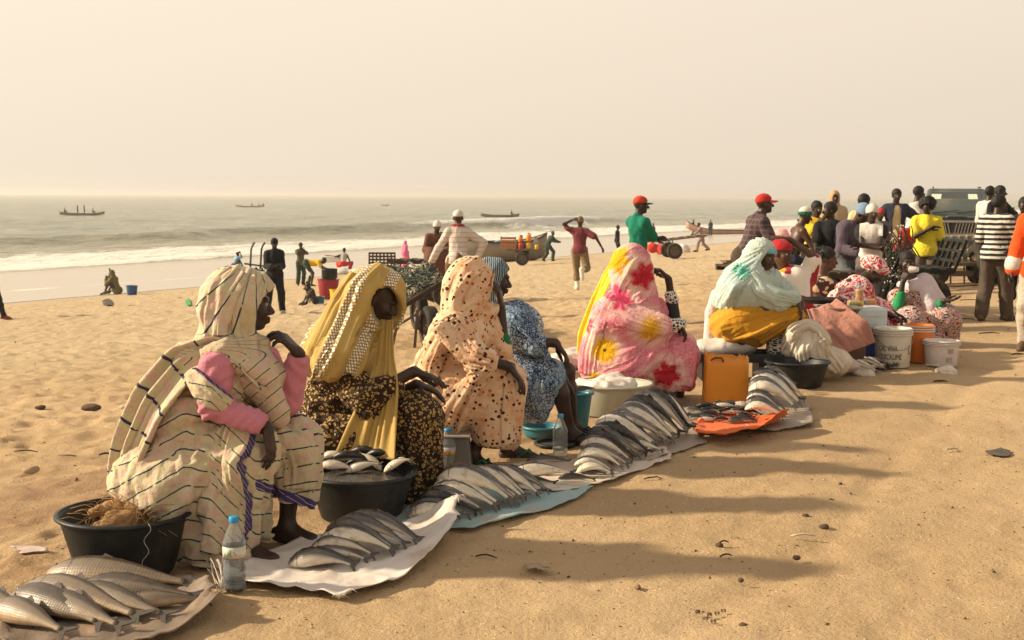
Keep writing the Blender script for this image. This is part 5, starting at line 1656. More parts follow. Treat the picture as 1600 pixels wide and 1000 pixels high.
def woman_cup():
    S = Seat(1435, 13.7); P, r = S, S.r
    o, J = seated('woman in white veil and orange and blue print drinking from a white cup', S,
        P(1418, 411), (-.12, -.98, -.06), P(1424, 442, .02),
        (P(1448, 455, .02), P(1402, 457, .0)), (P(1462, 488, -.08), P(1404, 478, -.14)), (P(1474, 470, -.3), P(1411, 440, -.16)),
        ((.85, -.4, .12), (.38, .28, .86)), ((0, 0, 1), (.7, .6, -.3)),
        (P(1450, 510, .05), P(1425, 510, .0)), (P(1480, 492, -.22), P(1418, 498, -.3)), (P(1475, 530, -.1), P(1425, 530, -.2)),
        ((.4, -.9, -.14), (-.2, -.9, -.15)), vox=.0075, curl=(.35, .8))
    eyes(o, J)
    mat = swirl_print()
    s = Sdf()
    s.cap(P(1437, 510), P(1426, 462), r(34), r(24), .06).cap(P(1448, 458), P(1404, 460), r(14), r(14), .05)
    s.cap(P(1445, 505), P(1474, 496, -.2), r(32), r(24), .06).cap(P(1425, 508), P(1422, 500, -.28), r(28), r(24), .06).cap(P(1476, 496, -.2), P(1474, 520, -.15), r(24), r(22), .05)
    s.cap(P(1445, 515, -.1), P(1450, 525, -.15), r(36), r(28), .06)
    robe(o, 'dress', s, mat, .022, dict(stretch=(1.08, 1.08, 1.05), seed=62, floor=.01), post=folds(GRAV, 22, .02, 99, .4))
    grn = cloth('emerald_jersey', (.02, .24, .08), .1)
    s = Sdf().cap(P(1403, 460), P(1404, 478, -.14), r(8), r(8), .02).cap(P(1404, 478, -.14), P(1408, 460, -.15), r(7.8), r(6.5), .02)
    V, F, rest = folded(s, .010, .005); link('sleeve', mesh('sleeve', V, F, grn, True, {'rest': rest}), o)
    s = Sdf().cap(P(1450, 470, -.05), P(1462, 488, -.08), r(8), r(7.5), .02).cap(P(1462, 488, -.08), P(1470, 474, -.26), r(7.5), r(6), .02)
    V, F, rest = folded(s, .010, .005); link('sleeve', mesh('sleeve', V, F, grn, True, {'rest': rest}), o)
    s = Sdf()
    s.path([P(1408, 446, .0), P(1426, 448, -.08), P(1442, 440, -.02), P(1446, 462, -.1), P(1456, 478, -.16)], [r(7), r(10), r(11), r(13), r(13)], .04)
    s.cap(P(1446, 445, .0), P(1466, 470, -.06), r(15), r(12), .05)
    V, F, rest = folded(s, .011, .010, 10, (1, 1, .6)); c = link('veil', mesh('veil', V, F, cloth('lilac_white_muslin', (.62, .54, .56), .1), True, {'rest': rest}), o); add_subsurf(c)
    s = Sdf(); h, Rh = J['head'], J['Rh']
    s.ell(h + Rh @ V3(0, -.02, .045), (.084, .1, .085), Rh); s.ell(h + Rh @ V3(0, .085, -.03), (.07, .07, .08), Rh, .01, True)
    V, F, rest = folded(s, .009, .004, 40, (1, 1, 1)); link('hair', mesh('hair', V, F, BLACKHAIR), o)
    braids(o, J, BLACKHAIR, 40, .26, (-.25, 0, -1), 5, plain('white_hair_beads', (.7, .66, .6), .4))
    # the cup in her hand is a thing of its own
    cupw = S.loc + P(1428, 421, -.24)
    b = MB(); b.lathe([(0, -.045), (.028, -.045), (.036, .045), (.038, .046), (.036, .047), (.0335, .044), (.026, -.04), (0, -.04)], (0, 0, 0), 20, axis=(-.5, .82, -.05))
    b.build('cup', plain('white_plastic_cup', (.72, .70, .64), .35), None, label='small white plastic cup held at the drinking woman\'s mouth', cat='cup', loc=tuple(cupw))

woman_gold(); woman_dotted(); woman_blue(); woman_pink(); woman_green(); woman_patch(); woman_braids(); woman_red(); woman_cup()
# ------------------------------------------------------------------ fish
def fish_mat(name, back, side, belly, scale=1.0, rough=.30):
    t = NT(name, rough, .55)
    f = t.attr('fuv'); u, d, _ = t.sep(f)[:3]
    v = t.obj()
    rnd = t.node('ShaderNodeObjectInfo').outputs['Random']
    w = t.math('ADD', d, t.math('MULTIPLY', t.math('SUBTRACT', t.noise(f, 7, 3), .5), .35))
    w = t.math('ADD', w, t.math('MULTIPLY', t.math('SUBTRACT', rnd, .5), .8))
    col = t.mix(t.step(w, -.95, -.35), belly, side)
    col = t.mix(t.step(w, .0, .34), col, back)
    line = t.math('LESS_THAN', t.math('ABSOLUTE', t.math('SUBTRACT', w, .28)), .03)
    col = t.mix(t.math('MULTIPLY', line, .4), col, back)
    gill = t.math('LESS_THAN', t.math('ABSOLUTE', t.math('SUBTRACT', u, t.math('ADD', .20, t.math('MULTIPLY', t.math('MULTIPLY', d, d), -.03)))), .008)
    col = t.mix(t.math('MULTIPLY', gill, .7), col, (.05, .02, .015))
    stain = t.math('MULTIPLY', t.step(t.noise(v, 22, 4, .65), .48, .72), .55)
    col = t.mix(stain, col, (.17, .10, .06))
    t.color(col)
    sc = t.voro(t.vmath('MULTIPLY', f, (56 * scale, 9 * scale, 1)), 1.0, rnd=.25)
    t.rough(t.lin(t.noise(v, 30, 2), .3, .7, rough - .08, rough + .18))
    t.bump(sc, .30, .005)
    return t.m
FISH = fish_mat('silver_fish_skin', (.016, .018, .022), (.58, .52, .42), (.78, .69, .53), 1.0, .24)
FISHD = fish_mat('dark_fish_skin', (.011, .013, .017), (.075, .073, .07), (.52, .45, .36), 1.0, .24)
FISHB = fish_mat('big_fish_skin', (.06, .048, .036), (.17, .13, .09), (.36, .25, .15), .9, .42)
FIN = plain('fish_fin', (.085, .07, .055), .45, .4, .3, 60, .2)
EYEB = plain('fish_eye', (.02, .018, .015), .15, .6, .1); 
PROF = np.array([(0, .008), (.035, .036), (.09, .062), (.18, .088), (.30, .104), (.42, .104), (.55, .091), (.68, .069), (.80, .043), (.90, .025), (.96, .022)])
_fk = 0
def fish(P0, P1, bow, dors, label, group, mat=None, girth=1.0, fins=True, eye=False, wide=.60, cat='fish', name='fish'):
    """head P0, tail tip P1, bow = offset of the middle, dors = where its back points"""
    global _fk
    _fk += 1
    P0, P1, bow = (np.asarray(q, float) for q in (P0, P1, bow))
    L = np.linalg.norm(P1 - P0)
    loc = (P0 + P1) / 2; loc[2] = min(P0[2], P1[2]); C = P0 + (P1 - P0) * .42 + bow * 1.6
    bz = lambda t: ((1 - t) ** 2)[:, None] * P0 + (2 * t * (1 - t))[:, None] * C + (t * t)[:, None] * P1
    ts = np.concatenate([PROF[:, 0] * .90, [.90 * .985]]); hs = np.concatenate([PROF[:, 1], [.021]])
    ts = ts / ts[-1] * .88
    X = bz(ts) - loc
    T = np.gradient(bz(np.clip(ts, 0, 1)), axis=0); T /= np.linalg.norm(T, axis=1, keepdims=True)
    n = 10; V, A = [], []
    D = np.asarray(dors, float)
    for i in range(len(ts)):
        d = D - T[i] * D.dot(T[i]); d /= np.linalg.norm(d); s_ = np.cross(T[i], d)
        h = hs[i] * L * girth
        for k in range(n):
            a = 2 * PI * k / n
            ca = math.cos(a)
            V.append(X[i] + d * h * ca * (1.0 if ca < 0 else .92) + s_ * h * wide * math.sin(a)); A.append((ts[i], ca, 0))
    m = len(ts)
    F = [(i * n + k, i * n + (k + 1) % n, (i + 1) * n + (k + 1) % n, (i + 1) * n + k) for i in range(m - 1) for k in range(n)]
    F += [tuple(range(n))[::-1], tuple(range((m - 1) * n, m * n))]
    o = link(name, mesh(name, V, F, mat or FISH, True, {'fuv': np.array(A)}), None, label, cat, group, None, tuple(loc))
    # forked tail
    e = X[-1]; t_ = T[-1]; d = D - t_ * D.dot(t_); d /= np.linalg.norm(d); s_ = np.cross(t_, d)
    b = MB(); th = .0022
    out = [(-.01, .019), (.025, .030), (.10, .074), (.105, .058), (.05, .0), (.105, -.058), (.10, -.074), (.025, -.030), (-.01, -.019)]
    if fins:
        Vf = [e + t_ * q[0] * L + d * q[1] * L * girth + s_ * th * sg for sg in (1, -1) for q in out]
        k = len(out)
        Ff = [(0, 1, 4, 7, 8)[::1], (1, 2, 3, 4), (4, 5, 6, 7)]
        Ff = Ff + [tuple(k + i for i in f[::-1]) for f in Ff] + [(i, (i + 1) % k, k + (i + 1) % k, k + i) for i in range(k)]
        link('tail_fin', mesh('tail_fin', Vf, Ff, FIN, False), o)
        i = 5
        d2 = D - T[i] * D.dot(T[i]); d2 /= np.linalg.norm(d2); s2 = np.cross(T[i], d2); c = X[i] + d2 * hs[i] * L * girth * .86
        Vf = [c + T[i] * q[0] * L + d2 * q[1] * L + s2 * .002 * sg for sg in (1, -1) for q in ((-.05, -.012), (-.03, .05), (.04, .018), (.07, -.015))]
        link('dorsal_fin', mesh('dorsal_fin', Vf, [(0, 1, 2, 3), (7, 6, 5, 4), (0, 4, 5, 1), (1, 5, 6, 2), (2, 6, 7, 3), (3, 7, 4, 0)], FIN, False), o)
    if eye:
        i = 2; d2 = D - T[i] * D.dot(T[i]); d2 /= np.linalg.norm(d2); s2 = np.cross(T[i], d2)
        for sg in (1, -1):
            c = X[i] + d2 * hs[i] * L * girth * .30 + s2 * sg * hs[i] * L * girth * wide * .93
            V, Fq = lathe([(0, -.3), (.6, -.25), (1, 0), (.6, .3), (0, .4)], 8)
            V = V @ frame(s2 * sg).T * (.012 * L) + c
            link('eye', mesh('eye', V, Fq, EYEB), o)
    return o

def polyl(pts, t):
    pts = np.asarray(pts, float); s = np.concatenate([[0], np.cumsum(np.linalg.norm(np.diff(pts, axis=0), axis=1))]); s /= s[-1]
    return np.array([np.interp(t, s, pts[:, k]) for k in range(pts.shape[1])])

ORD = ['nearest', 'second', 'third', 'fourth', 'fifth', 'sixth', 'seventh', 'eighth', 'ninth', 'tenth', 'eleventh', 'twelfth', 'thirteenth', 'fourteenth']
def ordinal(i, label):
    if i >= len(ORD): return label
    if i == 0:
        for k_, w_ in (('from the left', 'leftmost'), ('from the front', 'nearest')):
            if k_ in label: return w_ + ' ' + label.replace(' ' + k_, '', 1)
    return ORD[i] + ' ' + label
def pile(heads, tails, n, Y0, Y1, bow, label, group, dark=.4, girth=1.0, fins=True, eye=False, seed=0, zmin=.02, jit=4, toward=.35, name='fish'):
    """overlapping fish laid side by side, heads along one line and tails along another"""
    q = random.Random(seed)
    for i in range(n):
        t = i / max(n - 1, 1)
        lab = ordinal(i, label)
        h = polyl(heads, t) + [q.uniform(-jit, jit), q.uniform(-jit, jit) * .6]; e = polyl(tails, t) + [q.uniform(-jit, jit) * 3.2, q.uniform(-jit, jit) * 1.3]
        Y = Y0 + (Y1 - Y0) * t
        A, B = at(h[0], h[1], Y), at(e[0], e[1], Y - .02 * (1 - t))
        g0 = gz(A[0], A[1])
        A[2] = max(A[2], g0 + zmin); B[2] = max(B[2], g0 + .012)
        L = np.linalg.norm(B - A)
        dors = V3(q.uniform(-.1, .3), q.uniform(.75, 1.1), q.uniform(.25, .75))     # lying on one side, flank up
        if q.random() < dark * .45: dors = V3(.1, -.35, 1)
        fish(A, B, V3(-.03 * L, -.05 * L * toward, bow * L * q.uniform(.85, 1.2)), dors, lab, group, FISHD if q.random() < dark + .15 else FISH, girth * q.uniform(.92, 1.12), fins, eye, name=name)

pile([(453, 902), (474, 885), (482, 866), (503, 841), (512, 829), (534, 822), (556, 822)], [(560, 909), (590, 908), (618, 902), (640, 893), (652, 884), (658, 872), (660, 862)], 9, 5.19, 5.52, .22,
     'fish from the front in the fan on the white sack', 'fish in the fan on the white sack', .45, 1.45, True, True, 1, jit=3)
pile([(636, 806), (644, 792), (668, 776), (676, 756), (690, 744)], [(735, 812), (758, 806), (778, 806), (798, 802), (815, 796)], 8, 5.98, 6.28, .22,
     'fish from the front in the left column on the blue sheet', 'fish in the pile on the blue sheet, left column', .3, 1.45, True, True, 2, jit=3)
pile([(716, 742), (745, 738), (775, 738), (800, 742)], [(820, 800), (838, 796), (850, 790), (862, 780)], 7, 6.28, 6.55, .21,
     'fish from the left in the right column on the blue sheet', 'fish in the pile on the blue sheet, right column', .35, 1.4, True, True, 3, jit=3)
for i, (a, b, Y, lab) in enumerate((((795, 752), (875, 765), 6.75, 'pale fish lying flat, nearest of the loose fish beside the blue sheet'), ((800, 738), (905, 752), 6.98, 'long grey fish lying across the loose ones before the clear bottle'),
        ((828, 738), (882, 740), 7.05, 'pale-bellied fish with its back to the bottle, among loose fish'), ((822, 728), (895, 730), 7.3, 'dark curved fish behind the loose fish, left of the clear bottle'),
        ((872, 748), (935, 752), 6.85, 'dark fish lying nearest the middle pile, on the loose-fish sheet'), ((905, 738), (950, 745), 7.0, 'small dark fish between loose fish and middle pile'), ((780, 742), (838, 745), 7.05, 'short pale fish under the long grey fish'))):
    A, B = at(*a, Y), at(*b, Y); A[2] = max(A[2], .022); B[2] = max(B[2], .015)
    L = np.linalg.norm(A - B)
    fish(A, B, V3(0, 0, .09 * L), V3(.2, .5 if i % 2 else -.2, .8), lab, 'loose fish beside the bottle', FISHD if i in (3, 4, 5) else FISH, 1.1, True, True)
pile([(900, 738), (898, 722), (905, 706), (910, 692), (918, 682), (930, 676)], [(958, 742), (980, 742), (998, 740), (1008, 736), (1015, 730), (1018, 722)], 8, 6.95, 7.45, .24,
     'fish from the front in the arched pile right of the clear bottle', 'fish in the middle pile', .3, 1.4, True, False, 5, jit=2.5)
pile([(930, 690), (925, 668), (940, 655), (962, 645)], [(1010, 712), (1030, 708), (1042, 700), (1050, 694)], 8, 7.55, 7.9, .20,
     'fish from the front in the left half of the biggest pile', 'fish in the biggest pile, left half', .25, 1.35, True, False, 6, jit=3)
pile([(960, 655), (972, 636), (988, 624), (1005, 618), (1025, 620)], [(1052, 702), (1066, 698), (1076, 694), (1086, 688), (1094, 680)], 10, 7.8, 8.35, .22,
     'fish from the left in the back half of the biggest pile', 'fish in the biggest pile, right half', .5, 1.35, True, False, 7, jit=3)
pile([(935, 700), (945, 694), (990, 690)], [(1000, 712), (1030, 706), (1048, 702)], 4, 7.45, 7.62, .05,
     'flat fish from the left along the front of the biggest pile', 'flat fish before the biggest pile', .1, 1.1, True, False, 8, jit=3)
# the small mixed heap on the orange cloth
q = random.Random(9)
for i in range(38):
    px, py = q.uniform(1066, 1176), 0
    t = (px - 1068) / 104
    py = q.uniform(630, 674) + 6 * t
    Y = 8.66 + (676 - py) * .0075
    A = at(px - q.uniform(14, 24), py - q.uniform(-3, 7), Y); B = at(px + q.uniform(14, 26), py + q.uniform(-4, 10), Y)
    A[2] = max(A[2], .03); B[2] = max(B[2], .02)
    fish(A, B, V3(0, 0, .02), V3(q.uniform(-.6, .6), q.uniform(-.8, .8), q.uniform(.2, 1)), ('dark ' if i % 3 == 0 else 'pale ') + 'small fish in the jumbled heap on the orange cloth', 'small fish on the orange cloth', FISHD if q.random() < .45 else FISH, q.uniform(1.1, 1.6), True)
pile([(1164, 640), (1166, 626), (1168, 612), (1172, 600), (1180, 592), (1192, 588)], [(1222, 664), (1238, 662), (1248, 660), (1256, 656), (1262, 652), (1264, 644)], 10, 8.75, 9.5, .26,
     'fish from the front in the far pile beside the orange container', 'fish in the far pile', .3, 1.45, True, False, 11, jit=2.5)
pile([(1176, 582), (1188, 576), (1200, 574)], [(1232, 606), (1240, 602), (1246, 600)], 6, 9.7, 10.2, .12,
     'fish from the left in the row between far pile and black basin', 'fish behind the far pile', .6, 1.1, True, False, 12, jit=3)
pile([(1336, 566), (1342, 562), (1350, 558), (1362, 560)], [(1368, 580), (1376, 578), (1384, 574), (1396, 574)], 6, 11.1, 11.5, .08,
     'fish from the left poking out by the greyish sack near the lettered bucket', 'fish by the white sack', .3, 1.0, True, False, 13, jit=3)
# fish heaped in the black tub
q = random.Random(21)
for i, (a, b) in enumerate((((500, 728), (562, 738)), ((520, 716), (588, 722)), ((548, 706), (612, 716)), ((572, 712), (636, 716)), ((596, 736), (560, 708)), ((612, 734), (622, 706)), ((600, 738), (646, 718)), ((500, 718), (545, 712)),
                           ((540, 738), (600, 726)), ((618, 722), (645, 726)), ((560, 722), (530, 738)), ((580, 706), (545, 712)))):
    Y = 6.05 + (740 - (a[1] + b[1]) / 2) * .008
    fish(at(*a, Y), at(*b, Y), V3(0, 0, .028), V3(q.uniform(-.4, .4), q.choice((-.9, .9)), q.uniform(.3, .8)), ordinal(sorted([1062, 1108, 1160, 1208, 1156, 1234, 1246, 1045, 1140, 1263, 1090, 1125]).index(int(a[0] + b[0])), 'fish from the left in the heap filling the second black tub'), 'fish heaped in the black tub', FISH, 1.5, True, True, wide=.7)
# the big fish at the very front
for a, b, Ya, Yb, dz, lab, g in (((74, 907), (324, 966), 5.02, 4.92, .040, 'big scaly fish lying on top along the far side of the front heap', 1.5),
        ((126, 946), (326, 982), 4.84, 4.76, .030, 'big pale scaled fish under the top one, belly to the camera', 1.7),
        ((44, 930), (238, 1046), 4.84, 4.50, .045, 'big grey fish curving down over the left of the front heap', 1.45), ((22, 952), (176, 1066), 4.74, 4.42, .045, 'big dark fish at the left edge of the front heap', 1.55),
        ((112, 948), (276, 1034), 4.78, 4.52, .045, 'big grey fish at the bottom edge with its fin raised', 1.4), ((-8, 976), (116, 1080), 4.60, 4.34, .04, 'big fish cut by the bottom left corner', 1.6),
        ((196, 982), (338, 974), 4.66, 4.74, .02, 'big pale fish lying lowest at the right of the front heap', 1.5), ((-50, 948), (70, 1030), 4.72, 4.46, .04, 'big fish cut by the left edge of the picture', 1.5), ((60, 962), (206, 1070), 4.68, 4.40, .04, 'big brown-grey fish between the two dark ones at the bottom left', 1.5)):
    A, B = at(a[0], a[1] + 16, Ya - .05), at(b[0], b[1] + 10, Yb - .05)
    A[2] = max(A[2], .05); B[2] = max(B[2], .03)
    fish(A, B, V3(0, -.01, dz * .8), V3(.25, .85, .45), lab, 'big fish in the front heap', FISHB, g * .78, True, True, wide=.60)

# ------------------------------------------------------------------ sheets and cloths on the ground
def patch(top, bottom, name, label, cat, mat, n=46, m=24, amp=.012, seed=0, curl=.0, lift=None, fray=0, th=.003, base=.006):
    """a cloth lying on the sand between two edges given as lists of picture points (far edge, near edge)"""
    V, R_ = [], []
    for j in range(m):
        for i in range(n):
            t = i / (n - 1); u = j / (m - 1)
            a, b = polyl(top, t), polyl(bottom, t)
            ga, gb = ground(a[0], a[1]), ground(b[0], b[1])
            g = ga + (gb - ga) * u
            e = min(t, 1 - t, u, 1 - u)
            g[:2] += .018 * vnoise(np.array([[t * 9, u * 9, seed]]), seed)[0] * (1 if e < .06 else .3)
            V.append(g); R_.append((t, u, e))
    V, R_ = np.array(V), np.array(R_)
    r = fbm(V * 5.5, 3, seed); r2 = 1 - np.abs(fbm(V * 9 + 4, 2, seed + 3)) * 1.7
    V[:, 2] = base_z(V[:, 0], V[:, 1]) + base + amp * np.clip(r * .7 + r2 * .8 + .55, 0, 3)
    V[:, 2] += curl * (1 - smooth(0, .12, R_[:, 2])) * (.6 + .4 * vnoise(V * 3, seed + 5))
    if lift is not None: V[:, 2] += lift(R_[:, 0], R_[:, 1])
    I, J = np.meshgrid(np.arange(m - 1), np.arange(n - 1), indexing='ij')
    F = np.stack([I * n + J, (I + 1) * n + J, (I + 1) * n + J + 1, I * n + J + 1], -1).reshape(-1, 4)
    o = link(name, mesh(name, V, F, mat, True, {'rest': V}), None, label, cat); thicken(o, th)
    if fray:
        q = random.Random(seed); b = MB()
        for (t, u) in [(q.choice(fray) if isinstance(fray, list) else (q.random(), 1.0)) for _ in range(34)]:
            k = int(np.clip(round(u * (m - 1)), 0, m - 1)) * n + int(np.clip(round((t + q.uniform(-.03, .03)) * (n - 1)), 0, n - 1))
            p = V[k]; d = V3(q.uniform(-.5, .9), q.uniform(-1, .2), q.uniform(-.2, .5)); 
            p1 = p + d * .018; p2 = p1 + V3(q.uniform(-1, 1), q.uniform(-1, .3), -.4) * .022
            p2[2] = max(p2[2], gz(p2[0], p2[1]) + .003)
            b.tube([p, p1, p2], .0009, 4)
        b.build('frayed_threads', MATS.get('white_thread') or plain('white_thread', (.68, .60, .50), .8), o, kind='stuff')
    return o

def sack_mat(name, c):
    t = NT(name, .6, .3); v = t.attr('rest')
    w = t.node('ShaderNodeTexWave', bands_direction='X'); t.put(w.inputs['Vector'], v); w.inputs['Scale'].default_value = 55
    w2 = t.node('ShaderNodeTexWave', bands_direction='Y'); t.put(w2.inputs['Vector'], v); w2.inputs['Scale'].default_value = 55
    col = t.mix(t.noise(v, 6, 4), tuple(q * .78 for q in c), c)
    col = t.mix(t.math('MULTIPLY', t.step(t.noise(v, 3.5, 4, .65), .5, .7), .5), col, (.42, .27, .17))
    t.color(col)
    t.bump(t.math('ADD', w.outputs['Fac'], w2.outputs['Fac']), .15, .002, t.bump(t.noise(v, 18, 4, .6), .5, .012)); return t.m
WSACK = sack_mat('white_woven_sack', (.70, .64, .58)); BSHEET = sack_mat('blue_plastic_sheet', (.30, .45, .47)); GSHEET = sack_mat('grey_brown_sheet', (.33, .27, .21))
patch([(392, 876), (470, 850), (580, 838), (660, 818), (716, 820)], [(352, 905), (440, 922), (530, 938), (640, 906), (716, 846)], 'white_sack', 'flattened white woven sack under the nearest fan of fish, one corner raised', 'sack', WSACK, 60, 30, .012, 3, .012,
      lift=lambda t, u: .085 * smooth(.80, 1, t) * (1 - .5 * u) + .02 * smooth(.55, .9, t), fray=[(1, 0), (1, .1), (.48, 1), (.52, 1), (.45, 1)])
patch([(610, 812), (700, 760), (800, 745), (880, 762), (926, 764)], [(640, 830), (740, 828), (800, 812), (860, 798), (908, 778)], 'blue_sheet', 'thin blue plastic sheet under the second pile of fish', 'sheet', BSHEET, 50, 20, .006, 6, .008)
patch([(740, 744), (800, 730), (880, 722), (960, 712), (1035, 702)], [(790, 768), (860, 775), (930, 762), (990, 742), (1050, 720)], 'pale_sheet', 'crumpled pale sheet edge under the loose fish and middle pile', 'sheet', sack_mat('pale_plastic_sheet', (.62, .52, .42)), 50, 16, .010, 8, .012)
patch([(930, 700), (980, 672), (1060, 664), (1092, 676)], [(960, 732), (1010, 726), (1060, 708), (1104, 694)], 'dark_sheet', 'grey-brown sheet under the biggest pile of fish', 'sheet', GSHEET, 40, 14, .008, 12, .01)
patch([(1085, 668), (1130, 650), (1190, 655), (1226, 660)], [(1090, 690), (1130, 698), (1190, 690), (1230, 672)], 'orange_cloth', 'bright orange cloth under the small mixed fish, rolled up at its near edge', 'cloth', cloth('orange_nylon', (.68, .12, .02), .08), 50, 20, .012, 15, .03,
      lift=lambda t, u: .075 * smooth(.45, .85, u) * (.5 + .5 * smooth(.1, .9, t)) + .03 * smooth(.7, 1, t))
patch([(1160, 640), (1200, 622), (1262, 628)], [(1168, 672), (1210, 676), (1272, 664)], 'far_sheet', 'dark sheet under the far pile beside the orange container', 'sheet', GSHEET, 30, 12, .006, 17, .006)
patch([(24, 940), (120, 900), (235, 918), (326, 930)], [(-20, 1010), (120, 1040), (250, 1010), (342, 962)], 'grey_fish_cloth', 'wet grey cloth under the heap of big fish at the front left', 'cloth', sack_mat('wet_grey_cloth', (.20, .15, .11)), 44, 24, .018, 19, .03,
      lift=lambda t, u: .05 * smooth(.85, 1, t))
patch([(205, 918), (270, 905), (300, 906)], [(215, 934), (270, 930), (306, 914)], 'paper_scrap', 'torn pink-grey paper scrap lying behind the big front fish', 'paper', sack_mat('damp_paper', (.42, .32, .30)), 20, 8, .010, 23, .01)
patch([(1300, 566), (1350, 552), (1424, 556)], [(1310, 588), (1370, 582), (1420, 574)], 'dark_tarp', 'crumpled dark tarp before the lettered bucket', 'tarp', sack_mat('dark_tarp', (.05, .045, .04)), 44, 18, .03, 27, .02, lift=lambda t, u: .11 * np.exp(-((t - .66) / .13) ** 2) * np.exp(-((u - .45) / .3) ** 2))

# ------------------------------------------------------------------ basins, buckets, bottles
def tub(px, rimy, Y, rr, rb, label, mat, name='tub', cat='tub', lip=.012, wall=.006, depth=None, handles=True, group=None, n=44, rim_mat=None):
    c = at(px, rimy, Y); g = gz(c[0], c[1]); h = c[2] - g
    o = thing(name, label, cat, (c[0], c[1], g), group)
    b = MB(); b.lathe([(.0, .004), (rb * .97, .004), (rb, .010), (rb + (rr - rb) * .9, h - .02), (rr - .004, h - .004), (rr - wall, h - .004), (rb + (rr - rb) * .88 - wall, h - .022), (rb - wall, .016), (0, .016)], n=n)
    b.build('shell', mat, o)
    b = MB(); b.lathe([(rr - wall * .6, h), (rr + lip, h - .002), (rr + lip + .002, h - .012), (rr + lip * .6, h - .018), (rr - .004, h - .014), (rr - wall, h - .006), (rr - wall * .6, h)], n=n)
    b.build('rim', rim_mat or mat, o)
    if handles:
        for a in (0.4, PI + .4):
            b = MB(); R = rotz(a); b.box(R @ V3(rr + lip + .004, 0, h - .010), (.03, .10, .012), R, bev=.004)
            b.build('grip', rim_mat or mat, o)
    return o, V3(c[0], c[1], g), h
BLACKP = plain('black_plastic', (.011, .013, .015), .5, .3, .4, 14, .12, dirt=(.06, .05, .04))
WHITEP = plain('white_plastic', (.62, .58, .50), .45, .4, .08, 10, .05, dirt=(.42, .34, .24))
t1, c1, h1 = tub(195, 797, 5.27, .270, .198, 'black plastic tub holding brown fibre, nearest to the camera', BLACKP, handles=False)
# brown fibre in the tub
def fibre(c, r, n, seed, name, label, mat, hgt=.05, cat='fibre'):
    q = random.Random(seed)
    s = Sdf()
    for i in range(14): s.ell(V3(q.uniform(-r, r) * .7, q.uniform(-r, r) * .6, q.uniform(-.03, hgt)), V3(q.uniform(.03, .07), q.uniform(.03, .06), q.uniform(.02, .045)), rotz(q.uniform(0, 3)), .02)
    V, F, rest = folded(s, .009, .012, 30, (1, 1, 1), seed)
    o = link(name, mesh(name, V, F, mat, True, {'rest': rest}), None, label, cat, None, None, tuple(c))
    b = MB()
    for i in range(n):
        p = V3(q.uniform(-r, r) * .8, q.uniform(-r, r) * .7, q.uniform(-.01, hgt + .02)); d = V3(q.gauss(0, 1), q.gauss(0, 1), q.gauss(.3, .6)) * .03
        b.tube([p, p + d + V3(0, 0, .012), p + d * 2.0 + V3(q.uniform(-.02, .02), q.uniform(-.02, .02), -.01)], .0013, 4)
    b.build('fibres', mat, o, kind='stuff')
    return o
FIBRE = plain('coconut_fibre', (.34, .20, .09), .9, .1, .4, 30, .5)
fibre(c1 + V3(-.0, -.03, h1 - .055), .17, 170, 4, 'brown_fibre', 'tangle of brown fibre lying in the nearest black tub', FIBRE, .065)
s = Sdf().ell(V3(0, 0, 0), (.22, .20, .03)); V, F, rest = folded(s, .016, .01, 20, (1, 1, 1), 6)
link('dark_rags', mesh('dark_rags', V, F, cloth('dark_wet_rag', (.06, .05, .04)), True, {'rest': rest}), None, 'dark wet rags lying under the fibre inside the nearest black tub', 'rags', None, None, tuple(c1 + V3(0, 0, h1 - .10)))
# a loose thread over the tub's side
b = MB(); pts = []
for i in range(22):
    t = i / 21; a = -PI / 2 + .62; rr = .272 + .014 - .075 * t
    pts.append(c1 + V3(rr * math.cos(a) + .012 * math.sin(t * 16), rr * math.sin(a) - .004, h1 + .004 - t * (h1 - .01)))
b.tube(pts, .0011, 4); b.build('loose_thread', plain('white_thread', (.68, .60, .50), .8), None, label='thin white thread hanging over the side of the nearest black tub', cat='thread')
t2, c2, h2 = tub(564, 735, 6.12, .262, .195, 'black plastic tub heaped with pale fish before the gold-veiled woman', BLACKP, handles=False)
s = Sdf().ell(V3(0, 0, -.02), (.235, .23, .035)); V, F, rest = folded(s, .016, .008, 20, (1, 1, 1), 6)
link('fish_fill', mesh('fish_fill', V, F, FISHD, True, {'rest': rest, 'fuv': rest}), None, 'mass of dark fish lying lower inside the second black tub', 'fish', None, None, tuple(c2 + V3(0, 0, h2 - .03)))
t3, c3, h3 = tub(958, 597, 9.22, .285, .225, 'wide grey-green basin the pink-wrapped woman sits on', plain('grey_green_plastic', (.34, .335, .265), .5, .35, .12, 8, .05, dirt=(.22, .18, .12)), 'basin', 'basin')
tub(890, 574, 10.2, .20, .15, 'pale grey basin behind the grey-green basin, partly hidden', WHITEP, 'basin', 'basin', handles=False)
s = Sdf().ell(V3(0, 0, -.02), (.20, .18, .06)).ell(V3(.06, .04, .0), (.13, .12, .06)); V, F, rest = folded(s, .016, .04, 11, (1, 1, 1), 36)
link('cloth_bundle', mesh('cloth_bundle', V, F, WSACK, True, {'rest': rest}), None, 'cream cloth bundle in the grey-green basin under the pink-wrapped woman', 'cloth', None, None, tuple(c3 + V3(-.05, 0, h3 - .02)))
link('pale_sack', mesh('pale_sack', V, F, WSACK, True, {'rest': rest}), None, 'pale sack standing in the grey basin left of the pink-wrapped woman', 'sack', None, None, tuple(at(884, 560, 10.2)))
TEAL = plain('teal_plastic', (.025, .15, .19), .4, .45, .12, 10, .05, dirt=(.10, .10, .09))
tb, cb, hb = tub(903, 612, 8.55, .098, .068, 'small teal bucket beside the grey-green basin', TEAL, 'bucket', 'bucket', handles=False)
q = random.Random(4)
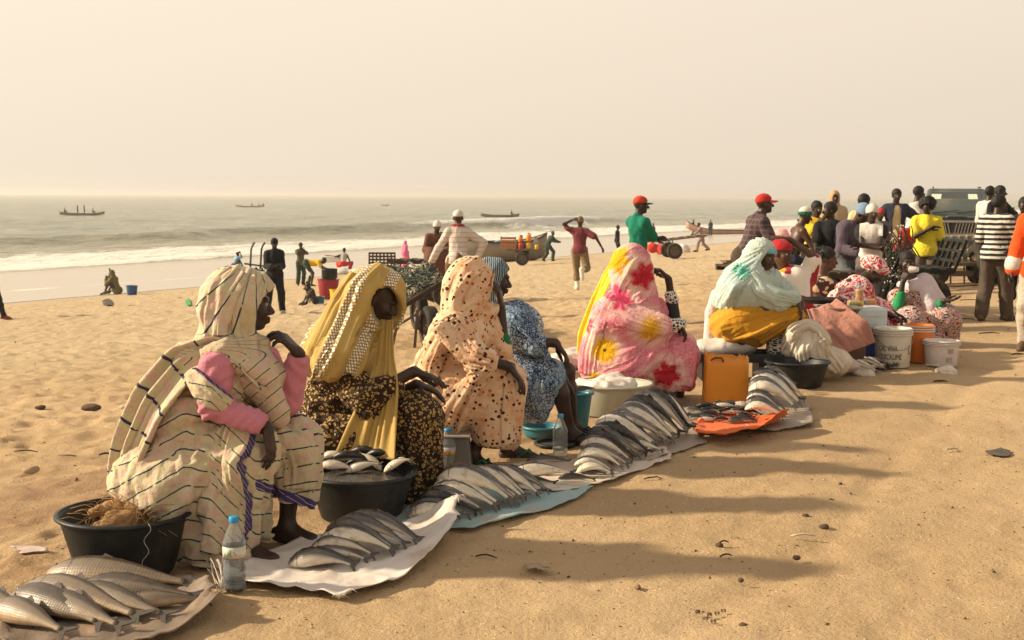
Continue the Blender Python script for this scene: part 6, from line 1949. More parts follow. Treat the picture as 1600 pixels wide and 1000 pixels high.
for i in range(4):
    p = cb + V3(-.08 + .015 * i, .03 - .03 * i, hb + .008 + .004 * i)
    fish(p, p + V3(.17, .02, .008), V3(0, 0, .012), V3(0, .4, 1), ordinal(3 - i, 'dark fish from the front across the top of the teal bucket'), 'fish in the teal bucket', FISHD, 1.1, False)
tub(848, 664, 8.35, .135, .12, 'shallow teal basin under the blue-robed woman', TEAL, 'basin', 'basin', handles=False)
t4, c4, h4 = tub(1246, 563, 10.5, .258, .20, 'black basin in front of the white bulging sack', BLACKP, 'basin', 'basin')
tub(867, 690, 7.9, .12, .10, 'low dark bowl on the ground behind the clear bottle', BLACKP, 'bowl', 'bowl', handles=False)

def clear_plastic():
    t = NT('clear_bottle_plastic', .06, .5)
    t.p.inputs['Transmission Weight'].default_value = .92; t.p.inputs['IOR'].default_value = 1.12
    t.color((.90, .93, .93)); return t.m
CLEAR = clear_plastic()
def water_mat():
    t = NT('bottled_water', .03, .5); t.p.inputs['Transmission Weight'].default_value = .95; t.p.inputs['IOR'].default_value = 1.2; t.color((.86, .90, .90)); return t.m
WATER = water_mat()
def bottle(px, topy, boty, label, fill=.55, cap=(.02, .25, .55), lab=None, wide=.155, Y=None, z0=None, liquid=None, ribs=True, rotx_=None, cat='bottle', name='bottle'):
    if Y is None:
        p = ground(px, boty); Y = p[1]
    p = at(px, boty, Y); T_ = at(px, topy, Y); H = T_[2] - p[2]
    if z0 is not None: p[2] = z0
    o = thing(name, label, cat, p); r = H * wide
    prof = [(0, .004), (r * .8, .002), (r * .98, .012 * H / .28)]
    zz = [.04, .10, .16, .22, .28, .34, .40]
    for i, z in enumerate(zz):
        prof.append((r * (1.0 if not ribs or i % 2 == 0 else .93), z * H)); prof.append((r * (1.0 if not ribs or i % 2 == 0 else .93), (z + .03) * H))
    prof += [(r * .97, .45 * H), (r * .97, .62 * H), (r, .64 * H), (r * .98, .67 * H), (r * .62, .82 * H), (r * .36, .90 * H), (r * .34, .945 * H)]
    full = prof + [(r * .30, .945 * H)] + [(max(q[0] - .0015, 0), q[1] + (.002 if q[1] < .01 else 0)) for q in prof[::-1]]
    b = MB(); b.lathe(full, n=28); b.build('bottle_wall', CLEAR, o)
    b = MB(); b.lathe([(r * .40, .925 * H), (r * .41, .93 * H), (r * .41, .995 * H), (r * .36, H), (0, H)][::1] + [], n=20); b.build('cap', plain('cap_%d' % int(cap[2] * 100 + cap[0] * 7), cap, .4), o)
    if fill:
        pr = [q for q in prof if q[1] < fill * H]; w = [(0, .006)] + [(max(q[0] - .0028, 0), q[1] + .003) for q in pr[1:]] + [(r * .95, fill * H), (0, fill * H)]
        b = MB(); b.lathe(w, n=28); b.build('liquid', liquid or WATER, o)
    if lab: 
        b = MB(); b.lathe([(r * .985, .455 * H), (r * .995, .455 * H), (r * .995, .615 * H), (r * .985, .615 * H)], n=28); b.build('label_band', lab, o)
    return o
def label_mat(name, stops):
    t = NT(name, .4, .4); v = t.obj(); x, y, z = t.sep(v)[:3]
    col = None
    for z0, c in stops:
        m = t.math('GREATER_THAN', z, z0); col = c if col is None else t.mix(m, col, c)
    sp = t.noise(t.vmath('MULTIPLY', v, (60, 60, 25)), 1, 2)
    col = t.mix(t.math('MULTIPLY', t.math('GREATER_THAN', sp, .62), .8), col, (.10, .20, .06)) if not isinstance(col, tuple) else col
    t.color(col); return t.m
bottle(367, 807, 922, 'clear water bottle with blue cap and red and green label, nearest', .50, (.02, .30, .58), label_mat('bottle_label', [(0, (.55, .08, .03)), (.137, (.62, .57, .48)), (.165, (.50, .50, .40))]))
bottle(700, 669, 740, 'flat water bottle with sunset picture label beside the gold-veiled woman', .45, (.05, .22, .42), label_mat('sunset_label', [(0, (.10, .05, .03)), (.118, (.60, .25, .04)), (.135, (.40, .35, .35))]), wide=.22, ribs=False)
bottle(875, 647, 722, 'tall clear water bottle with blue cap among the fish', .30, (.04, .30, .52), None, wide=.155)
# fibre string beside the nearest bottle
b = MB(); q = random.Random(3)
for k in range(9):
    g = ground(336 + k * 1.5, 905); p = [g + V3(q.uniform(-.01, .01), q.uniform(-.02, .02), .004)]
    top = ground(330 + q.uniform(-12, 14), 912) + V3(0, .02, q.uniform(.06, .115))
    p += [top + V3(q.uniform(-.02, .02), 0, 0), top + V3(q.uniform(0, .03), -.01, -.03), ground(346 + q.uniform(-6, 8), 925) + V3(0, 0, .005)]
    P_ = np.array(p); T = np.linspace(0, 1, 9); C = np.stack([np.interp(T, np.linspace(0, 1, len(P_)), P_[:, i]) for i in range(3)], 1)
    for _ in range(2): C[1:-1] = (C[:-2] + 2 * C[1:-1] + C[2:]) / 4
    b.tube(C, .0016, 5)
b.build('string_loops', plain('white_thread', (.68, .60, .50), .8), None, label='loops of white sack string on the sand left of the nearest bottle', cat='string')

# grey bin by the dotted-wrap woman
c = at(708, 740, 7.05); g = 0
o = thing('grey_crate', 'grey upturned plastic box between the gold-veiled and dotted-wrap women', 'box', (c[0] + .01, c[1] + .16, 0))
b = MB(); b.box((0, 0, .095), (.19, .22, .19), taper=.78, bev=.012); b.build('body', plain('grey_plastic', (.12, .11, .10), .5), o)
b = MB(); b.box((0, 0, .1985), (.17, .19, .016), bev=.006); b.build('lid', plain('pale_grey_plastic', (.34, .31, .27), .5), o)

# orange cut-open container
def orange_container():
    c0 = at(1101, 636, 9.4); c1_ = at(1172, 640, 9.4); w = (c1_ - c0)[0]; top = at(1136, 558, 9.4)[2]
    o = thing('orange_container', 'upright orange plastic container with its top roughly cut off', 'container', ((c0[0] + c1_[0]) / 2, 9.52, 0))
    m = plain('orange_plastic', (.66, .24, .015), .42, .45, .10, 5, .03, dirt=(.42, .14, .01))
    q = random.Random(5); n = 52; V = []
    def pt(a, rx, ry):
        p = 4.5; ca, sa = math.cos(a), math.sin(a)
        return rx * math.copysign(abs(ca) ** (2 / p), ca), ry * math.copysign(abs(sa) ** (2 / p), sa)
    lv = [0, .02, .2, .4, .6, .8, 1.0]
    for inner in (0, 1):
        for z in lv:
            for k in range(n):
                a = 2 * PI * k / n; x, y = pt(a, w / 2 * (1.0 - .09 * z * (1 if math.cos(a) < 0 else .3)) - .005 * inner - (.01 if z == 0 else 0), .11 - .005 * inner)
                h = top * z
                if z == 1.0: h += .008 * math.sin(k * 1.7) + .012 * vnoise(np.array([[k * .5, 3, 0]]), 5)[0] - .03 * (x / w)
                V.append((x, y, h + (.005 if inner and z == 0 else 0)))
    m_ = len(lv); F = []
    for i in range(m_ - 1):
        for k in range(n):
            k2 = (k + 1) % n
            F.append((i * n + k, i * n + k2, (i + 1) * n + k2, (i + 1) * n + k)); b0 = m_ * n
            F.append((b0 + (i + 1) * n + k, b0 + (i + 1) * n + k2, b0 + i * n + k2, b0 + i * n + k))
    for k in range(n):
        k2 = (k + 1) % n; t_ = (m_ - 1) * n; F.append((t_ + k, t_ + k2, m_ * n + t_ + k2, m_ * n + t_ + k))
    F += [tuple(range(n))[::-1], tuple(range(m_ * n, m_ * n + n))]
    link('shell', mesh('shell', V, F, m), o)
    b = MB(); b.tube([(-.13, -.113, top * .93), (-.10, -.122, top * .985), (-.05, -.122, top * .985), (-.035, -.118, top * .90)], .006, 6); b.build('handle', plain('dark_brown_plastic', (.05, .02, .008), .5), o)
orange_container()

# shallow black tray and sacks round the green-shawled woman
def tray():
    c = at(1150, 552, 10.9); o = thing('black_tray', 'wide black tray on low supports in front of the green-shawled woman', 'tray', (c[0], c[1], 0))
    h = c[2]; b = MB(); b.box((0, 0, h - .045), (.70, .40, .02)); 
    for sy in (-1, 1): b.box((0, sy * .20, h - .02), (.74, .02, .07))
    for sx in (-1, 1): b.box((sx * .362, 0, h - .02), (.02, .376, .069))
    b.build('tray_box', BLACKP, o)
    for sx in (-1, 1):
        b = MB(); b.box((sx * .24, 0, (h - .055) / 2), (.14, .3, h - .055)); b.build('support', BLACKP, o)
tray()
def sack_blob(px, py, Y, label, ops, seed, mat=WSACK, amp=.03, fr=8, name='sack', vox=.018, flat=True, mouth=None):
    c = at(px, py, Y); g = V3(c[0], c[1], gz(c[0], c[1])); s = Sdf()
    for (x, y, dy, rx, ry, rz) in ops:
        p = at(x, y, Y + dy) - g; s.ell(p, (rx, ry, rz), None, .05)
    if flat: s.plane((0, 0, .006), (0, 0, -1))
    V, F, rest = folded(s, vox, amp, fr, (1, 1, .8), seed)
    V = V + vnormals(V, F) * ((.010) * (1 - 2.4 * np.abs(vnoise(rest * 11, seed + 3))) * (1 if amp > .025 else .4))[:, None]
    if mouth:
        az = np.arctan2(rest[:, 1] - mouth[1], rest[:, 0] - mouth[0]); V = V + vnormals(V, F) * (.030 * (1 - 2.3 * np.abs(vnoise(np.stack([az * 4.2, rest[:, 2] * 2.5, 0 * az], 1), seed))))[:, None]
    V[:, 2] = np.maximum(V[:, 2], .004) if flat else V[:, 2]
    o = link(name, mesh(name, V, F, mat, True, {'rest': rest}), None, label, 'sack', None, None, tuple(g)); add_subsurf(o); return o
CSACK = sack_mat('cream_woven_sack', (.66, .58, .46))
so_ = sack_blob(1262, 570, 10.9, 'bulging cream woven sack with folded mouth beside the black basin', [(1258, 545, 0, .20, .18, .20), (1290, 565, .02, .22, .17, .13), (1252, 520, .02, .17, .15, .10), (1236, 538, -.02, .09, .1, .1), (1268, 512, -.08, .07, .05, .06), (1240, 522, -.12, .06, .05, .07), (1282, 535, -.12, .06, .05, .10)], 5, CSACK, .022, 8, vox=.015)
SS = Seat(1262, 10.9); SS.loc = np.array(so_.location)
for k_, (pp_, ww_) in enumerate((([(1226, 536), (1238, 514), (1262, 504), (1284, 516), (1294, 538)], [.05, .06, .07, .06, .04]), ([(1244, 522), (1234, 548), (1230, 572)], [.06, .09, .08]), ([(1266, 520), (1262, 548), (1270, 580)], [.06, .09, .09]), ([(1284, 530), (1294, 556), (1312, 578)], [.06, .09, .08]))):
    overlay(SS, so_, so_, pp_, ww_, CSACK, 40, 24, .022, 6, 100 + k_, .012)
sack_blob(1310, 572, 11.0, 'grey end of a flat sack sprawled towards the lettered bucket', [(1300, 562, 0, .17, .13, .10), (1320, 572, 0, .13, .12, .05)], 8, sack_mat('greyish_woven_sack', (.46, .40, .34)), .02)
sack_blob(1128, 540, 11.0, 'white sack folded over the black tray', [(1120, 543, 0, .20, .14, .07), (1150, 538, .05, .18, .13, .10), (1165, 530, .1, .08, .1, .08)], 9, WSACK, .02, flat=False)

# lettered white bucket and its neighbours
def bucket(px, topy, boty, Y, r, label, mat, name='bucket', lid=None, rings=True, bail=True, taper=.92):
    p = at(px, boty, Y); T_ = at(px, topy, Y); g = gz(p[0], p[1]); H = T_[2] - g
    o = thing(name, label, 'bucket', (p[0], p[1], g))
    rb = r * taper
    b = MB(); b.lathe([(0, .003), (rb * .96, .003), (rb, .012), (r * .985, H * .86), (r, H), (r - .005, H), (r * .97 - .005, H * .86), (rb - .006, .018), (0, .018)], n=36); b.build('shell', mat, o)
    if rings:
        b = MB()
        for z in (.84, .90, .965): b.lathe([(r * .985, z * H - .006), (r + .012, z * H - .004), (r + .012, z * H + .004), (r * .985, z * H + .006)], n=36)
        b.build('rim', lid or mat, o)
    if bail:
        b = MB(); b.tube([V3(r * 1.04 * math.cos(a), -r * 1.04 * math.sin(a) * .55 - r * .6 * math.sin(a), H * .86 - .13 * math.sin(a) * H / .34) for a in np.linspace(0, PI, 15)], .003, 5); b.build('wire_handle', plain('bucket_wire', (.25, .24, .22), .4, .5, metal=.8), o)
    return o, H
def wrap_text(o, txt, r, z, a0, size, mat, name='lettering'):
    cu = bpy.data.curves.new('lettering', 'FONT'); cu.body = txt; cu.size = size; cu.align_x = 'CENTER'; cu.align_y = 'CENTER'; cu.extrude = .0
    tmp = bpy.data.objects.new('tmp', cu); COL.objects.link(tmp)
    dg = bpy.context.evaluated_depsgraph_get(); me = bpy.data.meshes.new_from_object(tmp.evaluated_get(dg))
    bpy.data.objects.remove(tmp); bpy.data.curves.remove(cu)
    bm = bmesh.new(); bm.from_mesh(me); bmesh.ops.subdivide_edges(bm, edges=[e for e in bm.edges if e.calc_length() > size * .3], cuts=2); bm.to_mesh(me); bm.free()
    for v in me.vertices:
        a = a0 + v.co.x * .72 / r; v.co = Vector((r * math.cos(a), r * math.sin(a), z + v.co.y * 1.25))
    me.materials.clear(); me.materials.append(mat); return link(name, me, o)
it_ = NT('worn_black_ink', .6, .2); it_.color(it_.mix(it_.step(it_.noise(it_.obj(), 55, 4, .7), .56, .66), (.014, .014, .015), (.50, .46, .40))); INK = it_.m
ob, H = bucket(1394, 512, 573, 11.75, .168, 'white lidded bucket lettered CAL VIVA in black', WHITEP)
A0 = math.atan2(-11.75, -at(1394, 540, 11.75)[0]) + .08
wrap_text(ob, 'CAL VIVA', .1665, H * .50, A0 - .36, .058, INK); wrap_text(ob, 'QUICKLIME', .1650, H * .29, A0 - .22, .058, INK); wrap_text(ob, 'INE', .1630, H * .11, A0 + .12, .052, INK); wrap_text(ob, 'L', .1665, H * .46, A0 + .98, .10, INK)
ORB = plain('orange_bucket_plastic', (.62, .16, .015), .4, .45, .1, 6)
bucket(1434, 507, 572, 12.1, .135, 'orange bucket with white lid behind the lettered bucket', ORB, lid=WHITEP, bail=False)
bucket(1421, 509, 560, 12.45, .17, 'white bucket half hidden behind the lettered bucket', WHITEP, bail=False)
ob, H = bucket(1470, 531, 574, 11.85, .158, 'low white bucket with two small grey labels, rightmost', plain('off_white_plastic', (.66, .58, .54), .45), rings=True, bail=False, taper=.9)
for zz, aa in ((.62, .45), (.28, .38)):
    b = MB(); a = A0 + aa
    vs = [V3(.157 * math.cos(a + da) * (1 - .0), .157 * math.sin(a + da), H * zz + dz) for dz in (-.022, .022) for da in (-.16, 0, .16)]
    b.add(vs, [(0, 1, 4, 3), (1, 2, 5, 4)])
    b.build('label', plain('grey_label', (.36, .30, .26), .6), ob)

# cool box with drinks, metal bowl, pan, pink cloth
def cool_box():
    c = at(1340, 548, 12.0); top = at(1340, 480, 12.0)[2]; g = 0
    o = thing('cool_box', 'blue cool box with white lid under the drinks', 'cool box', (c[0] + .02, c[1] + .12, 0))
    b = MB(); b.box((0, 0, top * .30), (.46, .34, top * .6), bev=.02); b.build('body', plain('blue_plastic', (.02, .06, .26), .4), o)
    b = MB(); b.box((0, 0, top * .80), (.475, .355, top * .385), bev=.02); b.build('lid', plain('pale_blue_white_plastic', (.55, .60, .62), .4), o)
    b = MB(); b.box((0, -.18, top * .72), (.44, .006, .012)); b.box((0, -.18, top * .86), (.44, .006, .008)); b.build('ridge', plain('pale_blue_white_plastic', (.55, .60, .62), .4), o)
    return top
ctop = cool_box()
JUICE = plain('orange_juice', (.75, .24, .01), .3, .5, .05); YJ = plain('yellow_drink', (.74, .50, .05), .3, .5, .05)
bottle(1342, 444, 482, 'upright bottle of orange drink with blue cap on the cool box', .72, (.05, .2, .5), None, .17, 11.98, ctop + .002, JUICE, False)
def lying(px, py, Y, label, liq, ang, L=.22, cap=(.04, .25, .55)):
    p = at(px, py, Y); o = bottle(px, py - 30, py, label, .80, cap, None, .17, Y, p[2], liq, False)
    o.rotation_euler = (0, math.radians(88), ang); o.location = (p[0], p[1], ctop + .04)
lying(1324, 472, 11.95, 'yellow drink bottle lying on its side left of the upright one', YJ, .1)
lying(1346, 474, 12.05, 'orange drink bottle lying on its side at the right of the cool box', JUICE, .25)
STEEL = plain('dull_steel', (.42, .38, .30), .28, .5, .2, 20, .05, metal=.85)
def bowl():
    c = at(1312, 480, 11.6); o = thing('metal_bowl', 'wide dented steel bowl resting on the pink cloth', 'bowl', (c[0], c[1], c[2] - .11))
    b = MB(); b.lathe([(0, .0), (.08, .0), (.15, .04), (.19, .10), (.205, .112), (.205, .116), (.186, .108), (.146, .046), (.08, .008), (0, .008)], n=40); b.build('bowl_shell', STEEL, o)
    c = at(1286, 470, 11.75); o = thing('black_pan', 'black flat pan behind the steel bowl', 'pan', (c[0], c[1], c[2] - .02))
    b = MB(); b.lathe([(0, 0), (.17, 0), (.2, .04), (.205, .042), (.196, .044), (.165, .008), (0, .008)], n=32); b.build('pan_shell', BLACKP, o)
    c = at(1312, 500, 11.75); o = thing('wooden_crate', 'low crate under the pink cloth holding up the steel bowl', 'crate', (c[0], c[1], 0))
    b = MB(); b.box((0, 0, c[2] / 2 - .0), (.42, .3, c[2] - .004), bev=.01); b.build('crate_body', plain('brown_wood', (.12, .07, .04), .8), o)
bowl()
V, F = ribbon([at(1284, 478, 11.5), at(1300, 498, 11.38), at(1322, 520, 11.3), at(1340, 545, 11.25)], [V3(1, 0, .35)] * 4, [.14, .19, .21, .16], 34, 30, .024, 6, 31, False)
o = link('pink_cloth', mesh('pink_cloth', V, F, cloth('faded_pink_cotton', (.46, .22, .17), .14), True, {'rest': V}), None, 'faded pink cloth hanging over the crate and cool box', 'cloth'); thicken(o)
fibre(at(1352, 577, 11.2) * V3(1, 1, 0) + V3(0, 0, .02), .07, 90, 44, 'frayed_rope', 'frayed white rope end on the sand before the tarp', plain('white_thread', (.68, .60, .50), .8), .02, 'rope')
fibre(at(1478, 578, 11.4) * V3(1, 1, 0) + V3(0, 0, .01), .06, 40, 45, 'white_scraps', 'little heap of white scraps before the low white bucket', plain('white_thread', (.68, .60, .50), .8), .01, 'scraps')
# ------------------------------------------------------------------ people standing and sitting about
def C(name, *c, **k): return cloth(name, c, **k)
def stand(px, top, feet, yaw, label, wear, pose=None, group=None, Y=None, H=None, skin=None, **kw):
    if Y is None: g = ground(px, feet)
    else:
        g = at(px, 400, Y); g[2] = gz(g[0], g[1])
    if H is None: H = (at(px, top, g[1])[2] - g[2]) * 1.01
    H = max(1.0, min(2.0, H))
    return person(label, (g[0], g[1], g[2]), yaw, wear, pose, H, None, group, skin, **kw)
def perch(px, top, Y, yaw, label, wear, pose, seat, group=None, H=1.72, skin=None, **kw):
    """seated figure: seat = height of the hips above the ground is set so that the head comes out right"""
    g = at(px, top, Y); z = gz(g[0], g[1])
    return person(label, (g[0], g[1], z), yaw, wear, pose, H, None, group, skin, **kw)
BLK = C('black_cloth', .010, .010, .012); DKB = C('dark_brown_cloth', .055, .036, .024); GRY = C('grey_cloth', .14, .12, .11); BEI = C('beige_cloth', .50, .38, .24)
WHT = C('white_cloth', .66, .60, .54); YEL = C('yellow_cloth', .72, .44, .02); MAR = C('maroon_cloth', .17, .035, .045); BRN = C('brown_cloth', .16, .085, .045); OLV = C('olive_cloth', .11, .10, .055)
GRN = C('dark_green_cloth', .035, .06, .04); RED = C('red_cloth', .52, .035, .025); NVY = C('navy_cloth', .03, .035, .06); PNK = C('bright_pink_cloth', .72, .16, .30); PUR = C('purple_grey_cloth', .10, .075, .10)
BLU = C('light_blue_cloth', .22, .42, .60); TEA = C('green_polo_cloth', .005, .17, .105); ORG = C('orange_red_cloth', .78, .085, .012); KHA = C('khaki_cloth', .22, .15, .085)
LEATHER = plain('brown_leather', (.10, .055, .03), .6); WBOOT = plain('white_rubber', (.66, .60, .50), .5); GSHOE = plain('grey_shoe', (.35, .31, .27), .7)
def hstripes(name, a, b, n, duty=.5, axis=2):
    if name in MATS: return MATS[name]
    t, v = fab(name); z = t.sep(v)[axis]
    f = t.math('FRACT', t.math('MULTIPLY', t.math('ADD', z, t.math('MULTIPLY', t.noise(v, 4, 2), .02)), n))
    t.color(t.mix(t.math('GREATER_THAN', f, duty), a, b)); t.bump(t.noise(v, 36, 3), .4, .012); return t.m
def plaid(name, base, line, n=16):
    if name in MATS: return MATS[name]
    t, v = fab(name); x, y, z = t.sep(v)[:3]; m = None
    for c in (x, z):
        f = t.math('LESS_THAN', t.math('FRACT', t.math('MULTIPLY', c, n)), .28); m = f if m is None else t.math('MAXIMUM', m, f)
    t.color(t.mix(t.math('MULTIPLY', m, .7), base, line)); t.bump(t.noise(v, 36, 3), .4, .012); return t.m
CROSS = dict(handL=(.13, .24, 1.17), handR=(-.13, .27, 1.13), elbL=(-1, .3, -.6), elbR=(1, .3, -.6), armdirL=(1, .2, .1), armdirR=(-1, .2, .1))
def sitp(seat=.5, **k):
    d = dict(pel=(0, 0, seat + .10), footL=(-.13, .42, seat - .47), footR=(.13, .40, seat - .47), kneeL=(-.1, 1, .7), kneeR=(.1, 1, .7), handL=(-.14, .42, seat + .17), handR=(.14, .40, seat + .17))
    d.update(k); return d

stand(430, 372, 491, 168, 'man all in black with knit cap standing with his hands together', [('top', BLK, dict(sleeve=1.95, loose=.035, long=.1, name='jacket', collar=1)), ('trousers', BLK, dict(loose=.03)), ('beanie', BLK, dict(low=-.01)), ('shoes', GSHOE)],
      dict(handL=(-.05, .30, 1.10), handR=(.07, .30, 1.10), footL=(-.16, 0, 0), footR=(.17, .05, 0), armdirL=(1, .3, .3), armdirR=(-1, .3, .3), hpitch=12))
stand(470, 379, 446, 150, 'boy in olive shirt standing with both hands at his mouth', [('top', OLV, dict(sleeve=.6, loose=.03, long=.12)), ('trousers', GRN, dict(loose=.03)), ('hair', BLACKHAIR)], dict(handL=(-.03, .22, 1.46), handR=(.04, .22, 1.46), elbL=(-1, .2, -1), elbR=(1, .2, -1)))
stand(484, 380, 447, 82, 'person in yellow top and green trousers bending right over', [('top', YEL, dict(sleeve=.5, loose=.03)), ('trousers', GRN, dict(loose=.04)), ('beanie', DKB)], dict(pel=(0, -.12, .88), lean=88, hpitch=40, handL=(-.16, .75, .62), handR=(.16, .72, .58), footL=(-.2, 0, 0), footR=(.2, .1, 0)), H=1.62)
stand(537, 377, 425, 5, 'person in red trousers and pale tank top crouching, seen from behind', [('top', C('pale_grey_cloth', .42, .37, .33), dict(sleeve=0, loose=.012)), ('trousers', RED, dict(loose=.04)), ('hair', BLACKHAIR)],
      dict(pel=(0, -.05, .42), lean=18, handL=(-.35, .25, .72), handR=(.22, .35, .45), footL=(-.2, .1, 0), footR=(.24, .15, 0), kneeL=(-.9, 1, .4), kneeR=(.9, 1, .4)), H=1.78)
stand(633, 376, 418, 62, 'woman wrapped from head to foot in bright pink veil by the water', [('robe', PNK, dict(sleeve=1.2, loose=.06, length=1.85)), ('veil', PNK, dict(down=.3))], dict(handL=(-.05, .16, 1.0), handR=(.08, .16, 1.0)))
stand(716, 334, 0, -12, 'man in white cap and striped white shirt leaning on the net cart', [('top', hstripes('thin_striped_white_shirt', (.55, .48, .42), (.34, .24, .22), 13, .86), dict(sleeve=1.9, loose=.03, long=.05)), ('trousers', BRN, dict(loose=.03)), ('cap', WHT, dict(yaw=0)), ('scarf', C('red_collar_cloth', .28, .04, .035))],
      dict(lean=14, handL=(-.42, .18, .86), handR=(.30, -.02, .98), elbR=(1, -.2, .1), elbL=(-.6, -.3, 0), twist=8, hyaw=14), Y=21.0, H=1.85)
stand(905, 333, 452, 8, 'man in maroon shirt and white rubber boots running away, hand on head', [('top', MAR, dict(sleeve=.75, loose=.035, long=.08)), ('trousers', KHA, dict(loose=.035, length=1.6)), ('boots', WBOOT, dict(high=.62)), ('beanie', C('olive_cap_cloth', .17, .13, .06))],
      dict(lean=6, handL=(-.16, .04, 1.66), elbL=(-1, -.1, -.3), handR=(.52, -.02, 1.02), elbR=(.6, -.6, .3), footR=(.10, -.48, .42), footL=(-.05, .05, 0), toeR=(.1, -.15, -1), kneeR=(.2, 1, 0)), H=1.76)
stand(996, 307, 0, 58, 'man in green polo and red and black cap standing arms folded', [('top', TEA, dict(sleeve=.85, loose=.03, collar=1)), ('trousers', DKB, dict(loose=.03)), ('cap', C('red_cap_cloth', .60, .06, .03), dict(yaw=0, brim_mat=BLK)), ('shoes', LEATHER)], dict(CROSS, hyaw=22), Y=18.0)
perch(1192, 317, 15.5, 78, 'man in red cap and dark plaid shirt sitting hunched, facing right', [('top', plaid('dark_plaid_shirt', (.05, .035, .04), (.14, .09, .09)), dict(sleeve=1.9, loose=.035, collar=1)), ('trousers', DKB, dict(loose=.03)), ('cap', RED), ('shoes', LEATHER)],
      sitp(.82, lean=22, hpitch=-6, pel=(0, -.22, .93), handL=(-.16, .30, 1.02), handR=(.16, .28, 1.02), footL=(-.15, .2, .25), footR=(.15, .2, .25)), .8, H=1.76)
perch(1243, 337, 18.0, 78, 'bare-chested man in white and green knit cap sitting, looking right', [('trousers', NVY, dict(loose=.03)), ('beanie', hstripes('white_and_green_knit', (.02, .13, .07), (.62, .58, .50), 7, .45), dict(roll=1))], sitp(.72, pel=(0, -.05, .80), lean=14, hpitch=14, handL=(-.06, .42, 1.05), handR=(.1, .40, 1.05), elbL=(-.5, 0, -1), elbR=(.5, 0, -1), footL=(-.15, .2, .2), footR=(.15, .2, .2)), .7, skin=SKIN2)
perch(1275, 326, 18.6, 172, 'person in orange-yellow t-shirt sitting with hand raised to chin', [('top', YEL, dict(sleeve=.8, loose=.04, long=.15)), ('trousers', BLK, dict(loose=.03)), ('hair', BLACKHAIR)], sitp(.82, pel=(0, 0, .86), handR=(-.04, .24, 1.42), handL=(.02, .3, 1.08), elbR=(.6, .3, -1), elbL=(-.8, .2, -1), footL=(-.15, .25, .25), footR=(.15, .25, .25)), .8)
perch(1299, 334, 17.8, 200, 'man in black shirt sitting in front of the one in beige headscarf', [('top', BLK, dict(sleeve=.9, loose=.035)), ('trousers', BLK, dict(loose=.03)), ('hair', BLACKHAIR)], sitp(.75, pel=(0, 0, .82), hyaw=60, footL=(-.15, .25, .25), footR=(.15, .25, .25)), .7)
perch(1328, 339, 16.8, 158, 'man in blue knit cap and purple-grey shirt sitting bent forward', [('top', PUR, dict(sleeve=1.9, loose=.04)), ('trousers', C('washed_denim', .13, .13, .14), dict(loose=.035)), ('beanie', C('blue_knit', .18, .27, .40), dict(vol=.006)), ('shoes', LEATHER)], sitp(.72, pel=(0, -.1, .78), lean=24, hpitch=34, hyaw=-20, footL=(-.18, .35, .0), footR=(.14, .30, 0)), .7, H=1.8)
stand(1301, 298, 0, 182, 'tall person in beige shirt with beige cloth wound round head and neck', [('top', BEI, dict(sleeve=1.9, loose=.045, long=.2)), ('trousers', BEI, dict(loose=.04)), ('veil', C('tan_head_cloth', .46, .30, .17), dict(down=.0)), ('scarf', C('pinkish_scarf', .50, .30, .22), dict(tail=.35))], {}, Y=24.5)
stand(1346, 304, 0, 28, 'man in yellow checked shirt with black hair, back to the camera', [('top', plaid('yellow_checked_shirt', (.60, .46, .20), (.50, .40, .30), 18), dict(sleeve=.85, loose=.035, long=.05)), ('trousers', GRY, dict(loose=.03)), ('hair', BLACKHAIR, dict(vol=.02))], dict(hyaw=30), Y=21.5)
def twotone():
    t, v = fab('white_vest_with_black_sides'); x = t.sep(v)[0]
    t.color(t.mix(t.math('GREATER_THAN', t.math('ABSOLUTE', x), .135), (.60, .55, .50), (.02, .02, .022))); t.bump(t.noise(v, 36, 3), .4, .012); return t.m
stand(1360, 320, 0, 196, 'man in white knit cap and black-sided white vest, arms folded', [('top', twotone(), dict(sleeve=.28, loose=.03, long=.1)), ('trousers', GRY, dict(loose=.03)), ('beanie', WHT, dict(vol=.004, low=-.005))], dict(CROSS, hyaw=-18), Y=15.6)
stand(1372, 326, 0, 170, 'person in red knit cap half hidden behind the vest man', [('top', GRY, dict(sleeve=.9, loose=.03)), ('trousers', BLK, {}), ('beanie', RED)], {}, Y=23.0)
o, J = stand(1397, 295, 0, 184, 'man in open navy jacket over cream shirt with arms akimbo', [('top', C('cream_shirt_cloth', .60, .46, .26), dict(sleeve=.5, loose=.02, long=.15)), ('trousers', BRN, dict(loose=.03)), ('hair', BLACKHAIR)], dict(handL=(-.27, .10, 1.02), handR=(.27, .10, 1.02), elbL=(-1, -.2, 0), elbR=(1, -.2, 0)), Y=24.0)
def open_jacket(o, J, mat):
    s = Sdf(); torso_ops(s, J, d=.045)
    for q in 'LR': arm_ops(s, J, q, d=.035, upto=1.9)
    s.plane(J['pel'] + V3(0, 0, -.06), (0, 0, -1)); s.plane(J['neck'] + V3(0, 0, .02), (0, -.3, 1))
    s.cap(J['neck'] + V3(0, .12, -.02), J['pel'] + V3(0, .2, -.15), .055, .12, .01, True)
    V, F, rest = folded(s, .016, .012, 10, (1, 1, .4), 3); link('jacket', mesh('jacket', V, F, mat, True, {'rest': rest}), o)
open_jacket(o, J, NVY)
stand(1429, 291, 0, 110, 'man in white robe standing beside the dark pickup', [('robe', WHT, dict(sleeve=1.0, loose=.05, length=1.8)), ('hair', BLACKHAIR)], dict(handR=(.1, .32, 1.1), handL=(-.15, .2, 1.0), hyaw=-30), Y=24.6)
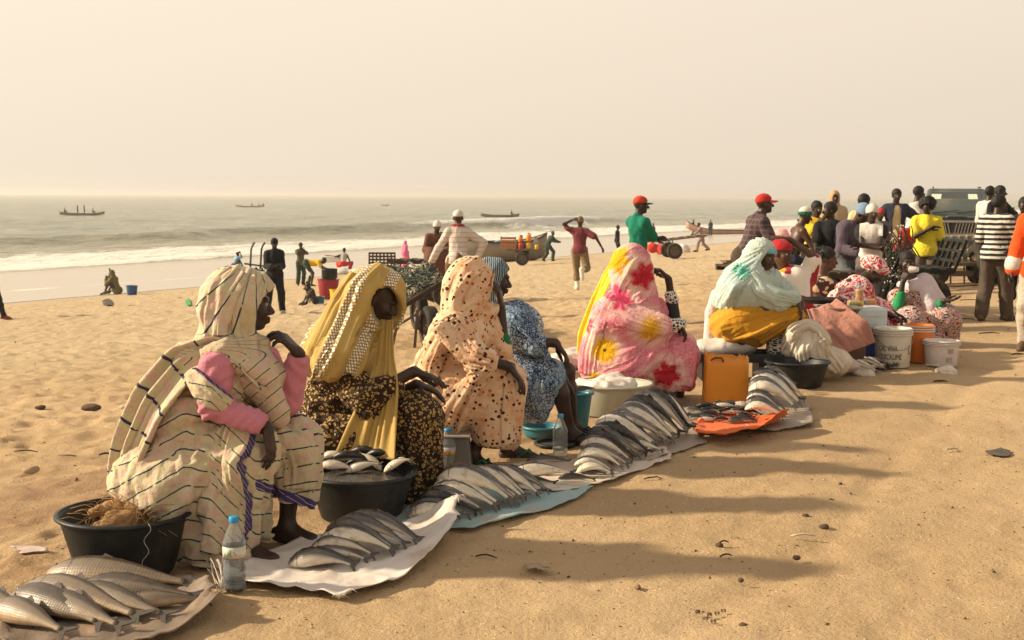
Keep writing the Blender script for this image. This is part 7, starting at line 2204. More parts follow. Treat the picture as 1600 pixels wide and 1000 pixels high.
perch(1412, 345, 22.5, 150, 'stooping person in red shirt and pale blue cap behind the drinking woman', [('top', RED, dict(sleeve=.9, loose=.035)), ('trousers', BLK, {}), ('beanie', C('pale_blue_knit', .30, .42, .46))], sitp(.66, pel=(0, -.1, .70), lean=34, hpitch=30, hyaw=-50), .6)
o, J = stand(1446, 311, 0, 198, 'man with bushy hair in yellow t-shirt, one hand on his chest', [('top', C('lemon_tshirt', .74, .60, .04), dict(sleeve=.8, loose=.04, long=.10)), ('trousers', C('taupe_trousers', .15, .115, .09), dict(loose=.035)), ('band', C('red_hem_cloth', .50, .05, .02)), ('hair', BLACKHAIR, dict(afro=1))],
      dict(handR=(-.06, .22, 1.28), elbR=(.8, .1, -.8), armdirR=(-1, .1, .4), hyaw=10), Y=18.2)
stand(1551, 305, 501, 38, 'man in black and white striped t-shirt and brown trousers, back turned', [('top', hstripes('black_and_white_stripes', (.024, .022, .024), (.60, .55, .49), 15.5, .52), dict(sleeve=.85, loose=.04, long=.10)), ('trousers', C('dark_taupe_trousers', .085, .062, .045), dict(loose=.04)), ('hair', BLACKHAIR, dict(vol=.012)), ('shoes', LEATHER)],
      dict(handL=(-.16, .24, .98), handR=(.16, .30, 1.02), footL=(-.14, -.05, 0), footR=(.13, .22, 0), hyaw=38))
stand(1541, 291, 0, 60, 'man in white shirt with close-cropped hair behind the striped man', [('top', WHT, dict(sleeve=.9, loose=.035)), ('trousers', BLK, dict(loose=.03)), ('hair', BLACKHAIR)], {}, Y=24.0)
stand(1556, 290, 0, 150, 'man in black shirt gesturing beside the white-shirted man', [('top', BLK, dict(sleeve=.9, loose=.035)), ('trousers', BLK, dict(loose=.03)), ('hair', BLACKHAIR)], dict(handL=(-.35, .3, 1.15), hyaw=-20), Y=23.4)
o, J = stand(1625, 296, 0, 205, 'man in orange-red overall jacket cut by the right edge of the picture', [('top', ORG, dict(sleeve=1.9, loose=.055, long=.20, name='jacket', collar=1, amp=.014)), ('trousers', C('pale_trousers', .50, .42, .34), dict(loose=.04)), ('shoes', LEATHER), ('hair', BLACKHAIR)], dict(handR=(.28, .05, .82), handL=(-.28, .05, .82)), Y=13.2)
s = Sdf().cap(J['elR'] * .35 + J['wrR'] * .65, J['elR'] * .25 + J['wrR'] * .75, .092, .09); V, F = s.mesh(.012); link('reflective_band', mesh('reflective_band', V, F, plain('silver_tape', (.60, .56, .48), .3)), o)
stand(1594, 308, 497, 215, 'man in dark clothes and blue shoes behind the orange jacket', [('top', BLK, dict(sleeve=.9, loose=.035)), ('trousers', BLK, dict(loose=.04, length=1.45)), ('shoes', plain('blue_shoe', (.03, .09, .25), .6)), ('hair', BLACKHAIR)], dict(footL=(-.12, .0, 0), footR=(.14, .1, 0)))
# to the left, down the beach
def squat(px, top, base, yaw, label, wear, **k):
    hh = k.pop('H', 1.72); g = ground(px, base); return person(label, tuple(g), yaw, wear, dict(dict(pel=(0, -.05, .16), lean=20, footL=(-.16, .42, 0), footR=(.16, .46, 0), kneeL=(-.3, .6, 1), kneeR=(.3, .6, 1), handL=(-.1, .35, .60), handR=(.08, .30, .86), elbL=(-.4, 0, -1), elbR=(.4, .2, -1)), **k), hh, None)
squat(182, 421, 460, 282, 'woman in olive print robe sitting on the sand looking out left', [('top', C('olive_print_cloth', .20, .165, .06, c2=(.05, .045, .018)), dict(sleeve=1.9, loose=.045)), ('trousers', MATS['olive_print_cloth'], dict(loose=.06)), ('veil', MATS['olive_print_cloth'], dict(down=.0))])
squat(367, 391, 419, 60, 'person in light blue top and purple skirt sitting beyond the first woman', [('top', BLU, dict(sleeve=.8, loose=.03)), ('trousers', C('purple_cloth', .12, .06, .16), dict(loose=.06)), ('beanie', DKB)])
stand(-9, 300, 499, 80, 'leg and foot of a person in dark trousers walking out of the left edge', [('top', BLK, {}), ('trousers', C('black_trousers', .02, .02, .024), dict(loose=.03)), ('shoes', plain('red_brown_shoe', (.16, .045, .025), .6)), ('hair', BLACKHAIR)], dict(footR=(.1, .28, 0), footL=(-.1, -.3, .04)), H=1.72)
squat(491, 452, 476, 250, 'small child in dark clothes kneeling by the red bucket', [('top', DKB, dict(sleeve=.5)), ('trousers', NVY, {}), ('hair', BLACKHAIR)], hpitch=30, H=1.0)
perch(680, 378, 27.0, 165, 'man in white cap and brown robe sitting on the far cart', [('robe', C('red_brown_cloth', .13, .055, .035), dict(sleeve=1.8, loose=.04, length=1.5)), ('beanie', WHT, dict(vol=.006))], sitp(.98, pel=(0, 0, 1.02), lean=14, hpitch=14, footL=(-.15, .4, .5), footR=(.15, .4, .5)), .9)
perch(689, 385, 28.2, 170, 'small child in red-brown behind the man on the far cart', [('top', C('rust_cloth', .30, .08, .05), dict(sleeve=.8)), ('trousers', BRN, {}), ('hair', BLACKHAIR)], sitp(.95, pel=(0, 0, 1.05)), .9, H=1.45)
stand(810, 367, 0, 110, 'person in black robe sitting up on the grey boat', [('robe', BLK, dict(loose=.06)), ('veil', BLK, dict(down=.3))], sitp(.5, pel=(0, 0, .95), lean=14, footL=(-.1, .45, .5), footR=(.1, .45, .5)), Y=62)
stand(858, 362, 408, 60, 'man in green overalls straining back beside the loaded cart', [('top', GRN, dict(sleeve=1.8, loose=.04)), ('trousers', GRN, dict(loose=.04)), ('beanie', GRY)], dict(lean=30, pel=(0, -.1, .86), handL=(-.3, .55, 1.0), handR=(.15, .55, 1.0), footL=(-.15, -.25, 0), footR=(.15, .15, 0)), H=1.75)
stand(1095, 346, 393, 285, 'man in mauve-grey clothes pushing the two-wheeled cart', [('top', C('mauve_grey_cloth', .30, .21, .19), dict(sleeve=1.6, loose=.04)), ('trousers', C('mauve_grey_cloth', .30, .21, .19), dict(loose=.04)), ('hair', BLACKHAIR), ('shoes', BLK)], dict(lean=20, pel=(0, -.08, .9), handL=(-.2, .45, 1.0), handR=(.2, .45, 1.0), footL=(-.12, .25, 0), footR=(.12, -.4, .08)))
for px, top, feet, yw, lab, m in ((1020, 347, 379, 150, 'dark-shirted figure standing at the water beyond the green polo man', BLK), (1083, 343, 366, 120, 'figure standing in the surf left of the mauve-clad man', DKB), (1110, 345, 368, 200, 'figure wading in the surf behind the long pirogue', NVY), (1171, 341, 364, 240, 'light-shirted figure by the stern of the long pirogue', BEI),
                           (964, 376, 404, 100, 'dark figure just showing behind the yellow scarf', BLK), (1246, 345, 372, 180, 'bather in white by the surf behind the bare-chested man', WHT), (1259, 348, 374, 190, 'dark bather by the surf behind the bare-chested man', BLK)):
    stand(px, top, feet, yw, lab, [('top', m, dict(sleeve=.9, loose=.03)), ('trousers', m, dict(loose=.03)), ('hair', BLACKHAIR)], {}, H=1.7)
for i, (px, top, Y, yw, m, lab) in enumerate(((1566, 305, 95, 90, BEI, 'far beach walker in beige between striped man and orange jacket'), (1575, 306, 90, 200, YEL, 'far beach figure in yellow left of the orange jacket'), (1583, 306, 110, 60, WHT, 'far beach figure in white near the right edge'), (1517, 305, 120, 60, DKB, 'far figure in brown beyond the pickup'))):
    g = at(px, 330, Y); person(lab, (g[0], g[1], gz(g[0], g[1])), yw, [('top', m, dict(sleeve=.9, loose=.03)), ('trousers', DKB, dict(loose=.03)), ('hair', BLACKHAIR)], {}, 1.72)
# ------------------------------------------------------------------ carts, boats, the pickup, odds and ends
WOOD = plain('weathered_wood', (.17, .115, .07), .85, .15, .3, 12, .5); DWOOD = plain('dark_wood', (.06, .042, .03), .85, .15, .3, 12, .5); PWOOD = plain('pale_wood', (.34, .25, .16), .85, .15, .25, 10, .4)
RUBBER = plain('tyre_rubber', (.035, .030, .026), .8, .2, .25, 20, .2, dirt=(.16, .11, .07)); STEELD = plain('rusty_steel', (.10, .065, .045), .6, .4, .3, 25, .2)
def wheel(o, c, r, w, axis=(1, 0, 0), hub=STEELD, name='wheel'):
    """tyre with tread and a rim as its part"""
    c = np.asarray(c, float); R = frame(np.asarray(axis, float)); n = 32
    prof = [(r * .62, -w * .42), (r * .80, -w * .5), (r * .95, -w * .42), (r, -w * .22), (r, w * .22), (r * .95, w * .42), (r * .80, w * .5), (r * .62, w * .42), (r * .60, 0), (r * .62, -w * .42)]
    V, F = lathe(prof, n)
    for i in (3, 4):
        for k in range(0, n, 2): V[i * n + k, :2] *= .975
    b = MB(); b.add(V @ R.T + c, F, True); t = b.build(name, RUBBER, o)
    b = MB(); V, F = lathe([(0, w * .18), (r * .16, w * .30), (r * .2, w * .12), (r * .5, w * .05), (r * .6, w * .28), (r * .64, w * .30), (r * .64, -w * .30), (r * .6, -w * .28), (r * .5, -w * .05), (r * .2, -w * .12), (r * .16, -w * .30), (0, -w * .18)], 24); b.add(V @ R.T + c, F, True); b.build('rim', hub, t)
    return t

def net_cart():
    g = at(655, 500, 16.8); z = gz(g[0], g[1]); o = thing('net_cart', 'wooden hand cart loaded with tangled fishing net, big rubber wheel', 'cart', (g[0], g[1], z))
    P = lambda px, py, Y: at(px, py, Y) - V3(g[0], g[1], z)
    A, B, D, E = P(600, 496, 16.0), P(697, 437, 16.6), P(590, 424, 18.2), P(686, 428, 18.3)   # near-left, near-right, far-left, far-right
    for a, b_ in ((A, B), (D, E)): m = MB(); m.bar(a, b_, .07, .06); m.build('side_rail', DWOOD, o)
    for t in np.linspace(.02, .98, 8): m = MB(); m.bar(A + (B - A) * t + V3(0, 0, -.03), D + (E - D) * t + V3(0, 0, -.03), .11, .025); m.build('slat', WOOD, o)
    for a in (P(628, 484, 16.2),):
        for dx in (-.02, .20): m = MB(); m.bar(a + V3(dx, 0, 0), V3((a[0] + dx * .3) - .10 + dx, a[1], .0), .035); m.build('prop_leg', STEELD, o)
        m = MB(); m.bar(a + V3(.2, 0, -.05), V3(a[0] - .12, a[1], .25), .03); m.build('brace', STEELD, o)
    wheel(o, P(671, 487, 16.2) * V3(1, 1, 0) + V3(0, 0, .27), .27, .17, (1, .35, 0)); wheel(o, P(655, 470, 18.4) * V3(1, 1, 0) + V3(0, 0, .27), .27, .17, (1, .35, 0))
    m = MB(); m.bar(P(671, 487, 16.2) * V3(1, 1, 0) + V3(0, 0, .27), P(655, 470, 18.4) * V3(1, 1, 0) + V3(0, 0, .27), .06); m.build('axle', STEELD, o)
    # the net: tangled cord and a few floats, lying on the cart
    q = random.Random(8); nt = MB(); fl = MB()
    Nrm = np.cross(B - A, D - A); Nrm /= np.linalg.norm(Nrm); Nrm = Nrm if Nrm[2] > 0 else -Nrm
    pt = lambda u, v, h: (A + (B - A) * u) * (1 - v) + (D + (E - D) * u) * v + Nrm * h
    for i in range(330):
        u, v = q.uniform(.05, .9), q.uniform(.05, .95); h = .03 + .16 * math.sin(PI * v) * q.random(); pts = []
        a = q.uniform(0, 6.3)
        for k in range(6):
            pts.append(pt(u, v, h)); a += q.uniform(-1.2, 1.2); u = min(.96, max(.03, u + .055 * math.cos(a))); v = min(.97, max(.03, v + .045 * math.sin(a))); h = max(.02, h + q.uniform(-.05, .05))
        nt.tube(pts, q.uniform(.006, .012), 4)
    n_ = nt.build('fishing_net', None, None, label='heap of green-grey fishing net cord lying on the hand cart', cat='net', loc=(g[0], g[1], z))
    nm = NT('net_cord', .8); ri = nm.noise(nm.obj(), 3, 2); nm.color(nm.mix(nm.math('GREATER_THAN', ri, .56), nm.mix(nm.noise(nm.obj(), 9), (.045, .06, .045), (.11, .12, .09)), (.34, .30, .22))); n_.data.materials.append(nm.m)
    b = MB(); V, F = Sdf().ell((0, 0, 0), (.48, .42, .09)).mesh(.05); mid = pt(.45, .5, .03)
    ex, ey = unit(B - A), unit(D - A); Vn = np.array([mid + ex * q_[0] + ey * q_[1] + Nrm * (q_[2] + .03 * vnoise(q_[None] * 6, 2)[0]) for q_ in V]); link('net_heap', mesh('net_heap', Vn, F, plain('dark_net', (.035, .04, .032), .9), True), n_)
net_cart()

def bar_cart(px, Y, z0, L, W, ang, label, wheels=((.3, .27),), height=.55, grid=True, mat=WOOD, legs=(), name='cart', back=0.0, tilt=0.0):
    """flat cart: frame rails, slats, wheels; ang turns its long side from +x"""
    g = at(px, 420, Y); z = gz(g[0], g[1]); o = thing(name, label, 'cart', (g[0], g[1], z)); R = rotz(ang) @ roty(tilt)
    T_ = lambda x, y, h: R @ V3(x, y, h)
    for s_ in (-1, 1): m = MB(); m.bar(T_(-L / 2, s_ * W / 2, height), T_(L / 2, s_ * W / 2, height), .06); m.build('side_rail', mat, o)
    for t in np.linspace(-.46, .46, 7): m = MB(); m.bar(T_(t * L, -W / 2, height + .035), T_(t * L, W / 2, height + .035), .10, .022); m.build('slat', mat, o)
    if grid:
        for i in range(3): m = MB(); m.bar(T_(-L / 2, -W / 2 + W * (i + .5) / 3, height - .035), T_(L / 2, -W / 2 + W * (i + .5) / 3, height - .035), .05, .022); m.build('runner', mat, o)
    for x, r in wheels:
        for s_ in (-1, 1): wheel(o, T_(x, s_ * (W / 2 + .12), r) * V3(1, 1, 0) + V3(0, 0, r), r, .16, rotz(ang) @ V3(0, s_, 0))
        m = MB(); m.bar(T_(x, -W / 2 - .1, 0) * V3(1, 1, 0) + V3(0, 0, r), T_(x, W / 2 + .1, 0) * V3(1, 1, 0) + V3(0, 0, r), .05); m.build('axle', STEELD, o)
        for s_ in (-1, 1): m = MB(); m.bar(T_(x, s_ * W * .4, r * .1) * V3(1, 1, 0) + V3(0, 0, r), T_(x, s_ * W * .4, height), .05); m.build('bracket', STEELD, o)
    for x in legs:
        for s_ in (-1, 1): m = MB(); m.bar(T_(x, s_ * W * .45, height), T_(x, s_ * W * .45, 0) * V3(1, 1, 0), .035); m.build('prop_leg', STEELD, o)
    if back:
        for k in range(5): m = MB(); m.bar(T_(L / 2, -W / 2 + W * k / 4, height), T_(L / 2 + .15, -W / 2 + W * k / 4, height + back), .035); m.build('back_post', mat, o)
        for k in range(3): m = MB(); m.bar(T_(L / 2 + .05 * k + .05, -W / 2, height + back * (k + 1) / 3), T_(L / 2 + .05 * k + .05, W / 2, height + back * (k + 1) / 3), .035); m.build('back_rail', mat, o)
    return o
bar_cart(672, 27.0, 0, 1.7, .9, .25, 'low cart the man in the brown robe sits on', ((.2, .25),), .92, True, DWOOD, (-.7,))
bar_cart(1060, 58, 0, 2.6, 1.1, .10, 'two-wheeled cart pushed by the man in mauve-grey', ((-.3, .36),), .90, False, WOOD, (), tilt=-.12)
bar_cart(822, 61, 0, 1.9, 1.1, .0, 'small-wheeled cart piled with orange cans and baskets', ((-.2, .32), ), .72, False, WOOD)
bar_cart(1153, 17.5, 0, .34, .3, .1, 'thin-legged stand left of the red-capped man', (), .80, False, WOOD, (-.13, .13), name='stand')
bar_cart(1192, 15.6, 0, .9, .8, .2, 'low wooden bench under the red-capped man', (), .78, False, DWOOD, (-.3, .3), name='bench')
bar_cart(1285, 18.2, 0, 2.0, .8, .05, 'long wooden cart the row of young men sit on', ((.5, .28),), .70, True, DWOOD, (-.8,))
bar_cart(1398, 17.4, 0, 1.3, .9, .0, 'black lattice cart behind the headwrapped woman', ((.3, .28),), .62, True, BLACKP, (-.5,), back=.4)
bar_cart(1328, 16.4, 0, .9, .5, .0, 'low bench under the man in the blue knit cap', (), .62, False, DWOOD, (-.35, .35), name='bench')
def grid_cart():
    g = at(1494, 420, 24.0); z = 0; o = thing('grid_cart', 'big-wheeled cart with a tilted wooden grid bed in front of the pickup', 'cart', (g[0], g[1], z))
    P = lambda px, py, Y: at(px, py, Y) - V3(g[0], g[1], z)
    A, B, D, E = P(1474, 412, 23.4), P(1534, 412, 23.4), P(1462, 368, 25.0), P(1534, 366, 25.0)
    for i in range(7):
        t = i / 6; m = MB(); m.bar(A + (B - A) * t, D + (E - D) * t, .035, .02); m.build('slat', PWOOD, o)
    for i in range(5):
        t = i / 4; m = MB(); m.bar(A + (D - A) * t + V3(-.05, 0, .03), B + (E - B) * t + V3(.05, 0, .02), .035, .02); m.build('runner', PWOOD, o)
    m = MB(); m.bar(A + V3(-.3, 0, -.18), B + V3(.3, 0, -.18), .10); m.build('axle', STEELD, o)
    c = MB(); Q = [A, B, E, D]; N_ = unit(np.cross(B - A, D - A)); c.add([q - N_ * .03 for q in Q] + [q - N_ * .045 for q in Q], [(0, 1, 2, 3), (7, 6, 5, 4), (0, 4, 5, 1), (1, 5, 6, 2), (2, 6, 7, 3), (3, 7, 4, 0)]); c.build('bed_board', plain('dusty_green_board', (.17, .16, .11), .9, .1, .25, 8, .3), o)
    wheel(o, P(1468, 400, 23.5) * V3(1, 1, 0) + V3(0, 0, .36), .36, .24); wheel(o, P(1528, 400, 23.5) * V3(1, 1, 0) + V3(0, 0, .36), .36, .24)
    for x in (-.15, .1, .3): m = MB(); m.bar(A + (B - A) * .4 + V3(x, 0, -.05), (A + (B - A) * .4) * V3(1, 1, 0) + V3(x, -.05, 0), .025); m.build('prop_leg', STEELD, o)
grid_cart()
# load on the small-wheeled cart
q = random.Random(5)
g = at(822, 400, 61); z = gz(g[0], g[1]) + .775
PLO = plain('bright_orange_plastic', (.70, .22, .02), .45); RDP = plain('red_plastic', (.48, .03, .02), .45); GYP = plain('grey_sack_cloth', (.40, .36, .30), .8); YLP = plain('yellow_plastic', (.70, .42, .02), .45)
def can(loc, s, m, label, group=None):
    b = MB(); V, F = lathe([(0, 0), (.13, 0), (.15, .03), (.15, .30), (.12, .36), (.04, .38), (.04, .42), (0, .42)], 16); o = thing('jerrycan', label, 'can', loc, group); b.add(V * s, F, True); b.build('body', m, o)
    b = MB(); b.lathe([(0, .42 * s), (.05 * s, .42 * s), (.05 * s, .46 * s), (0, .47 * s)], n=10); b.build('cap', BLK_P, o); b = MB(); b.tube([V3(.05, 0, .38) * s, V3(.08, 0, .46) * s, V3(.13, 0, .37) * s], .015 * s, 5); b.build('handle', m, o)
BLK_P = BLACKP
for x, y, zz, s, m, lab in ((.05, 0, 0, 1.5, RDP, 'red can low on the loaded cart'), (.02, .1, .62, 1.4, PLO, 'big orange can on top at the left of the loaded cart'), (.42, 0, .70, 1.7, PLO, 'big orange can highest on the loaded cart'), (.75, .1, .35, 1.5, GYP, 'grey round bundle at the right of the loaded cart'), (.4, .05, 0, 1.5, YLP, 'yellow can under the orange ones on the loaded cart'), (.8, -.1, -.05, 1.2, YLP, 'yellow can at the right end of the loaded cart')):
    can((g[0] - .3 + x, g[1] + y, z + zz * .5), s * .5, m, lab)
o = thing('basket', 'orange slatted crate at the left end of the loaded cart', 'crate', (g[0] - .85, g[1], z))
for k in range(4):
    for s_ in (-1, 1): m = MB(); m.box((0, s_ * .3, .07 + .14 * k), (.75, .02, .09)); m.build('slat', plain('orange_brown_wood', (.40, .16, .06), .7), o)
for sx in (-1, 1):
    for s_ in (-1, 1): m = MB(); m.box((sx * .35, s_ * .27, .28), (.05, .03, .56)); m.build('post', PWOOD, o)

# ---- boats
def pirogue(px, wl, Y, L, ang, label, mat, beam=1.2, h=.75, rise=.9, z=None, prow=1.0, trim=None, benches=4):
    g = at(px, wl, Y); z = SEA_Z - .05 if z is None else z
    o = thing('pirogue', label, 'boat', (g[0], g[1], z)); o.rotation_euler = (0, 0, ang)
    n = 25; m = 7; V = []
    for inner in (0, 1):
        for i in range(n):
            t = i / (n - 1) * 2 - 1; w = beam / 2 * (1 - abs(t) ** 2.6) + .03; top = h + rise * abs(t) ** 3 * (prow if t > 0 else .8); keel = rise * .75 * abs(t) ** 3.2 * (prow if t > 0 else .8)
            x = t * L / 2 * (1 + .04 * 0)
            for k in range(m):
                a = k / (m - 1) * 2 - 1; s_ = abs(a); prof = 1 - (1 - s_) ** 1.7
                ww = w - .04 * inner
                V.append((x * (1 - .01 * inner), ww * math.copysign(prof ** .8, a) if a else 0, keel + .05 * inner + (top - keel - .05 * inner) * s_ ** 1.6))
    F = []; N = n * m
    for i in range(n - 1):
        for k in range(m - 1):
            a = i * m + k; F.append((a, a + m, a + m + 1, a + 1)); b = N + a; F.append((b, b + 1, b + m + 1, b + m))
        for k in (0, m - 1): a = i * m + k; F.append((a, a + N, a + N + m, a + m) if k == 0 else (a, a + m, a + N + m, a + N))
    for i in (0, n - 1):
        for k in range(m - 1): a = i * m + k; F.append((a, a + 1, N + a + 1, N + a) if i == 0 else (a, N + a, N + a + 1, a + 1))
    link('hull', mesh('hull', V, F, mat, True), o)
    for s_ in (-1, 1):
        pts = [(V[i * m + (0 if s_ < 0 else m - 1)][0], V[i * m + (0 if s_ < 0 else m - 1)][1], V[i * m][2] + .02) for i in range(n)]
        b = MB(); b.tube(pts, .045, 5); b.build('gunwale', trim or DWOOD, o)
    for i in range(benches): b = MB(); x = (-.55 + 1.1 * i / max(benches - 1, 1)) * L / 2; b.box((x, 0, h * .72), (.25, beam * .8, .04)); b.build('bench', WOOD, o)
    return o
HULLB = plain('brown_hull_paint', (.20, .135, .085), .6, .3, .25, 2.0); HULLY = plain('ochre_hull_paint', (.52, .34, .10), .6, .3, .2, 2.0); HULLG = plain('grey_hull_paint', (.23, .19, .14), .65, .3, .2, 1.6, .2); HULLP = plain('pinkish_hull_paint', (.42, .24, .17), .65, .3, .2, 1.5)
def crew(px, wl, Y, dx, label, m, seat=False):
    g = at(px, wl, Y); person(label, (g[0], g[1] + dx, SEA_Z + .42), 90, [('top', m, dict(sleeve=.9, loose=.04)), ('trousers', DKB, dict(loose=.03)), ('hair', BLACKHAIR)], sitp(.3, pel=(0, 0, .35)) if seat else {}, 1.72, .05)
def Yw(py): return (CAM_H - SEA_Z) * FPX / (py - 303.5)
Y = Yw(337); pirogue(128, 337, Y, 9.4, .02, 'low brown pirogue with two men standing in it, left on the sea', HULLB, h=.45, rise=.42)
crew(101, 335, Y, 0, 'figure sitting at the stern of the left pirogue', DKB, True); crew(121, 335, Y, .1, 'man in green standing in the left pirogue', GRN); crew(132, 335, Y, -.1, 'second man standing in the left pirogue, nearer its bow', GRY); crew(145, 335, Y, 0, 'figure crouching near the bow of the left pirogue', BEI, True)
Y = Yw(323); pirogue(390, 323, Y, 10.5, PI, 'yellow pirogue further out, above the first woman', HULLY, h=.45, rise=.6); crew(393, 322, Y, 0, 'figure sitting low in the yellow pirogue', DKB, True); crew(404, 322, Y, 0, 'figure sitting at the stern of the yellow pirogue', WHT, True); crew(411, 322, Y, 0, 'dark figure behind the stern of the yellow pirogue', BLK, True)
Y = Yw(320); pirogue(600, 320, Y, 4.0, 0, 'tiny white boat far out at sea', plain('white_hull_paint', (.6, .56, .5), .6), .9, .5, .4, benches=2)
Y = Yw(336.5); pirogue(781, 336.5, Y, 8.2, PI + .02, 'dark grey pirogue with one figure at its outboard end, centre of the sea', HULLB, h=.5, rise=.45); crew(799, 334, Y, 0, 'figure bending at the stern of the centre pirogue', BLK, True)
g = ground(1125, 366); pirogue(1138, 362, g[1], 9.5, -.05, 'long pinkish pirogue drawn up at the water edge, right of centre', HULLP, 1.3, .55, 1.3, prow=.3, z=gz(g[0], g[1]) - .1)
g = ground(800, 408); pirogue(782, 408, g[1] - 1, 5.4, .25, 'broad grey boat beached behind the striped-shirt man', HULLG, 2.2, 1.15, .5, z=gz(g[0], g[1]) - .05)
g = ground(440, 408); 
s = Sdf().ell((0, 0, .5), (.38, .35, .55)).ell((.1, 0, .9), (.25, .25, .3)); s.plane((0, 0, 0), (0, 0, -1)); V, F, rest = folded(s, .07, .05, 4, (1, 1, .5), 9); g = ground(773, 410)
link('blue_bundle', mesh('blue_bundle', V, F, BLU, True, {'rest': rest}), None, 'pale blue cloth bundle standing by the grey boat', 'bundle', None, None, tuple(g))

# ---- barrow with upright handles, buckets, baskets
g = ground(400, 432); o = thing('barrow', 'black barrow with two upright curved handles beside the man in black', 'barrow', tuple(g))
sc = g[1] / FPX
for x in (-7, 9): m = MB(); m.tube([V3(x - 2, 0, 12) * sc, V3(x - 1, 0, 25) * sc, V3(x, 0, 42) * sc, V3(x + 3, -.05, 50) * sc, V3(x + 6, -.1, 53) * sc], 1.5 * sc, 8); m.build('handle', BLACKP, o)
for z0 in (13, 20): m = MB(); m.bar(V3(-18, 0, z0) * sc, V3(14, 0, z0 - 4) * sc, 2.5 * sc); m.build('crossbar', BLACKP, o)
for x in (-16, 10): m = MB(); m.bar(V3(x, .1, 14) * sc, V3(x, .1, 0) * sc, 2.2 * sc); m.build('leg', BLACKP, o)
wheel(o, V3(-2, .35 / sc, 7) * sc, 7 * sc, 3 * sc, (1, 0, 0))
def gbucket(px, topy, boty, w, label, mat, cat='bucket'):
    g = ground(px, boty); Yq = g[1] + w / 2 * g[1] / FPX; tub(px, topy, Yq, w / 2 * Yq / FPX, w / 2 * .8 * Yq / FPX, label, mat, 'bucket', cat, handles=False, n=24)
gbucket(206, 446, 461, 18, 'blue bucket beside the woman in olive on the sand', plain('mid_blue_plastic', (.03, .09, .24), .45))
gbucket(513, 436, 468, 34, 'dark red bucket under the black pot, left behind the gold veil', plain('dark_red_plastic', (.28, .03, .04), .45)); gbucket(526, 452, 478, 22, 'yellow bucket next to the dark red one', YLP); gbucket(500, 463, 475, 15, 'small teal pail in front of the dark red bucket', TEAL)
gbucket(481, 463, 473, 12, 'small beige pot on the sand left of the teal pail', plain('beige_plastic', (.48, .38, .26), .6), 'pot')
p = at(515, 437, ground(513, 468)[1] + .15); b = MB(); b.lathe([(0, 0), (.16, 0), (.2, .06), (.2, .26), (.21, .28), (.19, .28), (.18, .06), (0, .03)], n=24); b.build('black_pot', BLACKP, None, label='black cooking pot sitting on the dark red bucket', cat='pot', loc=(p[0], p[1], p[2] + .0))
def basket(px, py, Y, w, h, ang, label):
    c = at(px, py, Y); z = gz(c[0], c[1]); o = thing('basket', label, 'basket', (c[0], c[1], c[2])); o.rotation_euler = (-.5, 0, ang)
    for k in range(8): m = MB(); m.bar(V3(-w / 2 + w * k / 7, 0, -h / 2), V3(-w / 2 + w * k / 7, 0, h / 2), .03); m.build('stake', DWOOD, o)
    for k in range(5): m = MB(); m.bar(V3(-w / 2, .02, -h / 2 + h * k / 4), V3(w / 2, .02, -h / 2 + h * k / 4), .05, .02); m.build('slat', WOOD, o)
    return o
basket(597, 405, 25.0, .50, .28, .1, 'slatted basket side standing on the far end of the net cart')
m = MB(); a, b_ = at(586, 414, 21.0), at(684, 430, 18.6); m.bar(a, b_, .16, .05); m.build('plank', WOOD, None, label='long brown plank lying across the far edge of the net cart', cat='plank')
m = MB(); g = ground(515, 420); 
for k in range(4): m.bar(g + V3(-.6 + .1 * k, .1 * k, .35 + .12 * k), g + V3(.9, .3 * k - .3, .42 + .05 * k), .05)
for x in (-.4, .6): m.bar(g + V3(x, 0, .4), g + V3(x, 0, 0), .05)
m.build('pole_bundle', PWOOD, None, label='bundle of pale poles on short props beyond the bending person', cat='poles')
def heap(px, py, w, h, label, mat, seed, cat='bundle', name='cloth_bundle'):
    g = ground(px, py); k = g[1] / FPX; q = random.Random(seed); s = Sdf()
    for i in range(6): s.ell(V3(q.uniform(-.5, .5) * w * k, q.uniform(-.3, .3) * w * k, h * k * q.uniform(.2, .55)), V3(w * k * .3, w * k * .3, h * k * .45), None, .05)
    s.plane((0, 0, 0), (0, 0, -1)); V, F, rest = folded(s, max(.02, k * 1.6), .02, 5, (1, 1, 1), seed); link(name, mesh(name, V, F, mat, True, {'rest': rest}), None, label, cat, None, None, tuple(g))
heap(866 - 320, 428, 40, 10, 'pale cloth bundle under the crouching person in red', WHT, 3)
heap(1034, 397, 30, 18, 'red cloth heap left of the two-wheeled cart', RED, 5); heap(1034, 386, 26, 12, 'white and grey bundle on the red heap left of the two-wheeled cart', C('white_grey_bundle_cloth', .5, .46, .42), 6); heap(1072, 394, 24, 14, 'white bag behind the cart wheels near the mauve-clad man', WHT, 7)
heap(1250, 392, 60, 22, 'mint green and white cloth bundle beside the seated young men', C('mint_cloth', .40, .62, .48), 8); heap(1235, 372, 44, 22, 'red and white cloth bundle behind the bare-chested man', MATS['red_and_white_print'], 9)
heap(1395, 470, 30, 34, 'white sack standing between the headwrapped and drinking women', WSACK, 11, 'sack', 'sack'); heap(1408, 512, 44, 36, 'pale round cloth sack in front of the drinking woman', C('pale_sack_cloth', .46, .40, .36), 12, 'sack', 'sack')
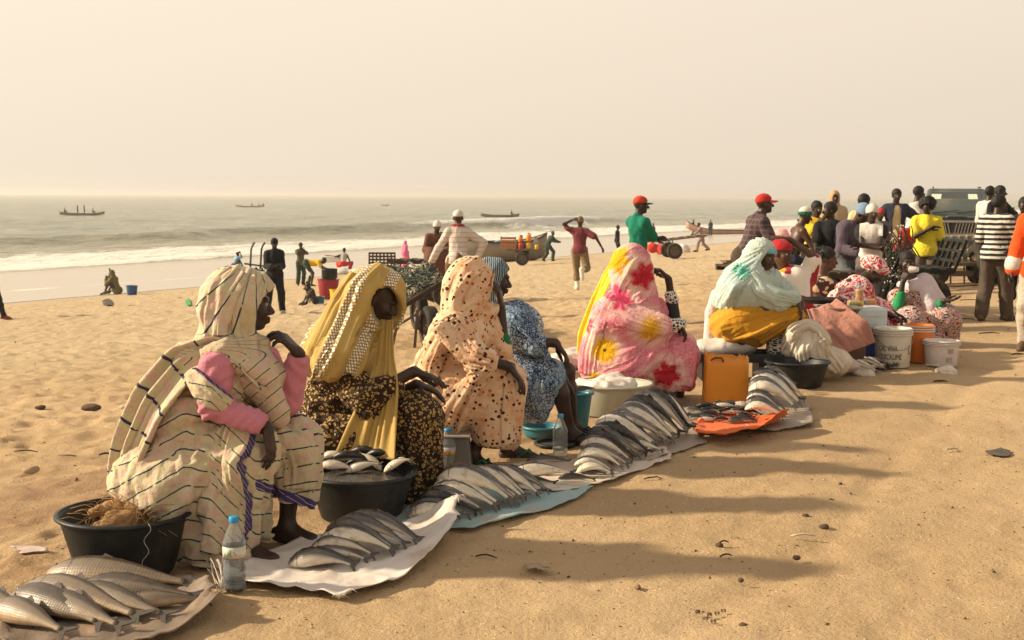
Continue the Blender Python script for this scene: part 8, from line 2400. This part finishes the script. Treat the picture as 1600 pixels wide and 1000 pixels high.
# netting hung with white floats behind the drinking woman
def float_net():
    c = at(1400, 440, 15.2); z = gz(c[0], c[1]); o = thing('net_bundle', 'dark upright bundle of net dotted with white floats behind the drinking woman', 'net', (c[0], c[1], z))
    q = random.Random(12); top = at(1400, 352, 15.2)[2] - z; m = MB(); f = MB()
    for i in range(110):
        p = V3(q.gauss(0, .07), q.gauss(0, .06), q.uniform(0, top)); pts = [p]
        for k in range(4): pts.append(pts[-1] + V3(q.gauss(0, .04), q.gauss(0, .04), -.09)); 
        pts = [V3(a[0], a[1], max(a[2], .01)) for a in pts]; m.tube(pts, .008, 4)
    m.build('cord', plain('dark_cord', (.035, .035, .025), .9), o, kind='stuff')
    for i in range(60):
        V, F = lathe([(0, -.012), (.012, 0), (0, .012)], 6); f.add(V + V3(q.gauss(0, .085), q.gauss(-.05, .06), q.uniform(.1, top)), F)
    f.build('floats', plain('white_float', (.66, .62, .55), .5), o, kind='stuff')
float_net()

# ---- the pickup
def pickup():
    Y = 30.0; c = at(1493, 400, Y); o = thing('pickup_truck', 'dark green four-door pickup facing the camera at the head of the beach', 'pickup truck', (c[0], c[1], 0)); o.rotation_euler = (0, 0, math.radians(-18))
    paint = plain('dark_green_car_paint', (.065, .078, .07), .30, .6, .12, 3, .0, dirt=(.20, .165, .11)); glass = NT('tinted_glass', .06, .6); glass.color((.06, .064, .06)); chrome = plain('dull_chrome', (.42, .40, .36), .28, .5, .12, 8, metal=.85); lamp = plain('headlamp_glass', (.50, .48, .42), .12, .6, .1)
    def rr(w, z0, z1, k=.10, n=5):     # rounded box outline in x,z
        pts = []
        for cx, cz, a0 in ((w / 2 - k, z1 - k, 0), (-w / 2 + k, z1 - k, 90), (-w / 2 + k, z0 + k, 180), (w / 2 - k, z0 + k, 270)):
            for i in range(n): a = math.radians(a0 + 90 * i / (n - 1)); pts.append((cx + k * math.cos(a), cz + k * math.sin(a)))
        return pts
    def loft(st, name, mat):
        V, F = [], []; n = 20
        for y, w, z0, z1, k in st: V += [(x, y, z) for x, z in rr(w, z0, z1, k)]
        for i in range(len(st) - 1):
            for j in range(n): F.append((i * n + j, i * n + (j + 1) % n, (i + 1) * n + (j + 1) % n, (i + 1) * n + j))
        F += [tuple(range(n)), tuple(range((len(st) - 1) * n, len(st) * n))[::-1]]
        m = mesh(name, V, F, mat, True); c_ = link(name, m, o); return c_
    loft([(.0, 1.60, .50, .98, .08), (.10, 1.70, .46, 1.02, .10), (.9, 1.76, .42, 1.10, .10), (1.25, 1.76, .42, 1.14, .10), (5.0, 1.74, .44, 1.12, .08)], 'body', paint)
    loft([(1.30, 1.56, 1.10, 1.16, .03), (1.62, 1.50, 1.10, 1.46, .06), (2.05, 1.40, 1.10, 1.79, .10), (3.3, 1.40, 1.10, 1.81, .10), (3.6, 1.44, 1.10, 1.6, .08)], 'cab', paint)
    b = MB(); b.add([(-.66, 1.36, 1.185), (.66, 1.36, 1.185), (.585, 1.93, 1.70), (-.585, 1.93, 1.70), (-.66, 1.345, 1.195), (.66, 1.345, 1.195), (.585, 1.915, 1.71), (-.585, 1.915, 1.71)], [(7, 6, 5, 4), (0, 1, 2, 3), (0, 4, 5, 1), (1, 5, 6, 2), (2, 6, 7, 3), (3, 7, 4, 0)]); b.build('windscreen', glass.m, o)
    for x0, x1 in ((-.60, -.36), (.28, .50)):
        w = lambda x, t: (x, 1.342 + .57 * t, 1.199 + .515 * t); b = MB(); b.add([w(x0, .66), w(x1, .66), w(x1 * .96, .9), w(x0 * .96, .9)], [(0, 1, 2, 3)]); b.build('sticker', plain('pale_sticker', (.55, .62, .50), .5), o)
    for a, e in ((-.55, .05), (.02, .52)): b = MB(); b.bar(V3(a, 1.32, 1.20), V3(e, 1.36, 1.265), .018); b.build('wiper', BLACKP, o)
    b = MB(); b.box((0, .62, 1.115), (.46, .30, .07), rotx(-.05), bev=.03); b.build('bonnet_scoop', paint, o); b = MB(); b.box((0, .462, 1.11), (.36, .012, .04)); b.build('scoop_mouth', BLACKP, o)
    b = MB(); b.box((-.10, -.03, .86), (1.02, .05, .30), bev=.02); b.build('grille_backing', BLACKP, o)
    for s_ in (-1, 1): b = MB(); b.box((-.10, -.06, .86 + s_ * .15), (1.10, .05, .045), bev=.012); b.build('grille_bar', chrome, o)
    for sx in (-1, 1):
        for k in range(7): b = MB(); x = -.10 + sx * (.05 + k * .07); b.bar(V3(x, -.062, .735), V3(x + sx * .055, -.062, .985), .020); b.build('grille_slat', chrome, o)
    for sx in (-1, 1): b = MB(); b.box((-.10 + sx * .56, -.06, .86), (.05, .05, .33), bev=.012); b.build('grille_post', chrome, o); b = MB(); b.box((sx * .70, -.02, .88), (.20, .08, .20), bev=.03); b.build('headlight', lamp, o)
    b = MB(); b.box((0, -.10, .60), (1.74, .16, .20), bev=.04); b.build('bumper', chrome, o); b = MB(); b.box((.02, -.186, .60), (.48, .012, .11)); b.build('number_plate', plain('plate_cream', (.5, .46, .34), .5), o)
    for sx in (-1, 1): b = MB(); b.box((sx * .93, 1.60, 1.26), (.20, .10, .17), bev=.03); b.bar(V3(sx * .80, 1.62, 1.2), V3(sx * .88, 1.60, 1.22), .03); b.build('door_mirror', paint, o)
    for sx in (-1, 1):
        for y in (.85, 3.95): wheel(o, (sx * .76, y, .36), .36, .24, (sx, 0, 0), chrome)
    b = MB(); 
    for sx in (-1, 1): b.bar(V3(sx * .55, 2.0, 1.825), V3(sx * .55, 3.3, 1.835), .035)
    b.build('roof_rail', BLACKP, o)
    b = MB(); b.box((0, 2.6, .9), (1.4, 4.5, .4)); b.build('chassis', BLACKP, o)
pickup()

# ---- litter on the sand, each piece where it lies
STONE = plain('dark_pebble', (.10, .066, .042), .85, .2, .25, 20, .3); SHELLM = plain('pale_shell', (.50, .42, .32), .7)
def stone(px, py, w, label, mat=STONE, flat=.5, seed=0, cat='stone', name='stone'):
    g = ground(px, py); w = w * (.72 if px > 1000 else 1); flat *= .8; r = w / 2 * g[1] / FPX; s = Sdf().ell((0, 0, r * flat * .6), (r, r * .8, r * flat)).ell((r * .4, .1 * r, r * flat * .5), (r * .6, r * .6, r * flat * .8)); V, F, rest = folded(s, r / 5, r * .2, 1.2 / r, (1, 1, 1), seed); link(name, mesh(name, V, F, mat, True, {'rest': rest}), None, label, cat, None, None, tuple(g + V3(0, 0, -.004)))
def twig(px, py, w, label, mat=DWOOD, ang=0.0, seed=0, r=.004, cat='stick', name='twig'):
    g = ground(px, py); L = w * g[1] / FPX; q = random.Random(seed); b = MB(); u = V3(math.cos(ang), math.sin(ang), 0); v = V3(-u[1], u[0], 0)
    b.tube([g + u * L * (t - .5) + v * q.uniform(-.1, .1) * L + V3(0, 0, .008 + .01 * math.sin(t * 3)) for t in np.linspace(0, 1, 5)], [r * .8, r, r, r * .9, r * .5], 6); b.build(name, mat, None, label=label, cat=cat)
def scrap(px, py, w, label, mat, seed=0, cat='scrap', name='scrap'):
    p = px; patch([(p - w / 2, py - 5), (p + w * .1, py - 8), (p + w / 2, py - 3)], [(p - w * .4, py + 2), (p, py + 4), (p + w * .45, py + 3)], name, label, cat, mat, 12, 6, .008, seed, .006, th=.0015)
stone(48, 737, 26, 'brown stone on the sand at far left', PWOOD, .6, 3); stone(142, 638, 30, 'flat dark driftwood lump left of the striped wrap', STONE, .35, 4, 'driftwood', 'driftwood'); stone(193, 637, 14, 'small pale pebble beside the driftwood lump', SHELLM, .4, 5); stone(62, 637, 15, 'small dark stone at far left behind the brown one', STONE, .4, 6)
twig(102, 715, 32, 'grey stick lying flat at the left', PWOOD, .1, 2, .009); twig(165, 712, 20, 'short dark stick left of the first woman', DWOOD, .3, 3, .007); twig(42, 707, 40, 'thin dark stick at the far left', DWOOD, -.1, 4, .005)
stone(1123, 852, 14, 'small dark nub with a stalk on the trodden sand', STONE, .5, 8); twig(1131, 851, 16, 'dark stalk beside the small nub on the sand', DWOOD, .1, 5, .004); twig(1134, 872, 22, 'bent dark twig at the edge of the long shadow', DWOOD, .5, 6, .004); stone(1244, 871, 14, 'dark stone at the tip of the long shadow', STONE, .5, 9)
stone(1157, 906, 10, 'small dark stone below the long shadow', STONE, .6, 10); stone(1258, 806, 13, 'dark clod right of the second shadow', STONE, .5, 11); stone(1160, 976, 14, 'dark flat stone near the bottom edge', STONE, .4, 12); stone(1298, 781, 8, 'little dark stone above the pale straw', STONE, .5, 13); stone(1286, 823, 20, 'broken dark clod right of centre', STONE, .35, 14)
for i, (dx, dy, w_) in enumerate(((0, 0, 'leftmost'), (18, 4, 'upper middle'), (30, 2, 'biggest right-hand'), (12, 10, 'lower left'), (40, -2, 'rightmost'), (24, 14, 'lowest'))): stone(1090 + dx, 955 + dy, 7, w_ + ' crumb of the scattered dark droppings near the bottom edge', STONE, .5, 30 + i, 'droppings', 'dropping')
twig(1255, 840, 40, 'pale straw lying on the sand right of centre', SHELLM, -.05, 7, .005, 'straw', 'straw'); twig(1486, 705, 28, 'pale stalk far right on the sand', SHELLM, .5, 8, .006); scrap(838, 892, 44, 'clear crumpled plastic scrap in the long shadow', sack_mat('dusty_plastic_scrap', (.36, .25, .17)), 41)
scrap(45, 864, 60, 'torn pale paper strip at the left behind the big fish', sack_mat('pale_paper_strip', (.50, .40, .34)), 42, 'paper', 'paper_strip'); scrap(1560, 712, 40, 'dark rag scrap lying at the far right', DKB, 43, 'rag', 'rag_scrap'); twig(1020, 560 + 190, 30, 'thin dark twig beside the middle sheet', DWOOD, .2, 9, .004)
twig(760, 873, 36, 'thin dark twig lying near the raised corner of the white sack', DWOOD, -.2, 12, .004); scrap(168, 442 + 33, 16, 'dark weed scrap high on the pale sand', DKB, 51); scrap(294, 475, 9, 'green plastic scrap on the pale sand behind the first woman', C('green_plastic_film', .05, .35, .10), 52)
for px, py, w, lab in ((206, 478, 12, 'dark weed strand on pale sand below the woman in olive'), (282, 466, 8, 'tiny dark weed speck near the shore left of the first woman'), (1515, 470, 30, 'thin weed line level with the drinking woman\'s outstretched hand'), (1510, 500, 26, 'weed strand right of the drinking woman\'s skirt'), (1545, 522, 34, 'long weed strand just in front of the striped man'), (1470, 598, 22, 'weed strand in front of the low white bucket'), (1590, 555, 20, 'weed strand at the right edge below the blue shoes')): twig(px, py, w, lab, DWOOD, .05, px, .008, 'weed', 'weed_strand')

# fine scatter: grit and clods all over the trodden sand
def scatter():
    q = np.random.default_rng(5); b_v, b_f = [], []; mi = []
    n = 9500
    ang = q.uniform(-.46, .46, n); r = 3.6 * np.exp(q.uniform(0, 1, n) ** .8 * math.log(9))
    x, y = r * np.sin(ang), r * np.cos(ang)
    base = np.array([(1, 0, 0), (-.5, .8, 0), (-.5, -.8, 0), (.1, .1, .8), (.1, 0, -.6)]); fs = [(0, 1, 3), (1, 2, 3), (2, 0, 3), (1, 0, 4), (2, 1, 4), (0, 2, 4)]
    s = np.exp(q.normal(-5.85, .45, n)) * (1 + .05 * r)
    z = base_z(x, y) + tread(x, y)
    a = q.uniform(0, 6.28, n); ca, sa = np.cos(a), np.sin(a)
    V = np.zeros((n, 5, 3)); J_ = q.uniform(.6, 1.3, (n, 5, 3)); B = base[None] * J_ * s[:, None, None]
    V[:, :, 0] = B[:, :, 0] * ca[:, None] - B[:, :, 1] * sa[:, None] + x[:, None]; V[:, :, 1] = B[:, :, 0] * sa[:, None] + B[:, :, 1] * ca[:, None] + y[:, None]; V[:, :, 2] = B[:, :, 2] * .8 + z[:, None] + s[:, None] * .25
    F = (np.array(fs)[None] + (np.arange(n) * 5)[:, None, None]).reshape(-1, 3)
    c = q.choice(3, n, p=[.5, .34, .16])
    o = link('pebbles', mesh('pebbles', V.reshape(-1, 3), F, None, False, None, [plain('grit_brown', (.20, .12, .065), .9), plain('grit_dark', (.07, .045, .03), .9), SHELLM], np.repeat(c, 6)), kind='stuff')
scatter()
